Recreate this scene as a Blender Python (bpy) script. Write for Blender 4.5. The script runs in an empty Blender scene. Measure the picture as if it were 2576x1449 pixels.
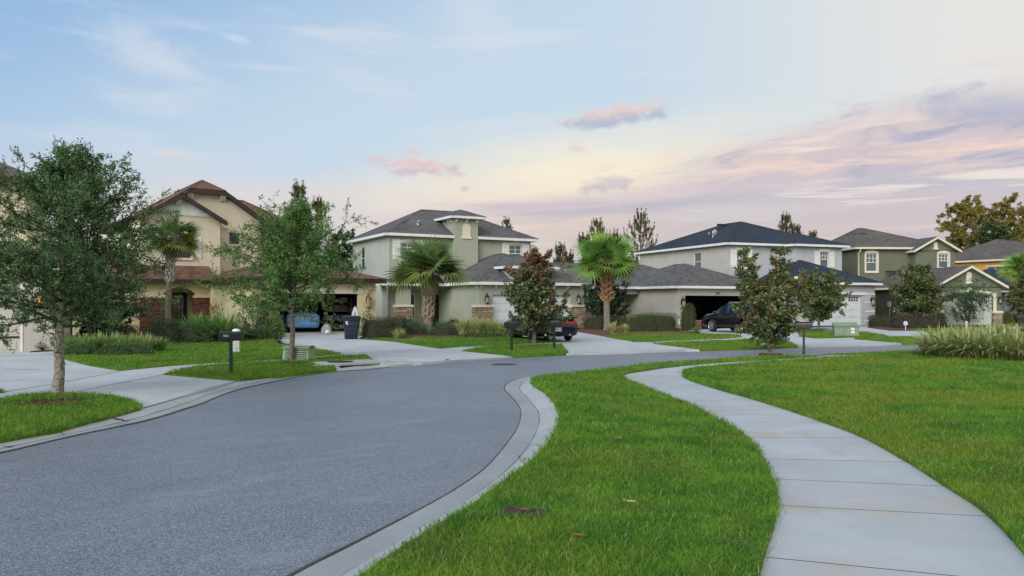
import bpy, math, random
import numpy as np
from mathutils import Vector, Matrix
from mathutils.geometry import tessellate_polygon
R = math.radians
S = bpy.context.scene
COL = S.collection

# ------------------------------------------------------------ camera
CH, HY, CX, F = 1.7, 763.0, 1288.0, 2000.0
cd = bpy.data.cameras.new('camera')
cd.sensor_width = 36.0
cd.lens = 36.0 * F / 2576.0
cd.shift_y = (HY - 724.5) / 2576.0
cd.clip_start = 0.1
cd.clip_end = 6000
cam = bpy.data.objects.new('camera', cd)
COL.objects.link(cam)
cam.location = (0, 0, CH)
cam.rotation_euler = (R(90), 0, 0)
S.camera = cam
S.view_settings.view_transform = 'Standard'
S.view_settings.look = 'None'
S.view_settings.exposure = 0.0
S.view_settings.gamma = 1.0
S.cycles.max_bounces = 6
S.cycles.transparent_max_bounces = 6

SUN_EL, SUN_AZ = 28.0, -152.0      # azimuth measured from +Y towards +X: behind and to the left
sl = bpy.data.lights.new('sun', 'SUN')
sl.energy = 2.95
sl.angle = R(42)
sl.color = (1.0, 0.95, 0.88)
sun = bpy.data.objects.new('sun', sl)
COL.objects.link(sun)
sun.location = (0, -20, 40)
_d = Vector((math.sin(R(SUN_AZ)) * math.cos(R(SUN_EL)), math.cos(R(SUN_AZ)) * math.cos(R(SUN_EL)), math.sin(R(SUN_EL))))
sun.rotation_euler = _d.to_track_quat('Z', 'Y').to_euler()


def lin(r, g, b):
    f = lambda c: (c / 255.0 / 12.92) if c / 255.0 <= 0.04045 else ((c / 255.0 + 0.055) / 1.055) ** 2.4
    return (f(r), f(g), f(b), 1.0)


# ------------------------------------------------------------ node expressions
class X:
    def __init__(s, nt, sock):
        s.nt, s.o = nt, sock

    def _m(s, op, *a, clamp=False):
        n = s.nt.nodes.new('ShaderNodeMath')
        n.operation = op
        n.use_clamp = clamp
        for i, v in enumerate((s,) + a):
            if isinstance(v, X):
                s.nt.links.new(v.o, n.inputs[i])
            else:
                n.inputs[i].default_value = v
        return X(s.nt, n.outputs[0])

    def __add__(s, b): return s._m('ADD', b)
    def __sub__(s, b): return s._m('SUBTRACT', b)
    def __mul__(s, b): return s._m('MULTIPLY', b)
    def __truediv__(s, b): return s._m('DIVIDE', b)
    def clip(s, lo, hi): return s._m('MAXIMUM', lo)._m('MINIMUM', hi)

    def step(s, a, b, t0=0.0, t1=1.0):
        n = s.nt.nodes.new('ShaderNodeMapRange')
        n.interpolation_type = 'SMOOTHSTEP'
        s.nt.links.new(s.o, n.inputs[0])
        if a > b:
            a, b, t0, t1 = b, a, t1, t0
        for i, v in enumerate((a, b, t0, t1)):
            n.inputs[i + 1].default_value = v
        return X(s.nt, n.outputs[0])


def mixc(nt, fac, a, b, blend='MIX'):
    n = nt.nodes.new('ShaderNodeMix')
    n.data_type = 'RGBA'
    n.blend_type = blend
    for v, sk in ((fac, n.inputs[0]), (a, n.inputs[6]), (b, n.inputs[7])):
        if isinstance(v, X):
            nt.links.new(v.o, sk)
        elif isinstance(v, (int, float)):
            sk.default_value = v
        else:
            sk.default_value = v if len(v) == 4 else tuple(v) + (1.0,)
    return X(nt, n.outputs[2])


def noise(nt, vec, scale, detail=4.0, rough=0.5, dist=0.0):
    n = nt.nodes.new('ShaderNodeTexNoise')
    if vec is not None:
        nt.links.new(vec.o, n.inputs['Vector'])
    n.inputs['Scale'].default_value = scale
    n.inputs['Detail'].default_value = detail
    n.inputs['Roughness'].default_value = rough
    n.inputs['Distortion'].default_value = dist
    return X(nt, n.outputs[0])


def combine(nt, x, y, z=0.0):
    n = nt.nodes.new('ShaderNodeCombineXYZ')
    for i, v in enumerate((x, y, z)):
        if isinstance(v, X):
            nt.links.new(v.o, n.inputs[i])
        else:
            n.inputs[i].default_value = v
    return X(nt, n.outputs[0])


def separate(nt, v):
    n = nt.nodes.new('ShaderNodeSeparateXYZ')
    nt.links.new(v.o, n.inputs[0])
    return [X(nt, o) for o in n.outputs]


# ------------------------------------------------------------ sky
W = bpy.data.worlds.new('World')
S.world = W
W.use_nodes = True
nt = W.node_tree
nt.nodes.clear()
tc = nt.nodes.new('ShaderNodeTexCoord')
dx, dy, dz = separate(nt, X(nt, tc.outputs['Generated']))
AZ = dx._m('ARCTAN2', dy) * 1000.0
EL = dz.clip(-1, 1)._m('ARCSINE') * 1000.0
AZc = AZ.clip(-620, 620)
f1 = (EL - AZc * 0.45).step(300, 600)
col = mixc(nt, f1, lin(199, 219, 235), lin(152, 188, 228))
f2 = AZc.step(60, 620) * EL.step(40, 260)
col = mixc(nt, f2 * 0.95, col, lin(238, 233, 226))
col = mixc(nt, EL.step(205, 30) * 0.9, col, lin(225, 209, 201))
wv = combine(nt, AZ * 0.006, EL * 0.022)
n1 = noise(nt, wv, 1.0, 6.0, 0.55)                 # fbm for ragged edges
n2 = noise(nt, combine(nt, AZ * 0.004 + 7.3, EL * 0.03), 1.0, 5.0, 0.5)   # long streaks
n3 = noise(nt, combine(nt, AZ * 0.012 + 3.1, EL * 0.02), 1.0, 6.0, 0.55)
# thin high cirrus everywhere
col = mixc(nt, n2.step(0.5, 0.78) * EL.step(120, 300) * 0.35, col, lin(222, 230, 236))


def pxae(px, py):
    a = math.atan((px - CX) / F)
    return a * 1000, math.atan((HY - py) / F * math.cos(a)) * 1000


def blob(px, py, rx, ry, rot, amp, lo, hi, ns=None):
    a0, e0 = pxae(px, py)
    c, s_ = math.cos(R(rot)), math.sin(R(rot))
    u, v = AZ - a0, EL - e0
    a = (u * c + v * s_) * (1.0 / rx)
    b = (v * c - u * s_) * (1.0 / ry)
    d = (a * a + b * b)._m('SQRT') + ((ns or n1) - 0.5) * amp
    return d.step(hi, lo), b


def cloud(px, py, rx, ry, rot, amp, alpha, top, bot, lo=0.35, hi=1.15, ns=None):
    global col
    m, b = blob(px, py, rx, ry, rot, amp, lo, hi, ns)
    cc = mixc(nt, (b + ((ns or n3) - 0.5) * 3.0).step(-0.7, 0.7), lin(*bot), lin(*top))
    col = mixc(nt, m * alpha, col, cc)


n5 = noise(nt, combine(nt, AZ * 0.030 + 1.7, EL * 0.052), 1.0, 7.0, 0.6, 0.4)     # ragged small-cloud edges
n6 = noise(nt, combine(nt, AZ * 0.0075 + EL * 0.006, EL * 0.040 - AZ * 0.0060), 1.0, 8.0, 0.62, 0.6)   # streaky bank
n7 = noise(nt, combine(nt, AZ * 0.0045 + 11.0, EL * 0.055 + 3.0), 1.0, 7.0, 0.6, 0.3)    # long flat strands


def strands(px, py, rx, ry, rot, alpha, c, ns, a, b, amp=0.5, lo=0.2, hi=1.15):
    """strands of cloud inside a soft-edged region"""
    global col
    m, _ = blob(px, py, rx, ry, rot, amp, lo, hi, n1)
    col = mixc(nt, m * ns.step(a, b) * alpha, col, lin(*c))


# warm glow low in the middle
cloud(1450, 455, 330, 85, 6, 0.5, 0.95, (255, 243, 216), (255, 238, 206), 0.0, 1.2)
cloud(1600, 555, 250, 34, 2, 0.6, 0.95, (255, 222, 176), (253, 210, 166), 0.0, 1.2)
cloud(950, 520, 420, 46, 2, 0.6, 0.5, (242, 226, 214), (230, 212, 210), 0.0, 1.2)
# the mauve bank on the right and its streaks
cloud(2560, 430, 560, 105, 9, 0.9, 1.0, (214, 200, 203), (188, 184, 202), 0.50, 1.08, n6)
cloud(2060, 412, 270, 58, 9, 1.1, 0.95, (222, 203, 201), (202, 192, 202), 0.35, 1.05, n6)
strands(2300, 400, 520, 95, 9, 0.95, (238, 212, 202), n6, 0.51, 0.63)
strands(2350, 420, 560, 100, 9, 0.95, (176, 175, 196), n6, 0.48, 0.36)
strands(2150, 345, 330, 16, 9, 0.85, (242, 228, 220), n7, 0.46, 0.6)
cloud(2500, 268, 110, 26, -8, 1.2, 0.85, (200, 200, 212), (180, 184, 204), 0.25, 1.15, n5)
strands(2420, 372, 200, 15, 4, 0.9, (248, 218, 202), n7, 0.44, 0.58)
cloud(2300, 492, 460, 34, 2, 1.0, 0.85, (198, 194, 206), (184, 184, 202), 0.25, 1.2, n7)
strands(2330, 472, 280, 26, 4, 0.9, (246, 234, 224), n7, 0.53, 0.63)
cloud(1950, 550, 600, 32, 1, 0.9, 0.75, (218, 203, 200), (208, 196, 198), 0.1, 1.3, n7)
strands(1900, 545, 560, 46, 1, 0.85, (248, 228, 212), n7, 0.53, 0.66)
cloud(1470, 518, 190, 16, 3, 1.2, 0.9, (212, 198, 203), (190, 184, 199), 0.25, 1.15, n7)
cloud(1740, 486, 260, 14, 2, 1.3, 0.8, (220, 204, 205), (200, 190, 202), 0.2, 1.2, n7)
cloud(1900, 597, 380, 20, 2, 0.9, 0.7, (216, 199, 195), (208, 193, 192), 0.1, 1.2, n7)
strands(1000, 560, 900, 50, 1, 0.5, (218, 206, 210), n7, 0.5, 0.62)
strands(700, 200, 900, 260, -6, 0.35, (222, 228, 236), n2, 0.52, 0.70)
# single small clouds
cloud(1560, 288, 92, 17, 9, 1.9, 0.9, (236, 210, 203), (182, 190, 206), 0.35, 1.0, n5)
cloud(1055, 419, 60, 16, -3, 2.2, 0.9, (238, 208, 202), (212, 196, 206), 0.3, 1.0, n5)
cloud(1052, 380, 26, 6, 0, 2.0, 0.7, (234, 212, 208), (218, 206, 212), 0.2, 1.1, n5)
cloud(1450, 372, 13, 9, 0, 1.8, 0.6, (240, 214, 206), (222, 204, 206), 0.2, 1.1, n5)
cloud(1530, 463, 48, 14, 5, 2.3, 0.8, (220, 208, 206), (194, 188, 200), 0.3, 1.0, n5)
cloud(1170, 474, 10, 5, 10, 1.5, 0.7, (204, 198, 206), (196, 192, 204), 0.2, 1.1, n5)
cloud(432, 389, 30, 7, 0, 1.6, 0.6, (232, 216, 214), (220, 212, 218), 0.1, 1.1, n5)
cloud(322, 402, 18, 5, 0, 1.6, 0.6, (234, 216, 214), (222, 212, 218), 0.1, 1.1, n5)
cloud(360, 130, 70, 34, -25, 1.9, 0.55, (224, 230, 238), (208, 220, 234), 0.0, 1.3, n5)
cloud(420, 172, 75, 14, -14, 1.7, 0.45, (224, 230, 238), (208, 220, 234), 0.0, 1.3, n5)
cloud(592, 97, 20, 6, -10, 1.2, 0.6, (228, 234, 240), (214, 224, 236), 0.0, 1.3, n5)
cloud(1180, 50, 70, 46, -40, 1.8, 0.5, (224, 230, 238), (210, 220, 234), 0.0, 1.3, n5)
cloud(900, 200, 150, 18, -22, 1.6, 0.3, (216, 222, 236), (212, 222, 236), 0.0, 1.3, n5)
sky = nt.nodes.new('ShaderNodeTexSky')
sky.sky_type = 'NISHITA'
sky.sun_disc = False
sky.sun_elevation = R(SUN_EL)
sky.sun_rotation = R(SUN_AZ)
skyc = mixc(nt, 1.0, X(nt, sky.outputs[0]), (0.1, 0.1, 0.1, 1), 'MULTIPLY')
col = mixc(nt, 0.05, col, skyc)
bg = nt.nodes.new('ShaderNodeBackground')
nt.links.new(col.o, bg.inputs[0])
bg.inputs[1].default_value = 1.0
wo = nt.nodes.new('ShaderNodeOutputWorld')
nt.links.new(bg.outputs[0], wo.inputs[0])


# ------------------------------------------------------------ placing
def G(px, py, z=0.0):
    """ground point seen at a photo pixel (photo width 2576)"""
    d = (CH - z) * F / (py - HY)
    return Vector(((px - CX) / F * d, d, z))


def at(px, d, z=0.0):
    return Vector(((px - CX) / F * d, d, z))


# ------------------------------------------------------------ objects
def props(o, label=None, cat=None, group=None, kind=None):
    if label: o['label'] = label
    if cat: o['category'] = cat
    if group: o['group'] = group
    if kind: o['kind'] = kind
    return o


def thing(name, label, cat, loc=(0, 0, 0), rz=0.0, group=None):
    o = bpy.data.objects.new(name, None)
    o.empty_display_size = 0.2
    COL.objects.link(o)
    o.location = loc
    o.rotation_euler = (0, 0, rz)
    return props(o, label, cat, group)


def copy_tree(o, parent=None):
    c = o.copy()
    COL.objects.link(c)
    c.parent = parent
    for ch in [k for k in bpy.data.objects if k.parent == o and k != c]:
        copy_tree(ch, c)
    return c


def np_mesh(name, V, Q, mat, parent=None, smooth=False, tint=None, fattr=None):
    V = np.asarray(V, dtype=np.float32).reshape(-1, 3)
    Q = np.asarray(Q, dtype=np.int32)
    me = bpy.data.meshes.new(name)
    n, k = Q.shape
    me.vertices.add(len(V))
    me.vertices.foreach_set('co', V.ravel())
    me.loops.add(n * k)
    me.loops.foreach_set('vertex_index', Q.ravel())
    me.polygons.add(n)
    me.polygons.foreach_set('loop_start', np.arange(0, n * k, k, dtype=np.int32))
    if smooth:
        me.polygons.foreach_set('use_smooth', np.ones(n, dtype=bool))
    if tint is not None:
        a = me.attributes.new('tint', 'FLOAT', 'FACE')
        a.data.foreach_set('value', np.asarray(tint, dtype=np.float32))
    me.update(calc_edges=True)
    me.materials.append(mat)
    o = bpy.data.objects.new(name, me)
    COL.objects.link(o)
    if parent: o.parent = parent
    return o


class MB:
    """collects faces and links them as ONE mesh object"""
    def __init__(s):
        s.v, s.f, s.sm = [], [], []

    def face(s, pts, smooth=False):
        i = len(s.v)
        s.v += [tuple(p) for p in pts]
        s.f.append(tuple(range(i, i + len(pts))))
        s.sm.append(smooth)

    def grid(s, rows, closed=False, smooth=True):
        i = len(s.v)
        m = len(rows[0])
        for r in rows: s.v += [tuple(p) for p in r]
        for a in range(len(rows) - 1):
            for b in range(m if closed else m - 1):
                c = (b + 1) % m
                s.f.append((i + a * m + b, i + a * m + c, i + (a + 1) * m + c, i + (a + 1) * m + b))
                s.sm.append(smooth)

    def box(s, a, b, M=None):
        (x0, y0, z0), (x1, y1, z1) = a, b
        p = [Vector(q) for q in ((x0, y0, z0), (x1, y0, z0), (x1, y1, z0), (x0, y1, z0), (x0, y0, z1), (x1, y0, z1), (x1, y1, z1), (x0, y1, z1))]
        if M is not None: p = [M @ q for q in p]
        i = len(s.v)
        s.v += [tuple(q) for q in p]
        for f in ((0, 3, 2, 1), (4, 5, 6, 7), (0, 1, 5, 4), (1, 2, 6, 5), (2, 3, 7, 6), (3, 0, 4, 7)):
            s.f.append(tuple(i + k for k in f))
            s.sm.append(False)
        return s

    def hexa(s, p):
        i = len(s.v)
        s.v += [tuple(q) for q in p]
        for f in ((0, 3, 2, 1), (4, 5, 6, 7), (0, 1, 5, 4), (1, 2, 6, 5), (2, 3, 7, 6), (3, 0, 4, 7)):
            s.f.append(tuple(i + k for k in f))
            s.sm.append(False)

    def tube(s, path, rad, n=8, cap=True):
        path = [Vector(p) for p in path]
        rows = []
        for i, p in enumerate(path):
            t = (path[min(i + 1, len(path) - 1)] - path[max(i - 1, 0)])
            t = t.normalized() if t.length > 1e-9 else Vector((0, 0, 1))
            a = t.cross(Vector((1, 0, 0)) if abs(t.x) < 0.8 else Vector((0, 1, 0))).normalized()
            b = t.cross(a)
            r = rad[i] if hasattr(rad, '__len__') else rad
            rows.append([p + (a * math.cos(2 * math.pi * k / n) + b * math.sin(2 * math.pi * k / n)) * r for k in range(n)])
        s.grid(rows, closed=True)
        if cap:
            s.face(rows[-1]); s.face(rows[0][::-1])
        return s

    def lathe(s, prof, n=20, c=(0, 0, 0)):
        rows = [[(c[0] + r * math.cos(2 * math.pi * k / n), c[1] + r * math.sin(2 * math.pi * k / n), c[2] + z) for k in range(n)] for r, z in prof]
        s.grid(rows, closed=True)
        return s

    def prism(s, poly, z0, z1, bottom=False):
        """extruded ground polygon; z1 a number or None when points carry their own z"""
        P = [Vector((p[0], p[1], z1)) for p in poly]
        for t in tessellate_polygon([P]):
            tri = [P[k] for k in t]
            if (tri[1] - tri[0]).cross(tri[2] - tri[0]).z < 0: tri = tri[::-1]
            s.face(tri)
        n = len(P)
        for k in range(n):
            a, b = P[k], P[(k + 1) % n]
            s.face(((a.x, a.y, z0), (b.x, b.y, z0), b, a))

    def ball(s, c, r, n=14, m=8, fn=None):
        rows = []
        for j in range(m + 1):
            t = math.pi * j / m
            row = []
            for k in range(n):
                a = 2 * math.pi * k / n
                d = Vector((math.sin(t) * math.cos(a), math.sin(t) * math.sin(a), math.cos(t)))
                q = fn(d) if fn else 1.0
                row.append((c[0] + d.x * r[0] * q, c[1] + d.y * r[1] * q, c[2] + d.z * r[2] * q))
            rows.append(row)
        s.grid(rows, closed=True)

    def build(s, name, mat, parent=None, bevel=0.0, label=None):
        me = bpy.data.meshes.new(name)
        me.from_pydata(s.v, [], s.f)
        me.polygons.foreach_set('use_smooth', s.sm)
        me.materials.append(mat)
        me.update()
        o = bpy.data.objects.new(name, me)
        COL.objects.link(o)
        if parent: o.parent = parent
        if label: o['label'] = label
        if bevel:
            b = o.modifiers.new('bevel', 'BEVEL')
            b.width = bevel
            b.segments = 2
            b.limit_method = 'ANGLE'
        return o


# ------------------------------------------------------------ materials
def new_mat(name):
    m = bpy.data.materials.new(name)
    m.use_nodes = True
    t = m.node_tree
    p = t.nodes['Principled BSDF']
    return m, t, p


def objco(t):
    n = t.nodes.new('ShaderNodeTexCoord')
    return X(t, n.outputs['Object'])


def bump(t, p, h, strength, dist):
    b = t.nodes.new('ShaderNodeBump')
    b.inputs['Strength'].default_value = strength
    b.inputs['Distance'].default_value = dist
    t.links.new(h.o, b.inputs['Height'])
    t.links.new(b.outputs[0], p.inputs['Normal'])


def mat(name, c, rough=0.7, metal=0.0, var=0.0, scale=3.0, bscale=0.0, bstr=0.3, bdist=0.01, c2=None, spec=0.4, coat=0.0):
    m, t, p = new_mat(name)
    c = tuple(c)[:3] + (1.0,)
    p.inputs['Roughness'].default_value = rough
    p.inputs['Metallic'].default_value = metal
    p.inputs['Specular IOR Level'].default_value = spec
    if coat:
        p.inputs['Coat Weight'].default_value = coat
        p.inputs['Coat Roughness'].default_value = 0.05
    oc = objco(t)
    n = noise(t, oc, scale, 5.0, 0.6)
    if c2 is None:
        c2 = tuple(min(1, k * (1 + var)) for k in c[:3]) + (1.0,)
        c = tuple(k * (1 - var) for k in c[:3]) + (1.0,)
    cc = mixc(t, n.step(0.3, 0.7), c, c2)
    t.links.new(cc.o, p.inputs['Base Color'])
    if bscale:
        bump(t, p, noise(t, oc, bscale, 3.0, 0.6), bstr, bdist)
    return m


def stucco(name, c):
    m, t, p = new_mat(name)
    oc = objco(t)
    n = noise(t, oc, 0.9, 6.0, 0.6)
    x, y, z = separate(t, oc)
    st = noise(t, combine(t, x * 2.2, y * 2.2, z * 0.35), 1.0, 4.0, 0.6)     # rain streaks
    a = mixc(t, n.step(0.3, 0.7), tuple(k * 0.93 for k in c), tuple(k * 1.06 for k in c))
    a = mixc(t, st.step(0.55, 0.8) * 0.16, a, tuple(k * 0.7 for k in c))
    fine = noise(t, oc, 26.0, 3.0, 0.7)
    a = mixc(t, fine.step(0.35, 0.65) * 0.10, a, tuple(k * 0.72 for k in c))
    t.links.new(a.o, p.inputs['Base Color'])
    p.inputs['Roughness'].default_value = 0.92
    p.inputs['Specular IOR Level'].default_value = 0.15
    bump(t, p, noise(t, oc, 45.0, 3.0, 0.7), 0.35, 0.012)
    return m


def shingle(name, c, c2):
    m, t, p = new_mat(name)
    oc = objco(t)
    x, y, z = separate(t, oc)
    s = (x * 0.7 + y * 0.7)
    row = (z * 15.0)._m('FLOOR')
    v = t.nodes.new('ShaderNodeTexWhiteNoise')
    v.noise_dimensions = '3D'
    cell = combine(t, (x * 3.4 + row * 0.37)._m('FLOOR'), (y * 3.4 + row * 0.53)._m('FLOOR'), row)
    t.links.new(cell.o, v.inputs[0])
    rnd = X(t, v.outputs[0])
    a = mixc(t, rnd, c, c2)
    big = noise(t, oc, 0.55, 5.0, 0.65)
    a = mixc(t, big.step(0.35, 0.7) * 0.30, a, tuple(k * 1.35 for k in c2[:3]))
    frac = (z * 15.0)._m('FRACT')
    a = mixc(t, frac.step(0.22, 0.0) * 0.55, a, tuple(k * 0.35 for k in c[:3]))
    t.links.new(a.o, p.inputs['Base Color'])
    p.inputs['Roughness'].default_value = 0.95
    p.inputs['Specular IOR Level'].default_value = 0.2
    bump(t, p, frac + noise(t, oc, 60.0, 2.0) * 0.5, 0.5, 0.015)
    return m


def stone(name, cols, mortar, sx, sz, turn=False):
    """dry stacked ledge stone"""
    m, t, p = new_mat(name)
    oc = objco(t)
    x, y, z = separate(t, oc)
    wob = (noise(t, oc, 3.0, 2.0) - 0.5) * 0.5
    zz = z * sz + wob
    row = zz._m('FLOOR')
    v0 = t.nodes.new('ShaderNodeTexWhiteNoise')
    v0.noise_dimensions = '1D'
    t.links.new(row.o, v0.inputs['W'])
    uu = (x + y) * sx + X(t, v0.outputs[0]) * 7.0
    uu = uu + (noise(t, oc, 5.0, 2.0) - 0.5) * 0.4
    v = t.nodes.new('ShaderNodeTexWhiteNoise')
    v.noise_dimensions = '2D'
    t.links.new(combine(t, uu._m('FLOOR'), row).o, v.inputs[0])
    rnd = X(t, v.outputs[0])
    a = mixc(t, rnd.step(0.0, 0.5), cols[0], cols[1])
    a = mixc(t, rnd.step(0.5, 1.0), a, cols[2])
    a = mixc(t, noise(t, oc, 14.0, 4.0).step(0.35, 0.7) * 0.35, a, tuple(k * 0.55 for k in cols[0][:3]))
    fz, fu = zz._m('FRACT'), uu._m('FRACT')
    e = (fz.step(0.0, 0.14) * fz.step(1.0, 0.9) * fu.step(0.0, 0.06) * fu.step(1.0, 0.95))
    a = mixc(t, e, mortar, a)
    t.links.new(a.o, p.inputs['Base Color'])
    p.inputs['Roughness'].default_value = 0.9
    bump(t, p, e * 1.0 + rnd * 0.5 + noise(t, oc, 20.0, 3.0) * 0.3, 0.9, 0.05)
    return m


def leafmat(name, c1, c2, c3=None, under=None, rough=0.55, trans=0.25, clump=1.2, spec=0.35):
    """leaf colours vary leaf by leaf, and clump by clump; tint (0..1) brings in c3"""
    m, t, p = new_mat(name)
    g = t.nodes.new('ShaderNodeNewGeometry')
    rnd = X(t, g.outputs['Random Per Island'])
    oc = objco(t)
    cl = noise(t, oc, clump, 3.0, 0.6).step(0.35, 0.65)
    a = mixc(t, (rnd * 0.55 + cl * 0.45), c1, c2)
    if c3 is not None:
        at_ = t.nodes.new('ShaderNodeAttribute')
        at_.attribute_name = 'tint'
        a = mixc(t, X(t, at_.outputs['Fac']), a, c3)
    if under is not None:
        a = mixc(t, X(t, g.outputs['Backfacing']) * 0.35, a, under)
    t.links.new(a.o, p.inputs['Base Color'])
    p.inputs['Roughness'].default_value = rough
    p.inputs['Specular IOR Level'].default_value = spec
    if trans:
        tr = t.nodes.new('ShaderNodeBsdfTranslucent')
        t.links.new(a.o, tr.inputs[0])
        mx = t.nodes.new('ShaderNodeMixShader')
        mx.inputs[0].default_value = trans
        t.links.new(p.outputs[0], mx.inputs[1])
        t.links.new(tr.outputs[0], mx.inputs[2])
        t.links.new(mx.outputs[0], t.nodes['Material Output'].inputs[0])
    return m


def glassmat(name, blinds=True, c=(0.015, 0.022, 0.025), bl=(0.14, 0.19, 0.19)):
    """dark reflecting pane; slatted blinds hang close behind it"""
    m, t, p = new_mat(name)
    oc = objco(t)
    x, y, z = separate(t, oc)
    if blinds:
        fr = (z * 13.0)._m('FRACT')
        a = mixc(t, fr.step(0.25, 0.5), c, bl)
    else:
        a = mixc(t, noise(t, oc, 2.0).step(0.4, 0.6), c, tuple(k * 2 for k in c))
    t.links.new(a.o, p.inputs['Base Color'])
    p.inputs['Roughness'].default_value = 0.06
    p.inputs['Specular IOR Level'].default_value = 0.22 if 'pale' in name else 0.5
    return m


M = {}
M['white'] = mat('white_trim_paint', (0.74, 0.75, 0.74), 0.55, var=0.05, scale=2.5)
M['whitedoor'] = mat('garage_door_paint', (0.66, 0.70, 0.74), 0.5, var=0.04, scale=2.0)
M['creamdoor'] = mat('greenish_garage_door_paint', (0.52, 0.56, 0.48), 0.5, var=0.04, scale=2.0)
M['beigedoor'] = mat('beige_garage_door_paint', (0.50, 0.48, 0.42), 0.5, var=0.05, scale=2.0)
M['cream'] = stucco('cream_stucco', (0.76, 0.65, 0.41))
M['creamup'] = stucco('pale_upper_cream_stucco', (0.68, 0.61, 0.47))
M['cream2'] = stucco('pale_cream_stucco', (0.66, 0.58, 0.42))
M['creamtrim'] = mat('cream_trim_paint', (0.68, 0.64, 0.50), 0.6, var=0.05)
M['sage'] = stucco('sage_grey_stucco', (0.37, 0.39, 0.315))
M['sagel'] = stucco('light_grey_stucco', (0.44, 0.47, 0.43))
M['beige'] = stucco('warm_grey_stucco', (0.49, 0.455, 0.405))
M['blueg'] = stucco('blue_grey_stucco', (0.46, 0.475, 0.50))
M['olive'] = stucco('olive_stucco', (0.158, 0.170, 0.118))
M['orange'] = stucco('orange_stucco', (0.62, 0.35, 0.10))
M['grey'] = stucco('grey_stucco', (0.36, 0.36, 0.37))
M['shbrown'] = shingle('red_brown_shingle', (0.100, 0.052, 0.038, 1), (0.190, 0.108, 0.082, 1))
M['shgrey'] = shingle('grey_brown_shingle', (0.068, 0.066, 0.068, 1), (0.135, 0.131, 0.132, 1))
M['shnavy'] = shingle('dark_blue_grey_shingle', (0.017, 0.027, 0.041, 1), (0.036, 0.050, 0.069, 1))
M['shtaupe'] = shingle('taupe_shingle', (0.075, 0.065, 0.06, 1), (0.135, 0.118, 0.108, 1))
M['fbrown'] = mat('dark_brown_fascia', (0.045, 0.028, 0.024), 0.5, var=0.15)
M['stonebrown'] = stone('red_brown_ledge_stone', ((0.15, 0.055, 0.035, 1), (0.24, 0.10, 0.07, 1), (0.11, 0.05, 0.045, 1)), (0.03, 0.018, 0.015, 1), 2.6, 9.0)
M['stonetan'] = stone('tan_ledge_stone', ((0.46, 0.31, 0.20, 1), (0.30, 0.23, 0.19, 1), (0.56, 0.44, 0.33, 1)), (0.10, 0.07, 0.05, 1), 2.6, 8.0)
M['glass'] = glassmat('window_glass_with_blinds')
M['glassd'] = glassmat('dark_window_glass', False)
M['glassw'] = glassmat('pale_blind_window_glass', True, (0.06, 0.09, 0.08), (0.13, 0.17, 0.15))
M['darkwood'] = mat('dark_front_door_wood', (0.018, 0.012, 0.011), 0.4, var=0.2)
M['black'] = mat('black_painted_metal', (0.012, 0.013, 0.015), 0.35, var=0.2, spec=0.5)
M['dkgreen'] = mat('dark_green_painted_post', (0.008, 0.028, 0.024), 0.4, var=0.2)
M['copper'] = mat('copper_lantern_metal', (0.28, 0.11, 0.06), 0.45, metal=0.5, var=0.2)
M['lampglass'] = mat('lantern_glass', (0.45, 0.42, 0.34), 0.15, var=0.1)
M['dark'] = mat('shade_dark_interior', (0.012, 0.013, 0.017), 0.9, var=0.2)  # near-black wall colour carries the shade inside the low house garage
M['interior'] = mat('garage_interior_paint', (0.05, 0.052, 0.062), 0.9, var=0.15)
M['metal'] = mat('galvanised_metal', (0.45, 0.47, 0.48), 0.4, metal=0.6, var=0.1)
M['bark'] = mat('oak_bark', (0.12, 0.10, 0.075), 0.95, c2=(0.36, 0.33, 0.28, 1), scale=16.0, bscale=22.0, bstr=0.9, bdist=0.03)
M['bark2'] = mat('grey_brown_bark', (0.10, 0.08, 0.06), 0.95, c2=(0.24, 0.21, 0.17, 1), scale=12.0, bscale=20.0, bstr=0.8, bdist=0.02)
M['twig'] = mat('twig_bark', (0.05, 0.042, 0.03), 0.95, var=0.3, scale=6.0)
M['mulch'] = mat('bark_mulch', (0.035, 0.018, 0.013), 1.0, c2=(0.15, 0.075, 0.05, 1), scale=24.0, bscale=30.0, bstr=1.0, bdist=0.05)
M['mulchred'] = mat('red_bark_mulch', (0.07, 0.026, 0.018), 1.0, c2=(0.22, 0.09, 0.06, 1), scale=20.0, bscale=30.0, bstr=1.0, bdist=0.05)
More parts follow.
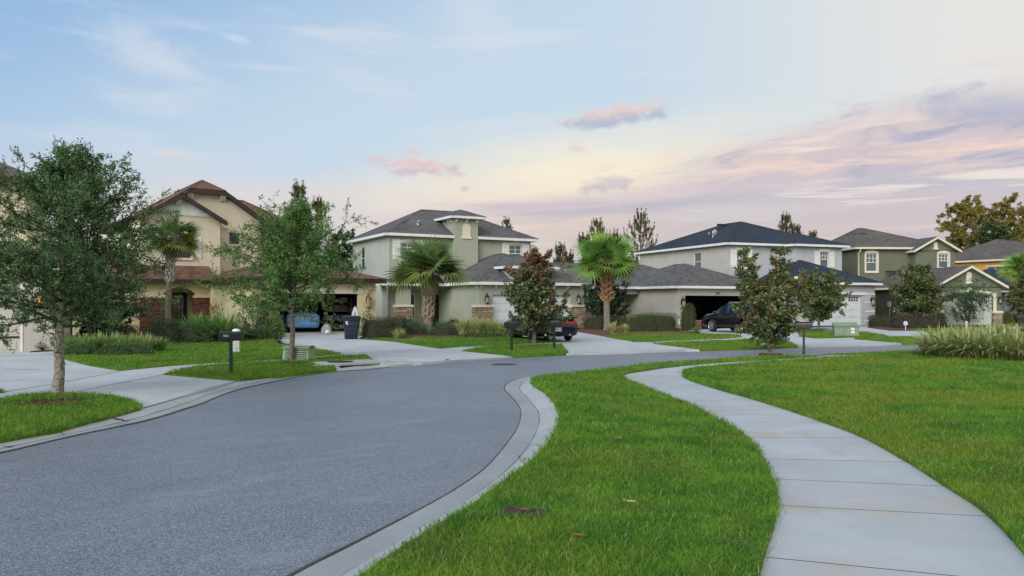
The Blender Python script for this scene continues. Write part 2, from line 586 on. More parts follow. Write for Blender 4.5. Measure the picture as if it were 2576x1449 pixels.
# ============================================================ ground
def asphalt():
    m, t, p = new_mat('worn_asphalt')
    oc = objco(t)
    a = mixc(t, noise(t, oc, 0.35, 5.0, 0.6).step(0.3, 0.7), (0.128, 0.148, 0.196, 1), (0.170, 0.190, 0.236, 1))
    x, y, z = separate(t, oc)
    v = t.nodes.new('ShaderNodeTexVoronoi')
    v.inputs['Scale'].default_value = 105.0
    t.links.new(oc.o, v.inputs['Vector'])
    bw = t.nodes.new('ShaderNodeRGBToBW')
    t.links.new(v.outputs['Color'], bw.inputs[0])
    g = X(t, bw.outputs[0])
    a = mixc(t, g.step(0.55, 0.8) * 0.65, a, (0.34, 0.35, 0.36, 1))
    a = mixc(t, g.step(0.42, 0.25) * 0.70, a, (0.050, 0.056, 0.070, 1))
    n = noise(t, oc, 30.0, 3.0, 0.7)
    a = mixc(t, n.step(0.52, 0.72) * 0.28, a, (0.30, 0.31, 0.33, 1))
    a = mixc(t, n.step(0.48, 0.3) * 0.30, a, (0.08, 0.09, 0.11, 1))
    st = noise(t, combine(t, x * 0.5 + y * 0.6, y * 2.2 - x * 1.6), 1.0, 4.0, 0.6)     # drag marks along the road
    a = mixc(t, st.step(0.52, 0.72) * 0.42, a, (0.27, 0.28, 0.30, 1))
    pt = noise(t, oc, 0.16, 4.0, 0.6)
    a = mixc(t, pt.step(0.50, 0.60) * 0.32, a, (0.10, 0.115, 0.145, 1))
    sp = noise(t, oc, 2.3, 2.0, 0.5)
    a = mixc(t, sp.step(0.71, 0.76) * 0.45, a, (0.07, 0.075, 0.085, 1))
    a = mixc(t, st.step(0.44, 0.28) * 0.35, a, (0.11, 0.115, 0.125, 1))
    t.links.new(a.o, p.inputs['Base Color'])
    p.inputs['Roughness'].default_value = 0.5
    p.inputs['Specular IOR Level'].default_value = 0.65
    bump(t, p, g * 0.7 + n, 0.6, 0.012)
    return m


def concrete(name, c=(0.50, 0.505, 0.50), stain=0.5, rust=False):
    m, t, p = new_mat(name)
    oc = objco(t)
    x, y, z = separate(t, oc)
    a = mixc(t, noise(t, oc, 0.6, 6.0, 0.65).step(0.3, 0.72), tuple(k * 0.84 for k in c), tuple(k * 1.08 for k in c))
    a = mixc(t, noise(t, combine(t, x * 0.9 + 5, y * 0.35), 1.0, 5.0, 0.6).step(0.56, 0.8) * stain, a, tuple(k * 0.60 for k in c))
    a = mixc(t, noise(t, oc, 70.0, 2.0, 0.7).step(0.45, 0.72) * 0.28, a, tuple(k * 0.68 for k in c))
    if rust:
        gg = t.nodes.new('ShaderNodeNewGeometry')
        a = mixc(t, X(t, gg.outputs['Random Per Island']) * 0.22, a, tuple(k * 0.66 for k in c))
        r = noise(t, combine(t, x * 0.5 + 2.2, y * 0.9 + 1.7), 1.0, 3.0, 0.55)
        a = mixc(t, r.step(0.52, 0.72) * 0.55, a, (0.40, 0.31, 0.20, 1))
    t.links.new(a.o, p.inputs['Base Color'])
    p.inputs['Roughness'].default_value = 0.85
    p.inputs['Specular IOR Level'].default_value = 0.25
    bump(t, p, noise(t, oc, 90.0, 3.0, 0.7), 0.3, 0.006)
    return m


def turf(name, blades):
    """lawn colour: green with straw and yellow patches, the same pattern for soil sheet and blades"""
    m, t, p = new_mat(name)
    g = t.nodes.new('ShaderNodeNewGeometry')
    pos = X(t, g.outputs['Position'])
    x, y, z = separate(t, pos)
    big = noise(t, combine(t, x, y), 0.35, 4.0, 0.6)
    mid = noise(t, combine(t, x + 9, y), 1.6, 4.0, 0.65)
    a = mixc(t, mid.step(0.36, 0.66), (0.056, 0.190, 0.022, 1), (0.170, 0.335, 0.028, 1))
    a = mixc(t, big.step(0.42, 0.62) * x.step(2.0, 6.0, 0.45, 0.9), a, (0.235, 0.290, 0.032, 1))
    st = noise(t, combine(t, x * 1.0 + 31, y * 1.5), 0.9, 5.0, 0.7)
    a = mixc(t, st.step(0.54, 0.70) * x.step(0.0, 5.0, 0.3, 0.8), a, (0.31, 0.30, 0.08, 1))
    ol = noise(t, combine(t, x * 0.8 + 51, y * 1.1 + 7), 1.1, 4.0, 0.6)
    a = mixc(t, ol.step(0.52, 0.68) * 0.55, a, (0.135, 0.175, 0.042, 1))
    if blades:
        rnd = X(t, g.outputs['Random Per Island'])
        a = mixc(t, rnd.step(0.55, 1.0) * 0.6, a, (0.21, 0.40, 0.035, 1))
        a = mixc(t, rnd.step(0.35, 0.0) * 0.6, a, (0.045, 0.17, 0.024, 1))
        a = mixc(t, rnd.step(0.960, 0.975), a, (0.40, 0.36, 0.16, 1))
        p.inputs['Specular IOR Level'].default_value = 0.25
        tr = t.nodes.new('ShaderNodeBsdfTranslucent')
        t.links.new(a.o, tr.inputs[0])
        mx = t.nodes.new('ShaderNodeMixShader')
        mx.inputs[0].default_value = 0.35
        t.links.new(p.outputs[0], mx.inputs[1])
        t.links.new(tr.outputs[0], mx.inputs[2])
        t.links.new(mx.outputs[0], t.nodes['Material Output'].inputs[0])
    else:
        f = noise(t, combine(t, x, y), 30.0, 3.0, 0.7)
        a = mixc(t, f.step(0.35, 0.65) * 0.6, a, (0.035, 0.060, 0.014, 1))
        p.inputs['Specular IOR Level'].default_value = 0.1
        bump(t, p, f, 1.0, 0.05)
    t.links.new(a.o, p.inputs['Base Color'])
    p.inputs['Roughness'].default_value = 0.6 if blades else 0.95
    return m


M['asphalt'] = asphalt()
M['conc'] = concrete('driveway_concrete', (0.455, 0.475, 0.49), 0.45)
M['walk'] = concrete('sidewalk_concrete', (0.425, 0.455, 0.485), 0.40, rust=True)
M['kerb'] = concrete('kerb_concrete', (0.38, 0.40, 0.41), 0.55)
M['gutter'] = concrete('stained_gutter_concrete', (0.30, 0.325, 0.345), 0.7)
M['guttercrease'] = mat('dark_gutter_crease', (0.12, 0.125, 0.13), 1.0, c2=(0.21, 0.22, 0.23, 1), scale=9.0)
M['joint'] = mat('joint_dirt', (0.06, 0.058, 0.05), 1.0, var=0.3)
M['turf'] = turf('lawn_turf', False)
M['blade'] = turf('grass_blades', True)
M['soil'] = mat('soil', (0.045, 0.036, 0.025), 1.0, var=0.3)


def struct(name, mb, m, label, cat='ground'):
    o = mb.build(name, m)
    return props(o, label, cat, kind='structure')


mb = MB()
mb.face(((-1500, -400, -0.10), (1500, -400, -0.10), (1500, 2600, -0.10), (-1500, 2600, -0.10)))
struct('ground', mb, M['turf'], 'flat green land running out behind and between the houses')


def PX(l, z=0.0): return [G(x, y, z) for x, y in l]


def smooth(P, n=4):
    """Catmull-Rom through the points"""
    out = []
    for i in range(len(P) - 1):
        a, b, c, d = P[max(i - 1, 0)], P[i], P[i + 1], P[min(i + 2, len(P) - 1)]
        for k in range(n):
            t = k / n
            out.append(0.5 * (2 * b + (c - a) * t + (2 * a - 5 * b + 4 * c - d) * t * t + (3 * b - a - 3 * c + d) * t ** 3))
    out.append(P[-1])
    return out


# edges read from the photograph
KA = [(560, 1560), (735, 1449), (899, 1365), (1073, 1274), (1160, 1223), (1221, 1178), (1269, 1125), (1302, 1077), (1311, 1042), (1306, 1023), (1291, 1003), (1272, 983), (1271, 971), (1287, 959.6), (1322, 950), (1361, 944)]
KB = [(760, 1560), (905, 1449), (1008, 1378), (1095, 1324), (1200, 1260), (1269, 1208), (1335, 1160), (1374, 1117), (1400, 1073), (1405, 1042), (1396, 1021), (1374, 994.5), (1342, 973), (1335, 960), (1346, 951), (1372, 945)]
kA = smooth(PX(KA, 0.0)); kB = smooth(PX(KB, 0.09))
far = [G(x_, y_, 0.14) for x_, y_ in ((1439, 932.5), (1501, 925.5), (1576, 917.5), (1642, 911), (1751, 902.5), (1858, 896), (1939, 892.5), (2019, 891), (2143, 889), (2210, 887), (2340, 880), (2620, 868), (3000, 856), (3700, 846))]
for p_ in smooth([kB[-1]] + far, 4)[1:]:
    t_ = (p_ - kB[-1]).normalized()
    kB.append(p_)
    kA.append(Vector((p_.x - t_.y * 0.5, p_.y + t_.x * 0.5, 0.0)))
LA = [(-500, 1225), (-200, 1180), (0, 1140.5), (185, 1097), (371, 1058), (463, 1030), (510, 1015), (556, 995.5), (602, 980), (649, 969), (741, 950), (825, 937.6), (866, 934), (920, 930.7), (996, 922), (1083, 914), (1170, 908), (1296, 900), (1431, 893.4), (1526, 891.2), (1641, 887.2), (1724, 884), (1898, 878), (2030, 874.5), (2161, 871.5), (2327, 866), (2620, 857), (3000, 848), (3700, 839)]
LB = [(-500, 1180), (-200, 1142), (0, 1105.8), (139, 1081), (278, 1046.5), (359, 1025.6), (440, 1000), (510, 977), (556, 965.4), (602, 956), (672, 946), (760, 937.6), (843, 928), (917, 919), (985, 918), (1057, 912), (1148, 905.7), (1279, 898), (1431, 889), (1520, 887), (1641, 882.8), (1756, 878.5), (1898, 873.5), (2030, 870), (2143, 867.5), (2327, 862.5), (2620, 853.5), (3000, 845), (3700, 836.5)]
lA = smooth(PX(LA, 0.0)); lB = smooth(PX(LB, 0.05))



def back(P, L):
    d = (P[0] - P[3]); d.z = 0
    P.insert(0, P[0] + d.normalized() * L)


back(kA, 9.0); back(kB, 9.0)
mb = MB()
poly = [Vector((-26, -6, 0))] + lA + kA[::-1] + [Vector((kA[0].x, -6, 0))]
mb.prism([(p.x, p.y) for p in poly], -0.05, 0.0)
struct('road', mb, M['asphalt'], 'worn grey asphalt road bending left between the concrete kerbs', 'road')


def kerbstrip(A, B, prof, name, label, crease=3):
    """prof: (fraction from road edge to lawn edge, height)"""
    mb = MB()
    rows = []
    for a, b in zip(A, B):
        rows.append([Vector((a.x + (b.x - a.x) * f, a.y + (b.y - a.y) * f, z)) for f, z in prof])
    # slabs with joints: break the strip where the run passes every 3 m
    run, last, cur = 0.0, 0, [rows[0]]
    for i in range(1, len(rows)):
        run += (A[i] - A[i - 1]).length
        cur.append(rows[i])
        if run > 3.0 and i < len(rows) - 1:
            mb.grid(cur, smooth=False)
            t = (A[i + 1] - A[i]); t.z = 0
            t = t.normalized() * 0.014
            cur = [[p + t for p in rows[i]]]
            run = 0
    mb.grid(cur, smooth=False)
    o = struct(name, mb, M['kerb'], label, 'kerb')
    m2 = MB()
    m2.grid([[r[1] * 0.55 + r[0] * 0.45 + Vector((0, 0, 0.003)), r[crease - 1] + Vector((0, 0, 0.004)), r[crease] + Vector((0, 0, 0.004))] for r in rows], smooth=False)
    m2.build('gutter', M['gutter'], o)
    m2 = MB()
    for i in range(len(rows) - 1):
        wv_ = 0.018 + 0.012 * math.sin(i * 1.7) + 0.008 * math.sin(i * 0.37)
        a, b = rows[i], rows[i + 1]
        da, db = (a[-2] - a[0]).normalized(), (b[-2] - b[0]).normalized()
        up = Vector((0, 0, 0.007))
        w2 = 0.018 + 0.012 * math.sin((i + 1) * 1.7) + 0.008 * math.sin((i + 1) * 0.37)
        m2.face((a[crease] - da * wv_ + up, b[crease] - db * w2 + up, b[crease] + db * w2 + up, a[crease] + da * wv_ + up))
    m2.build('crease_strip', M['guttercrease'], o)  # narrow darker strip of uneven width along the crease
    mb = MB()
    mb.grid([[r[0] + Vector((0, 0, -0.012)), r[len(r) // 2] + Vector((0, 0, -0.015)), r[-2] + Vector((0, 0, -0.015))] for r in rows], smooth=False)
    mb.build('joint', M['joint'], o)
    # dark open seam where asphalt meets concrete
    mb = MB()
    mb.grid([[r[0] + (r[0] - r[1]).normalized() * 0.03 + Vector((0, 0, 0.004)), r[0] + (r[1] - r[0]).normalized() * 0.012 + Vector((0, 0, 0.008))] for r in rows], smooth=False)
    mb.build('seam', M['joint'], o)
    return o


PR = [(0.0, 0.004), (0.10, 0.006), (0.46, -0.012), (0.53, -0.014), (0.58, 0.0), (0.68, 0.045), (0.82, 0.078), (1.0, 0.095), (1.02, -0.05)]
PL = [(0.0, 0.004), (0.12, 0.006), (0.5, -0.008), (0.62, 0.012), (0.8, 0.036), (1.0, 0.05), (1.02, -0.05)]
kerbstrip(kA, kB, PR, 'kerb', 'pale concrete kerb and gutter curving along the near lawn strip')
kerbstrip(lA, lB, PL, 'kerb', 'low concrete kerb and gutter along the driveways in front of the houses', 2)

# near sidewalk, slab by slab
SW = [((1868, 1590), (2800, 1700)), ((1924, 1402), (2640, 1473)), ((1959, 1272), (2485, 1299)), ((1940, 1205), (2373, 1223)), ((1917, 1154), (2278, 1162)), ((1872, 1100), (2169, 1101.6)),
      ((1812, 1064), (2066, 1062)), ((1757, 1034.7), (1975, 1031)), ((1702, 1010), (1892, 1005)), ((1655, 991), (1822, 985.5)), ((1614, 974), (1766, 968.5)), ((1578, 958.5), (1731, 956)), ((1566, 950), (1717, 946)), ((1576, 941.5), (1722, 936)),
      ((1618, 934.5), (1748, 929.5)), ((1680, 925.5), (1806, 923)), ((1770, 916.5), (1880, 916.8)), ((1870, 909.5), (1962, 910.8)), ((1970, 903.2), (2060, 904.8)), ((2070, 896.8), (2134, 899.6)), ((2150, 892.3), (2204, 894.2)), ((2260, 886.5), (2300, 888.5)), ((2500, 876), (2510, 879))]
mb = MB(); mj = MB()
sl_, sr_ = [G(*a, 0.05) for a, b in SW], [G(*b, 0.05) for a, b in SW]
sl4, sr4 = smooth(sl_, 4), smooth(sr_, 4)

for i in range(len(SW) - 1):
    L, Q = sl4[i * 4:i * 4 + 5], sr4[i * 4:i * 4 + 5]
    gap = 0.012
    L = [v.copy() for v in L]; Q = [v.copy() for v in Q]
    L[0] += (L[1] - L[0]).normalized() * gap; Q[0] += (Q[1] - Q[0]).normalized() * gap
    mb.grid([[Vector((a.x, a.y, -0.05)), a, b, Vector((b.x, b.y, -0.05))] for a, b in zip(L, Q)], smooth=False)
o = struct('sidewalk', mb, M['walk'], 'winding concrete sidewalk of pale slabs through the near lawn', 'sidewalk')
mj.grid([[a - Vector((0, 0, 0.02)), b - Vector((0, 0, 0.02))] for a, b in zip(sl4, sr4)], smooth=False)
mj.build('joint', M['joint'], o)


def slab(name, px, z, label, cat, joints=()):
    mb = MB()
    mb.prism([(p.x, p.y) for p in PX(px, z)], -0.05, z)
    o = struct(name, mb, M['conc'], label, cat)
    if joints:
        mb = MB()
        for (a, b) in joints:
            a, b = G(*a, z + 0.004), G(*b, z + 0.004)
            n = (b - a).cross(Vector((0, 0, 1))).normalized() * 0.012
            mb.face((a - n, a + n, b + n, b - n))
        mb.build('joint', M['joint'], o)
    return o


def along(B, x0, x1, z=None):
    """points of a kerb line between two photo columns"""
    out = []
    for p in B:
        c = CX + p.x / p.y * F
        if x0 <= c <= x1: out.append((c, HY + (CH - 0.05) * F / p.y))
    return out


slab('driveway', [(-500, 905), (-60, 884), (160, 882), (165, 905), (301, 932), (430, 945)] + along(lB, -450, 600)[::-1] + [(-500, 1180)], 0.050,
     'wide pale concrete driveway of the leftmost house with long joint lines', 'driveway',
     [((10, 986), (150, 963)), ((150, 963), (300, 934)), ((190, 985), (425, 940)), ((-60, 925), (120, 931)), ((360, 1026), (600, 957))])
slab('sidewalk', [(300, 929), (417, 918), (556, 908), (718, 900.5), (862, 888.5), (925, 890), (857, 897), (723, 909), (602, 914), (487, 924), (410, 940), (320, 940)], 0.054,
     'narrow concrete path between the two lawns in front of the cream house', 'sidewalk')
slab('driveway', [(690, 852), (700, 843), (920, 838), (1000, 857), (1105, 874), (1165, 884), (1288, 896)] + along(lB, 950, 1280)[::-1] + [(946, 917), (900, 895), (855, 886)], 0.058,
     'concrete driveway of the cream house leading up to the open garage', 'driveway',
     [((862, 889), (1105, 876)), ((950, 917), (1280, 898)), ((1105, 876), (1165, 883))])
slab('sidewalk', [(1098, 872), (1160, 870), (1220, 867.5), (1324, 861.5), (1420, 858), (1420, 867), (1320, 867), (1218, 873), (1160, 884)], 0.062,
     'short concrete path in front of the sage green house', 'sidewalk')
slab('driveway', [(1236, 833), (1440, 826), (1490, 836), (1600, 858), (1680, 858), (1700, 866), (1760, 880)] + along(lB, 1430, 1750)[::-1] + [(1425, 889), (1405, 866), (1330, 850)], 0.066,
     'concrete driveway where the black coupe stands', 'driveway', [((1415, 866), (1640, 862)), ((1440, 887.6), (1750, 877.5))])
slab('sidewalk', [(1590, 858), (1670, 856), (1831, 850), (1900, 846), (1960, 846), (1925, 851), (1831, 856), (1670, 862.5), (1620, 866)], 0.070,
     'thin concrete path between the lawns of the warm grey house', 'sidewalk')
slab('driveway', [(1715, 829), (1930, 823), (2010, 838), (2010, 847), (2055, 852), (2150, 849), (2150, 854), (2270, 863.5)] + along(lB, 2000, 2260)[::-1] + [(2005, 868), (1925, 850), (1860, 846)], 0.074,
     'concrete driveway where the dark crossover stands', 'driveway', [((2000, 867), (2260, 861))])
slab('driveway', [(2030, 823), (2185, 820), (2290, 829), (2370, 842), (2480, 850)] + along(lB, 2330, 2480)[::-1] + [(2325, 855), (2290, 845), (2230, 843), (2185, 835)], 0.078,
     'pale concrete driveway of the blue grey house with the white garage', 'driveway')
slab('driveway', [(2370, 819), (2505, 817), (2600, 822), (2700, 828), (2900, 842), (2750, 846), (2560, 833), (2470, 826)], 0.082,
     'concrete driveway in front of the olive house gable', 'driveway')

# lawns
LAWNS = []


def lawn(px, label, z=0.075, raw=None):
    P = raw if raw else PX(px, z)
    mb = MB()
    mb.prism([(p.x, p.y) for p in P], -0.05, z)
    struct('lawn', mb, M['turf'], label, 'lawn')
    LAWNS.append((np.array([(p.x, p.y) for p in P]), z))


ZK = 0.095
strip = [Vector((p.x, p.y, ZK)) for p in kB] + [Vector((p.x, p.y, ZK)) for p in sl4[::-1]] + [Vector((1.0, -5, ZK))]
lawn(None, 'grass strip curving between the road kerb and the near sidewalk', ZK, strip)
rl = [Vector((p.x, p.y, ZK)) for p in sr4] + [G(2800, 868, ZK), G(3700, 852, ZK), G(5200, 900, ZK), Vector((14, 2, ZK)), Vector((14, -5, ZK)), Vector((3.6, -5, ZK))]
lawn(None, 'broad yellowish lawn to the right of the near sidewalk', ZK, rl)
lawn([(-300, 1020), (0, 1003), (60, 993), (135, 988), (200, 989), (280, 995), (336, 1008), (357, 1020), (352, 1027), (278, 1047), (139, 1081), (0, 1106), (-200, 1142), (-400, 1165)], 'small lawn island around the nearest oak, at the kerb')
lawn([(-300, 965), (6, 980), (9, 985), (-60, 992), (-300, 1000)], 'tip of lawn at the left edge beside the driveway')
lawn([(150, 893), (160, 902), (222, 918), (301, 931), (417, 920), (556, 910), (718, 902), (788, 896), (858, 889.5), (788, 876), (695, 866), (690, 853), (400, 850), (160, 868)], 'front lawn of the cream house behind the black mailbox')
lawn([(419, 938.5), (487, 922), (602, 912), (723, 907), (788, 901), (857, 894.5), (922, 893), (949, 916), (922, 916.5), (848, 913), (836, 918), (846, 926.5), (760, 937.6), (672, 946), (602, 955.5), (580, 955)], 'lawn strip by the road under the slender oak and the mailbox')
lawn([(988, 858.5), (1050, 868), (1105, 876), (1160, 872), (1220, 869.7), (1324, 863.5), (1402, 860), (1390, 850), (1230, 846), (1120, 849), (1040, 847)], 'front lawn of the sage green house below the palm')
lawn([(1160, 882), (1218, 872), (1264, 868), (1324, 866), (1411, 865.5), (1431, 888), (1290, 895.5)], 'small roadside lawn with the mailbox and the red tipped magnolia')
lawn([(1526, 848), (1596, 860), (1642, 860.5), (1670, 858), (1831, 852), (1868, 848), (1858, 842), (1720, 838), (1590, 838), (1540, 838)], 'front lawn of the warm grey house before the hedges')
lawn([(1642, 864.5), (1670, 861.5), (1831, 856), (1922, 851), (1965, 851), (2008, 870), (1912, 874.5), (1759, 878.5)], 'long roadside lawn in front of the warm grey house')
lawn([(2006, 836), (2100, 832), (2185, 836), (2232, 844.5), (2150, 848), (2055, 851.5), (2012, 847)], 'small lawn with the green utility cabinet by the white garage')
lawn([(2143, 853), (2225, 846), (2295, 846.5), (2332, 855), (2327, 862.5), (2274, 864)], 'small roadside lawn left of the ornamental grass')
lawn([(2283, 829.5), (2365, 843), (2480, 850), (2900, 848), (2740, 836), (2560, 834), (2470, 827), (2386, 824)], 'lawn in front of the olive house hedge')
lawn([(905, 851), (988, 859), (1010, 850), (1000, 838), (925, 840)], 'planted verge between the cream house drive and the sage house')


def inpoly(P, x, y):
    c = np.zeros(len(x), dtype=bool)
    j = len(P) - 1
    for i in range(len(P)):
        xi, yi = P[i]; xj, yj = P[j]
        k = ((yi > y) != (yj > y)) & (x < (xj - xi) * (y - yi) / (yj - yi + 1e-12) + xi)
        c ^= k
        j = i
    return c


def grass_blades():
    rng = np.random.default_rng(5)
    xs, ys, zs = [], [], []
    bands = [(4.2, 6), (6, 8), (8, 10.5), (10.5, 14), (14, 19), (19, 26), (26, 36), (36, 64)]
    for P, z in LAWNS:
        for d0, d1 in bands:
            lo, hi = P.min(0), P.max(0)
            y0, y1 = max(lo[1], d0), min(hi[1], d1)
            if y0 >= y1: continue
            x0, x1 = max(lo[0], -0.80 * d1 - 1.2), min(hi[0], 0.80 * d1 + 1.2)
            if x0 >= x1: continue
            dm = (d0 + d1) / 2
            rho = min(4600, 4600 * (5.5 / dm) ** 1.5)
            n = int((x1 - x0) * (y1 - y0) * rho)
            x = rng.uniform(x0, x1, n); y = rng.uniform(y0, y1, n)
            k = inpoly(P, x, y) & (np.abs(x) < 0.80 * y + 1.2)
            x, y = x[k], y[k]
            xs.append(x); ys.append(y); zs.append(np.full(len(x), z))
    x = np.concatenate(xs); y = np.concatenate(ys); z = np.concatenate(zs)
    # bare patch of dirt in the near strip, and mulch rings round the trees
    k = np.ones(len(x), bool)
    for (cx, cy, r0) in [(G(1315, 1288, .09).x, G(1315, 1288, .09).y, 0.20)] + BARE:
        k &= ((x - cx) ** 2 + (y - cy) ** 2) > (r0 * rng.uniform(0.75, 1.2, len(x))) ** 2
    x, y, z = x[k], y[k], z[k]
    n = len(x)
    x = x + rng.normal(size=n) * 0.022
    y = y + rng.normal(size=n) * 0.022
    sc = np.clip((y / 7.0), 0.8, 9) ** 0.62
    fu = np.sin(x * 1.7 + np.sin(y * 1.3) * 2) * np.cos(y * 1.1 + x * 0.6)          # taller and shorter patches
    h = rng.uniform(0.022, 0.062, n) * (1 + 0.28 * fu) * np.clip(sc, 0.9, 1.35)
    tall = rng.random(n) < 0.03
    h[tall] *= 1.45
    w = rng.uniform(0.0038, 0.0078, n) * sc
    a = rng.uniform(0, 2 * np.pi, n)
    lean = rng.uniform(0.25, 1.9, n) * h
    la = rng.uniform(0, 2 * np.pi, n)
    sx, sy = np.cos(a) * w / 2, np.sin(a) * w / 2
    lx, ly = np.cos(la) * lean, np.sin(la) * lean
    V = np.zeros((n, 5, 3), np.float32)
    V[:, 0] = np.stack([x - sx, y - sy, z - 0.01], 1)
    V[:, 1] = np.stack([x + sx, y + sy, z - 0.01], 1)
    V[:, 2] = np.stack([x + sx * .85 + lx * .35, y + sy * .85 + ly * .35, z + h * .62], 1)
    V[:, 3] = np.stack([x - sx * .85 + lx * .35, y - sy * .85 + ly * .35, z + h * .62], 1)
    V[:, 4] = np.stack([x + lx, y + ly, z + h * rng.uniform(0.75, 1.05, n)], 1)
    b = np.arange(n) * 5
    T = np.concatenate([np.stack([b, b + 1, b + 2], 1), np.stack([b, b + 2, b + 3], 1), np.stack([b + 3, b + 2, b + 4], 1)])
    o = np_mesh('grass', V, T, M['blade'])
    props(o, 'mown green grass blades covering every lawn', 'grass', kind='stuff')
    print('grass blades', n)


BARE = []      # (x, y, radius) of mulch rings, filled by the trees
# ============================================================ houses
class Face:
    """a vertical wall plane: s runs along the wall, z up, o outwards"""
    def __init__(f, p0, p1):
        f.p = Vector((p0[0], p0[1], 0))
        d = Vector((p1[0] - p0[0], p1[1] - p0[1], 0))
        f.len = d.length
        f.d = d.normalized()
        f.n = Vector((f.d.y, -f.d.x, 0))

    def at(f, s, z, o=0.0):
        q = f.p + f.d * s + f.n * o
        return Vector((q.x, q.y, z))

    def box(f, mb, s0, s1, z0, z1, o0, o1):
        mb.hexa([f.at(s0, z0, o1), f.at(s1, z0, o1), f.at(s1, z0, o0), f.at(s0, z0, o0), f.at(s0, z1, o1), f.at(s1, z1, o1), f.at(s1, z1, o0), f.at(s0, z1, o0)])

    def wall(f, mb, z0, z1, holes=(), depth=0.16, s0=0.0, s1=None):
        s1 = f.len if s1 is None else s1
        ss = sorted({s0, s1, *[h[0] for h in holes], *[h[1] for h in holes]})
        zz = sorted({z0, z1, *[h[2] for h in holes], *[h[3] for h in holes]})
        for a, b in zip(ss, ss[1:]):
            for c, d in zip(zz, zz[1:]):
                ms, mz = (a + b) / 2, (c + d) / 2
                if any(h[0] < ms < h[1] and h[2] < mz < h[3] for h in holes): continue
                mb.face((f.at(a, c), f.at(b, c), f.at(b, d), f.at(a, d)))
        for h in holes:
            a, b, c, d = h[:4]
            for p, q in (((a, c), (a, d)), ((b, d), (b, c)), ((a, d), (b, d)), ((b, c), (a, c))):
                mb.face((f.at(*p), f.at(*q), f.at(*q, -depth), f.at(*p, -depth)))


class House:
    def __init__(h, name, label, px, d, th, cat='house'):
        h.root = thing(name, label, cat, at(px, d, 0.0), R(th))
        h.f = {}

    def part(h, name, mb, m, label=None, parent=None, bevel=0.0):
        return mb.build(name, m, parent or h.root, bevel=bevel, label=label)


def arc(f, s0, s1, z, rise, n=8):
    return [(s0 + (s1 - s0) * k / n, z + rise * math.sin(math.pi * k / n) ** 0.85) for k in range(n + 1)]


def window(h, f, s0, s1, z0, z1, glass='glass', cols=2, rows=2, top='flat', shutters=0.0, sill=True, frame='white', trim='white', double=True, rise=0.14, head=0.16, surround=0.0, shutz=None):
    """recessed pane, frame with muntins, trim head, sill, plank shutters"""
    fr = MB()
    w = 0.05
    f.box(fr, s0, s0 + w, z0, z1, -0.10, -0.03); f.box(fr, s1 - w, s1, z0, z1, -0.10, -0.03)
    f.box(fr, s0 + w, s1 - w, z0, z0 + w, -0.10, -0.03); f.box(fr, s0 + w, s1 - w, z1 - w, z1, -0.10, -0.03)
    zm = (z0 + z1) / 2
    if double: f.box(fr, s0 + w, s1 - w, zm - 0.025, zm + 0.025, -0.095, -0.025)
    b = 0.018
    za = zm + 0.025 if double else z0 + w
    for k in range(1, cols):
        s = s0 + (s1 - s0) * k / cols
        f.box(fr, s - b, s + b, za, z1 - w, -0.085, -0.055)
    for k in range(1, rows):
        z = za + (z1 - w - za) * k / rows
        f.box(fr, s0 + w, s1 - w, z - b, z + b, -0.083, -0.057)
    o = h.part('window', fr, M[frame])
    gl = MB()
    gl.face((f.at(s0 + .01, z0 + .01, -0.085), f.at(s1 - .01, z0 + .01, -0.085), f.at(s1 - .01, z1 - .01, -0.085), f.at(s0 + .01, z1 - .01, -0.085)))
    h.part('pane', gl, M[glass], parent=o)
    if top == 'arch':
        mb = MB()
        a = arc(f, s0 - 0.12, s1 + 0.12, z1, rise + 0.0)
        lo = [(s, z1 + (z - z1) * 0.30 if 0 < i < len(a) - 1 else z1) for i, (s, z) in enumerate(a)]
        for (p, q, r, t) in zip(a, a[1:], lo[1:], lo):
            e = 0.14
            mb.hexa([f.at(t[0], t[1], 0.05), f.at(r[0], r[1], 0.05), f.at(r[0], r[1], 0.0), f.at(t[0], t[1], 0.0), f.at(p[0], p[1] + e, 0.05), f.at(q[0], q[1] + e, 0.05), f.at(q[0], q[1] + e, 0.0), f.at(p[0], p[1] + e, 0.0)])
        h.part('window_head', mb, M[trim])
    elif top == 'flat' and head:
        mb = MB()
        f.box(mb, s0 - 0.12, s1 + 0.12, z1, z1 + head, 0.0, 0.05)
        h.part('window_head', mb, M[trim])
    if surround:
        mb = MB()
        f.box(mb, s0 - surround, s0, z0, z1, 0.0, 0.045); f.box(mb, s1, s1 + surround, z0, z1, 0.0, 0.045)
        h.part('window_trim', mb, M[trim])
    if sill:
        mb = MB()
        f.box(mb, s0 - 0.13, s1 + 0.13, z0 - 0.14, z0, 0.0, 0.08)
        h.part('sill', mb, M[trim], bevel=0.01)
    if shutters:
        a, b2 = shutz or (z0 - 0.06, z1 + 0.02)
        for q0 in (s0 - shutters - 0.04, s1 + 0.04):
            mb = MB()
            n = 3
            for k in range(n):
                p0 = q0 + shutters * k / n
                f.box(mb, p0 + 0.006, p0 + shutters / n - 0.006, a, b2, 0.004, 0.035)
            f.box(mb, q0, q0 + shutters, a + 0.10, a + 0.20, 0.035, 0.055)
            f.box(mb, q0, q0 + shutters, b2 - 0.30, b2 - 0.20, 0.035, 0.055)
            h.part('shutter', mb, M['white'])


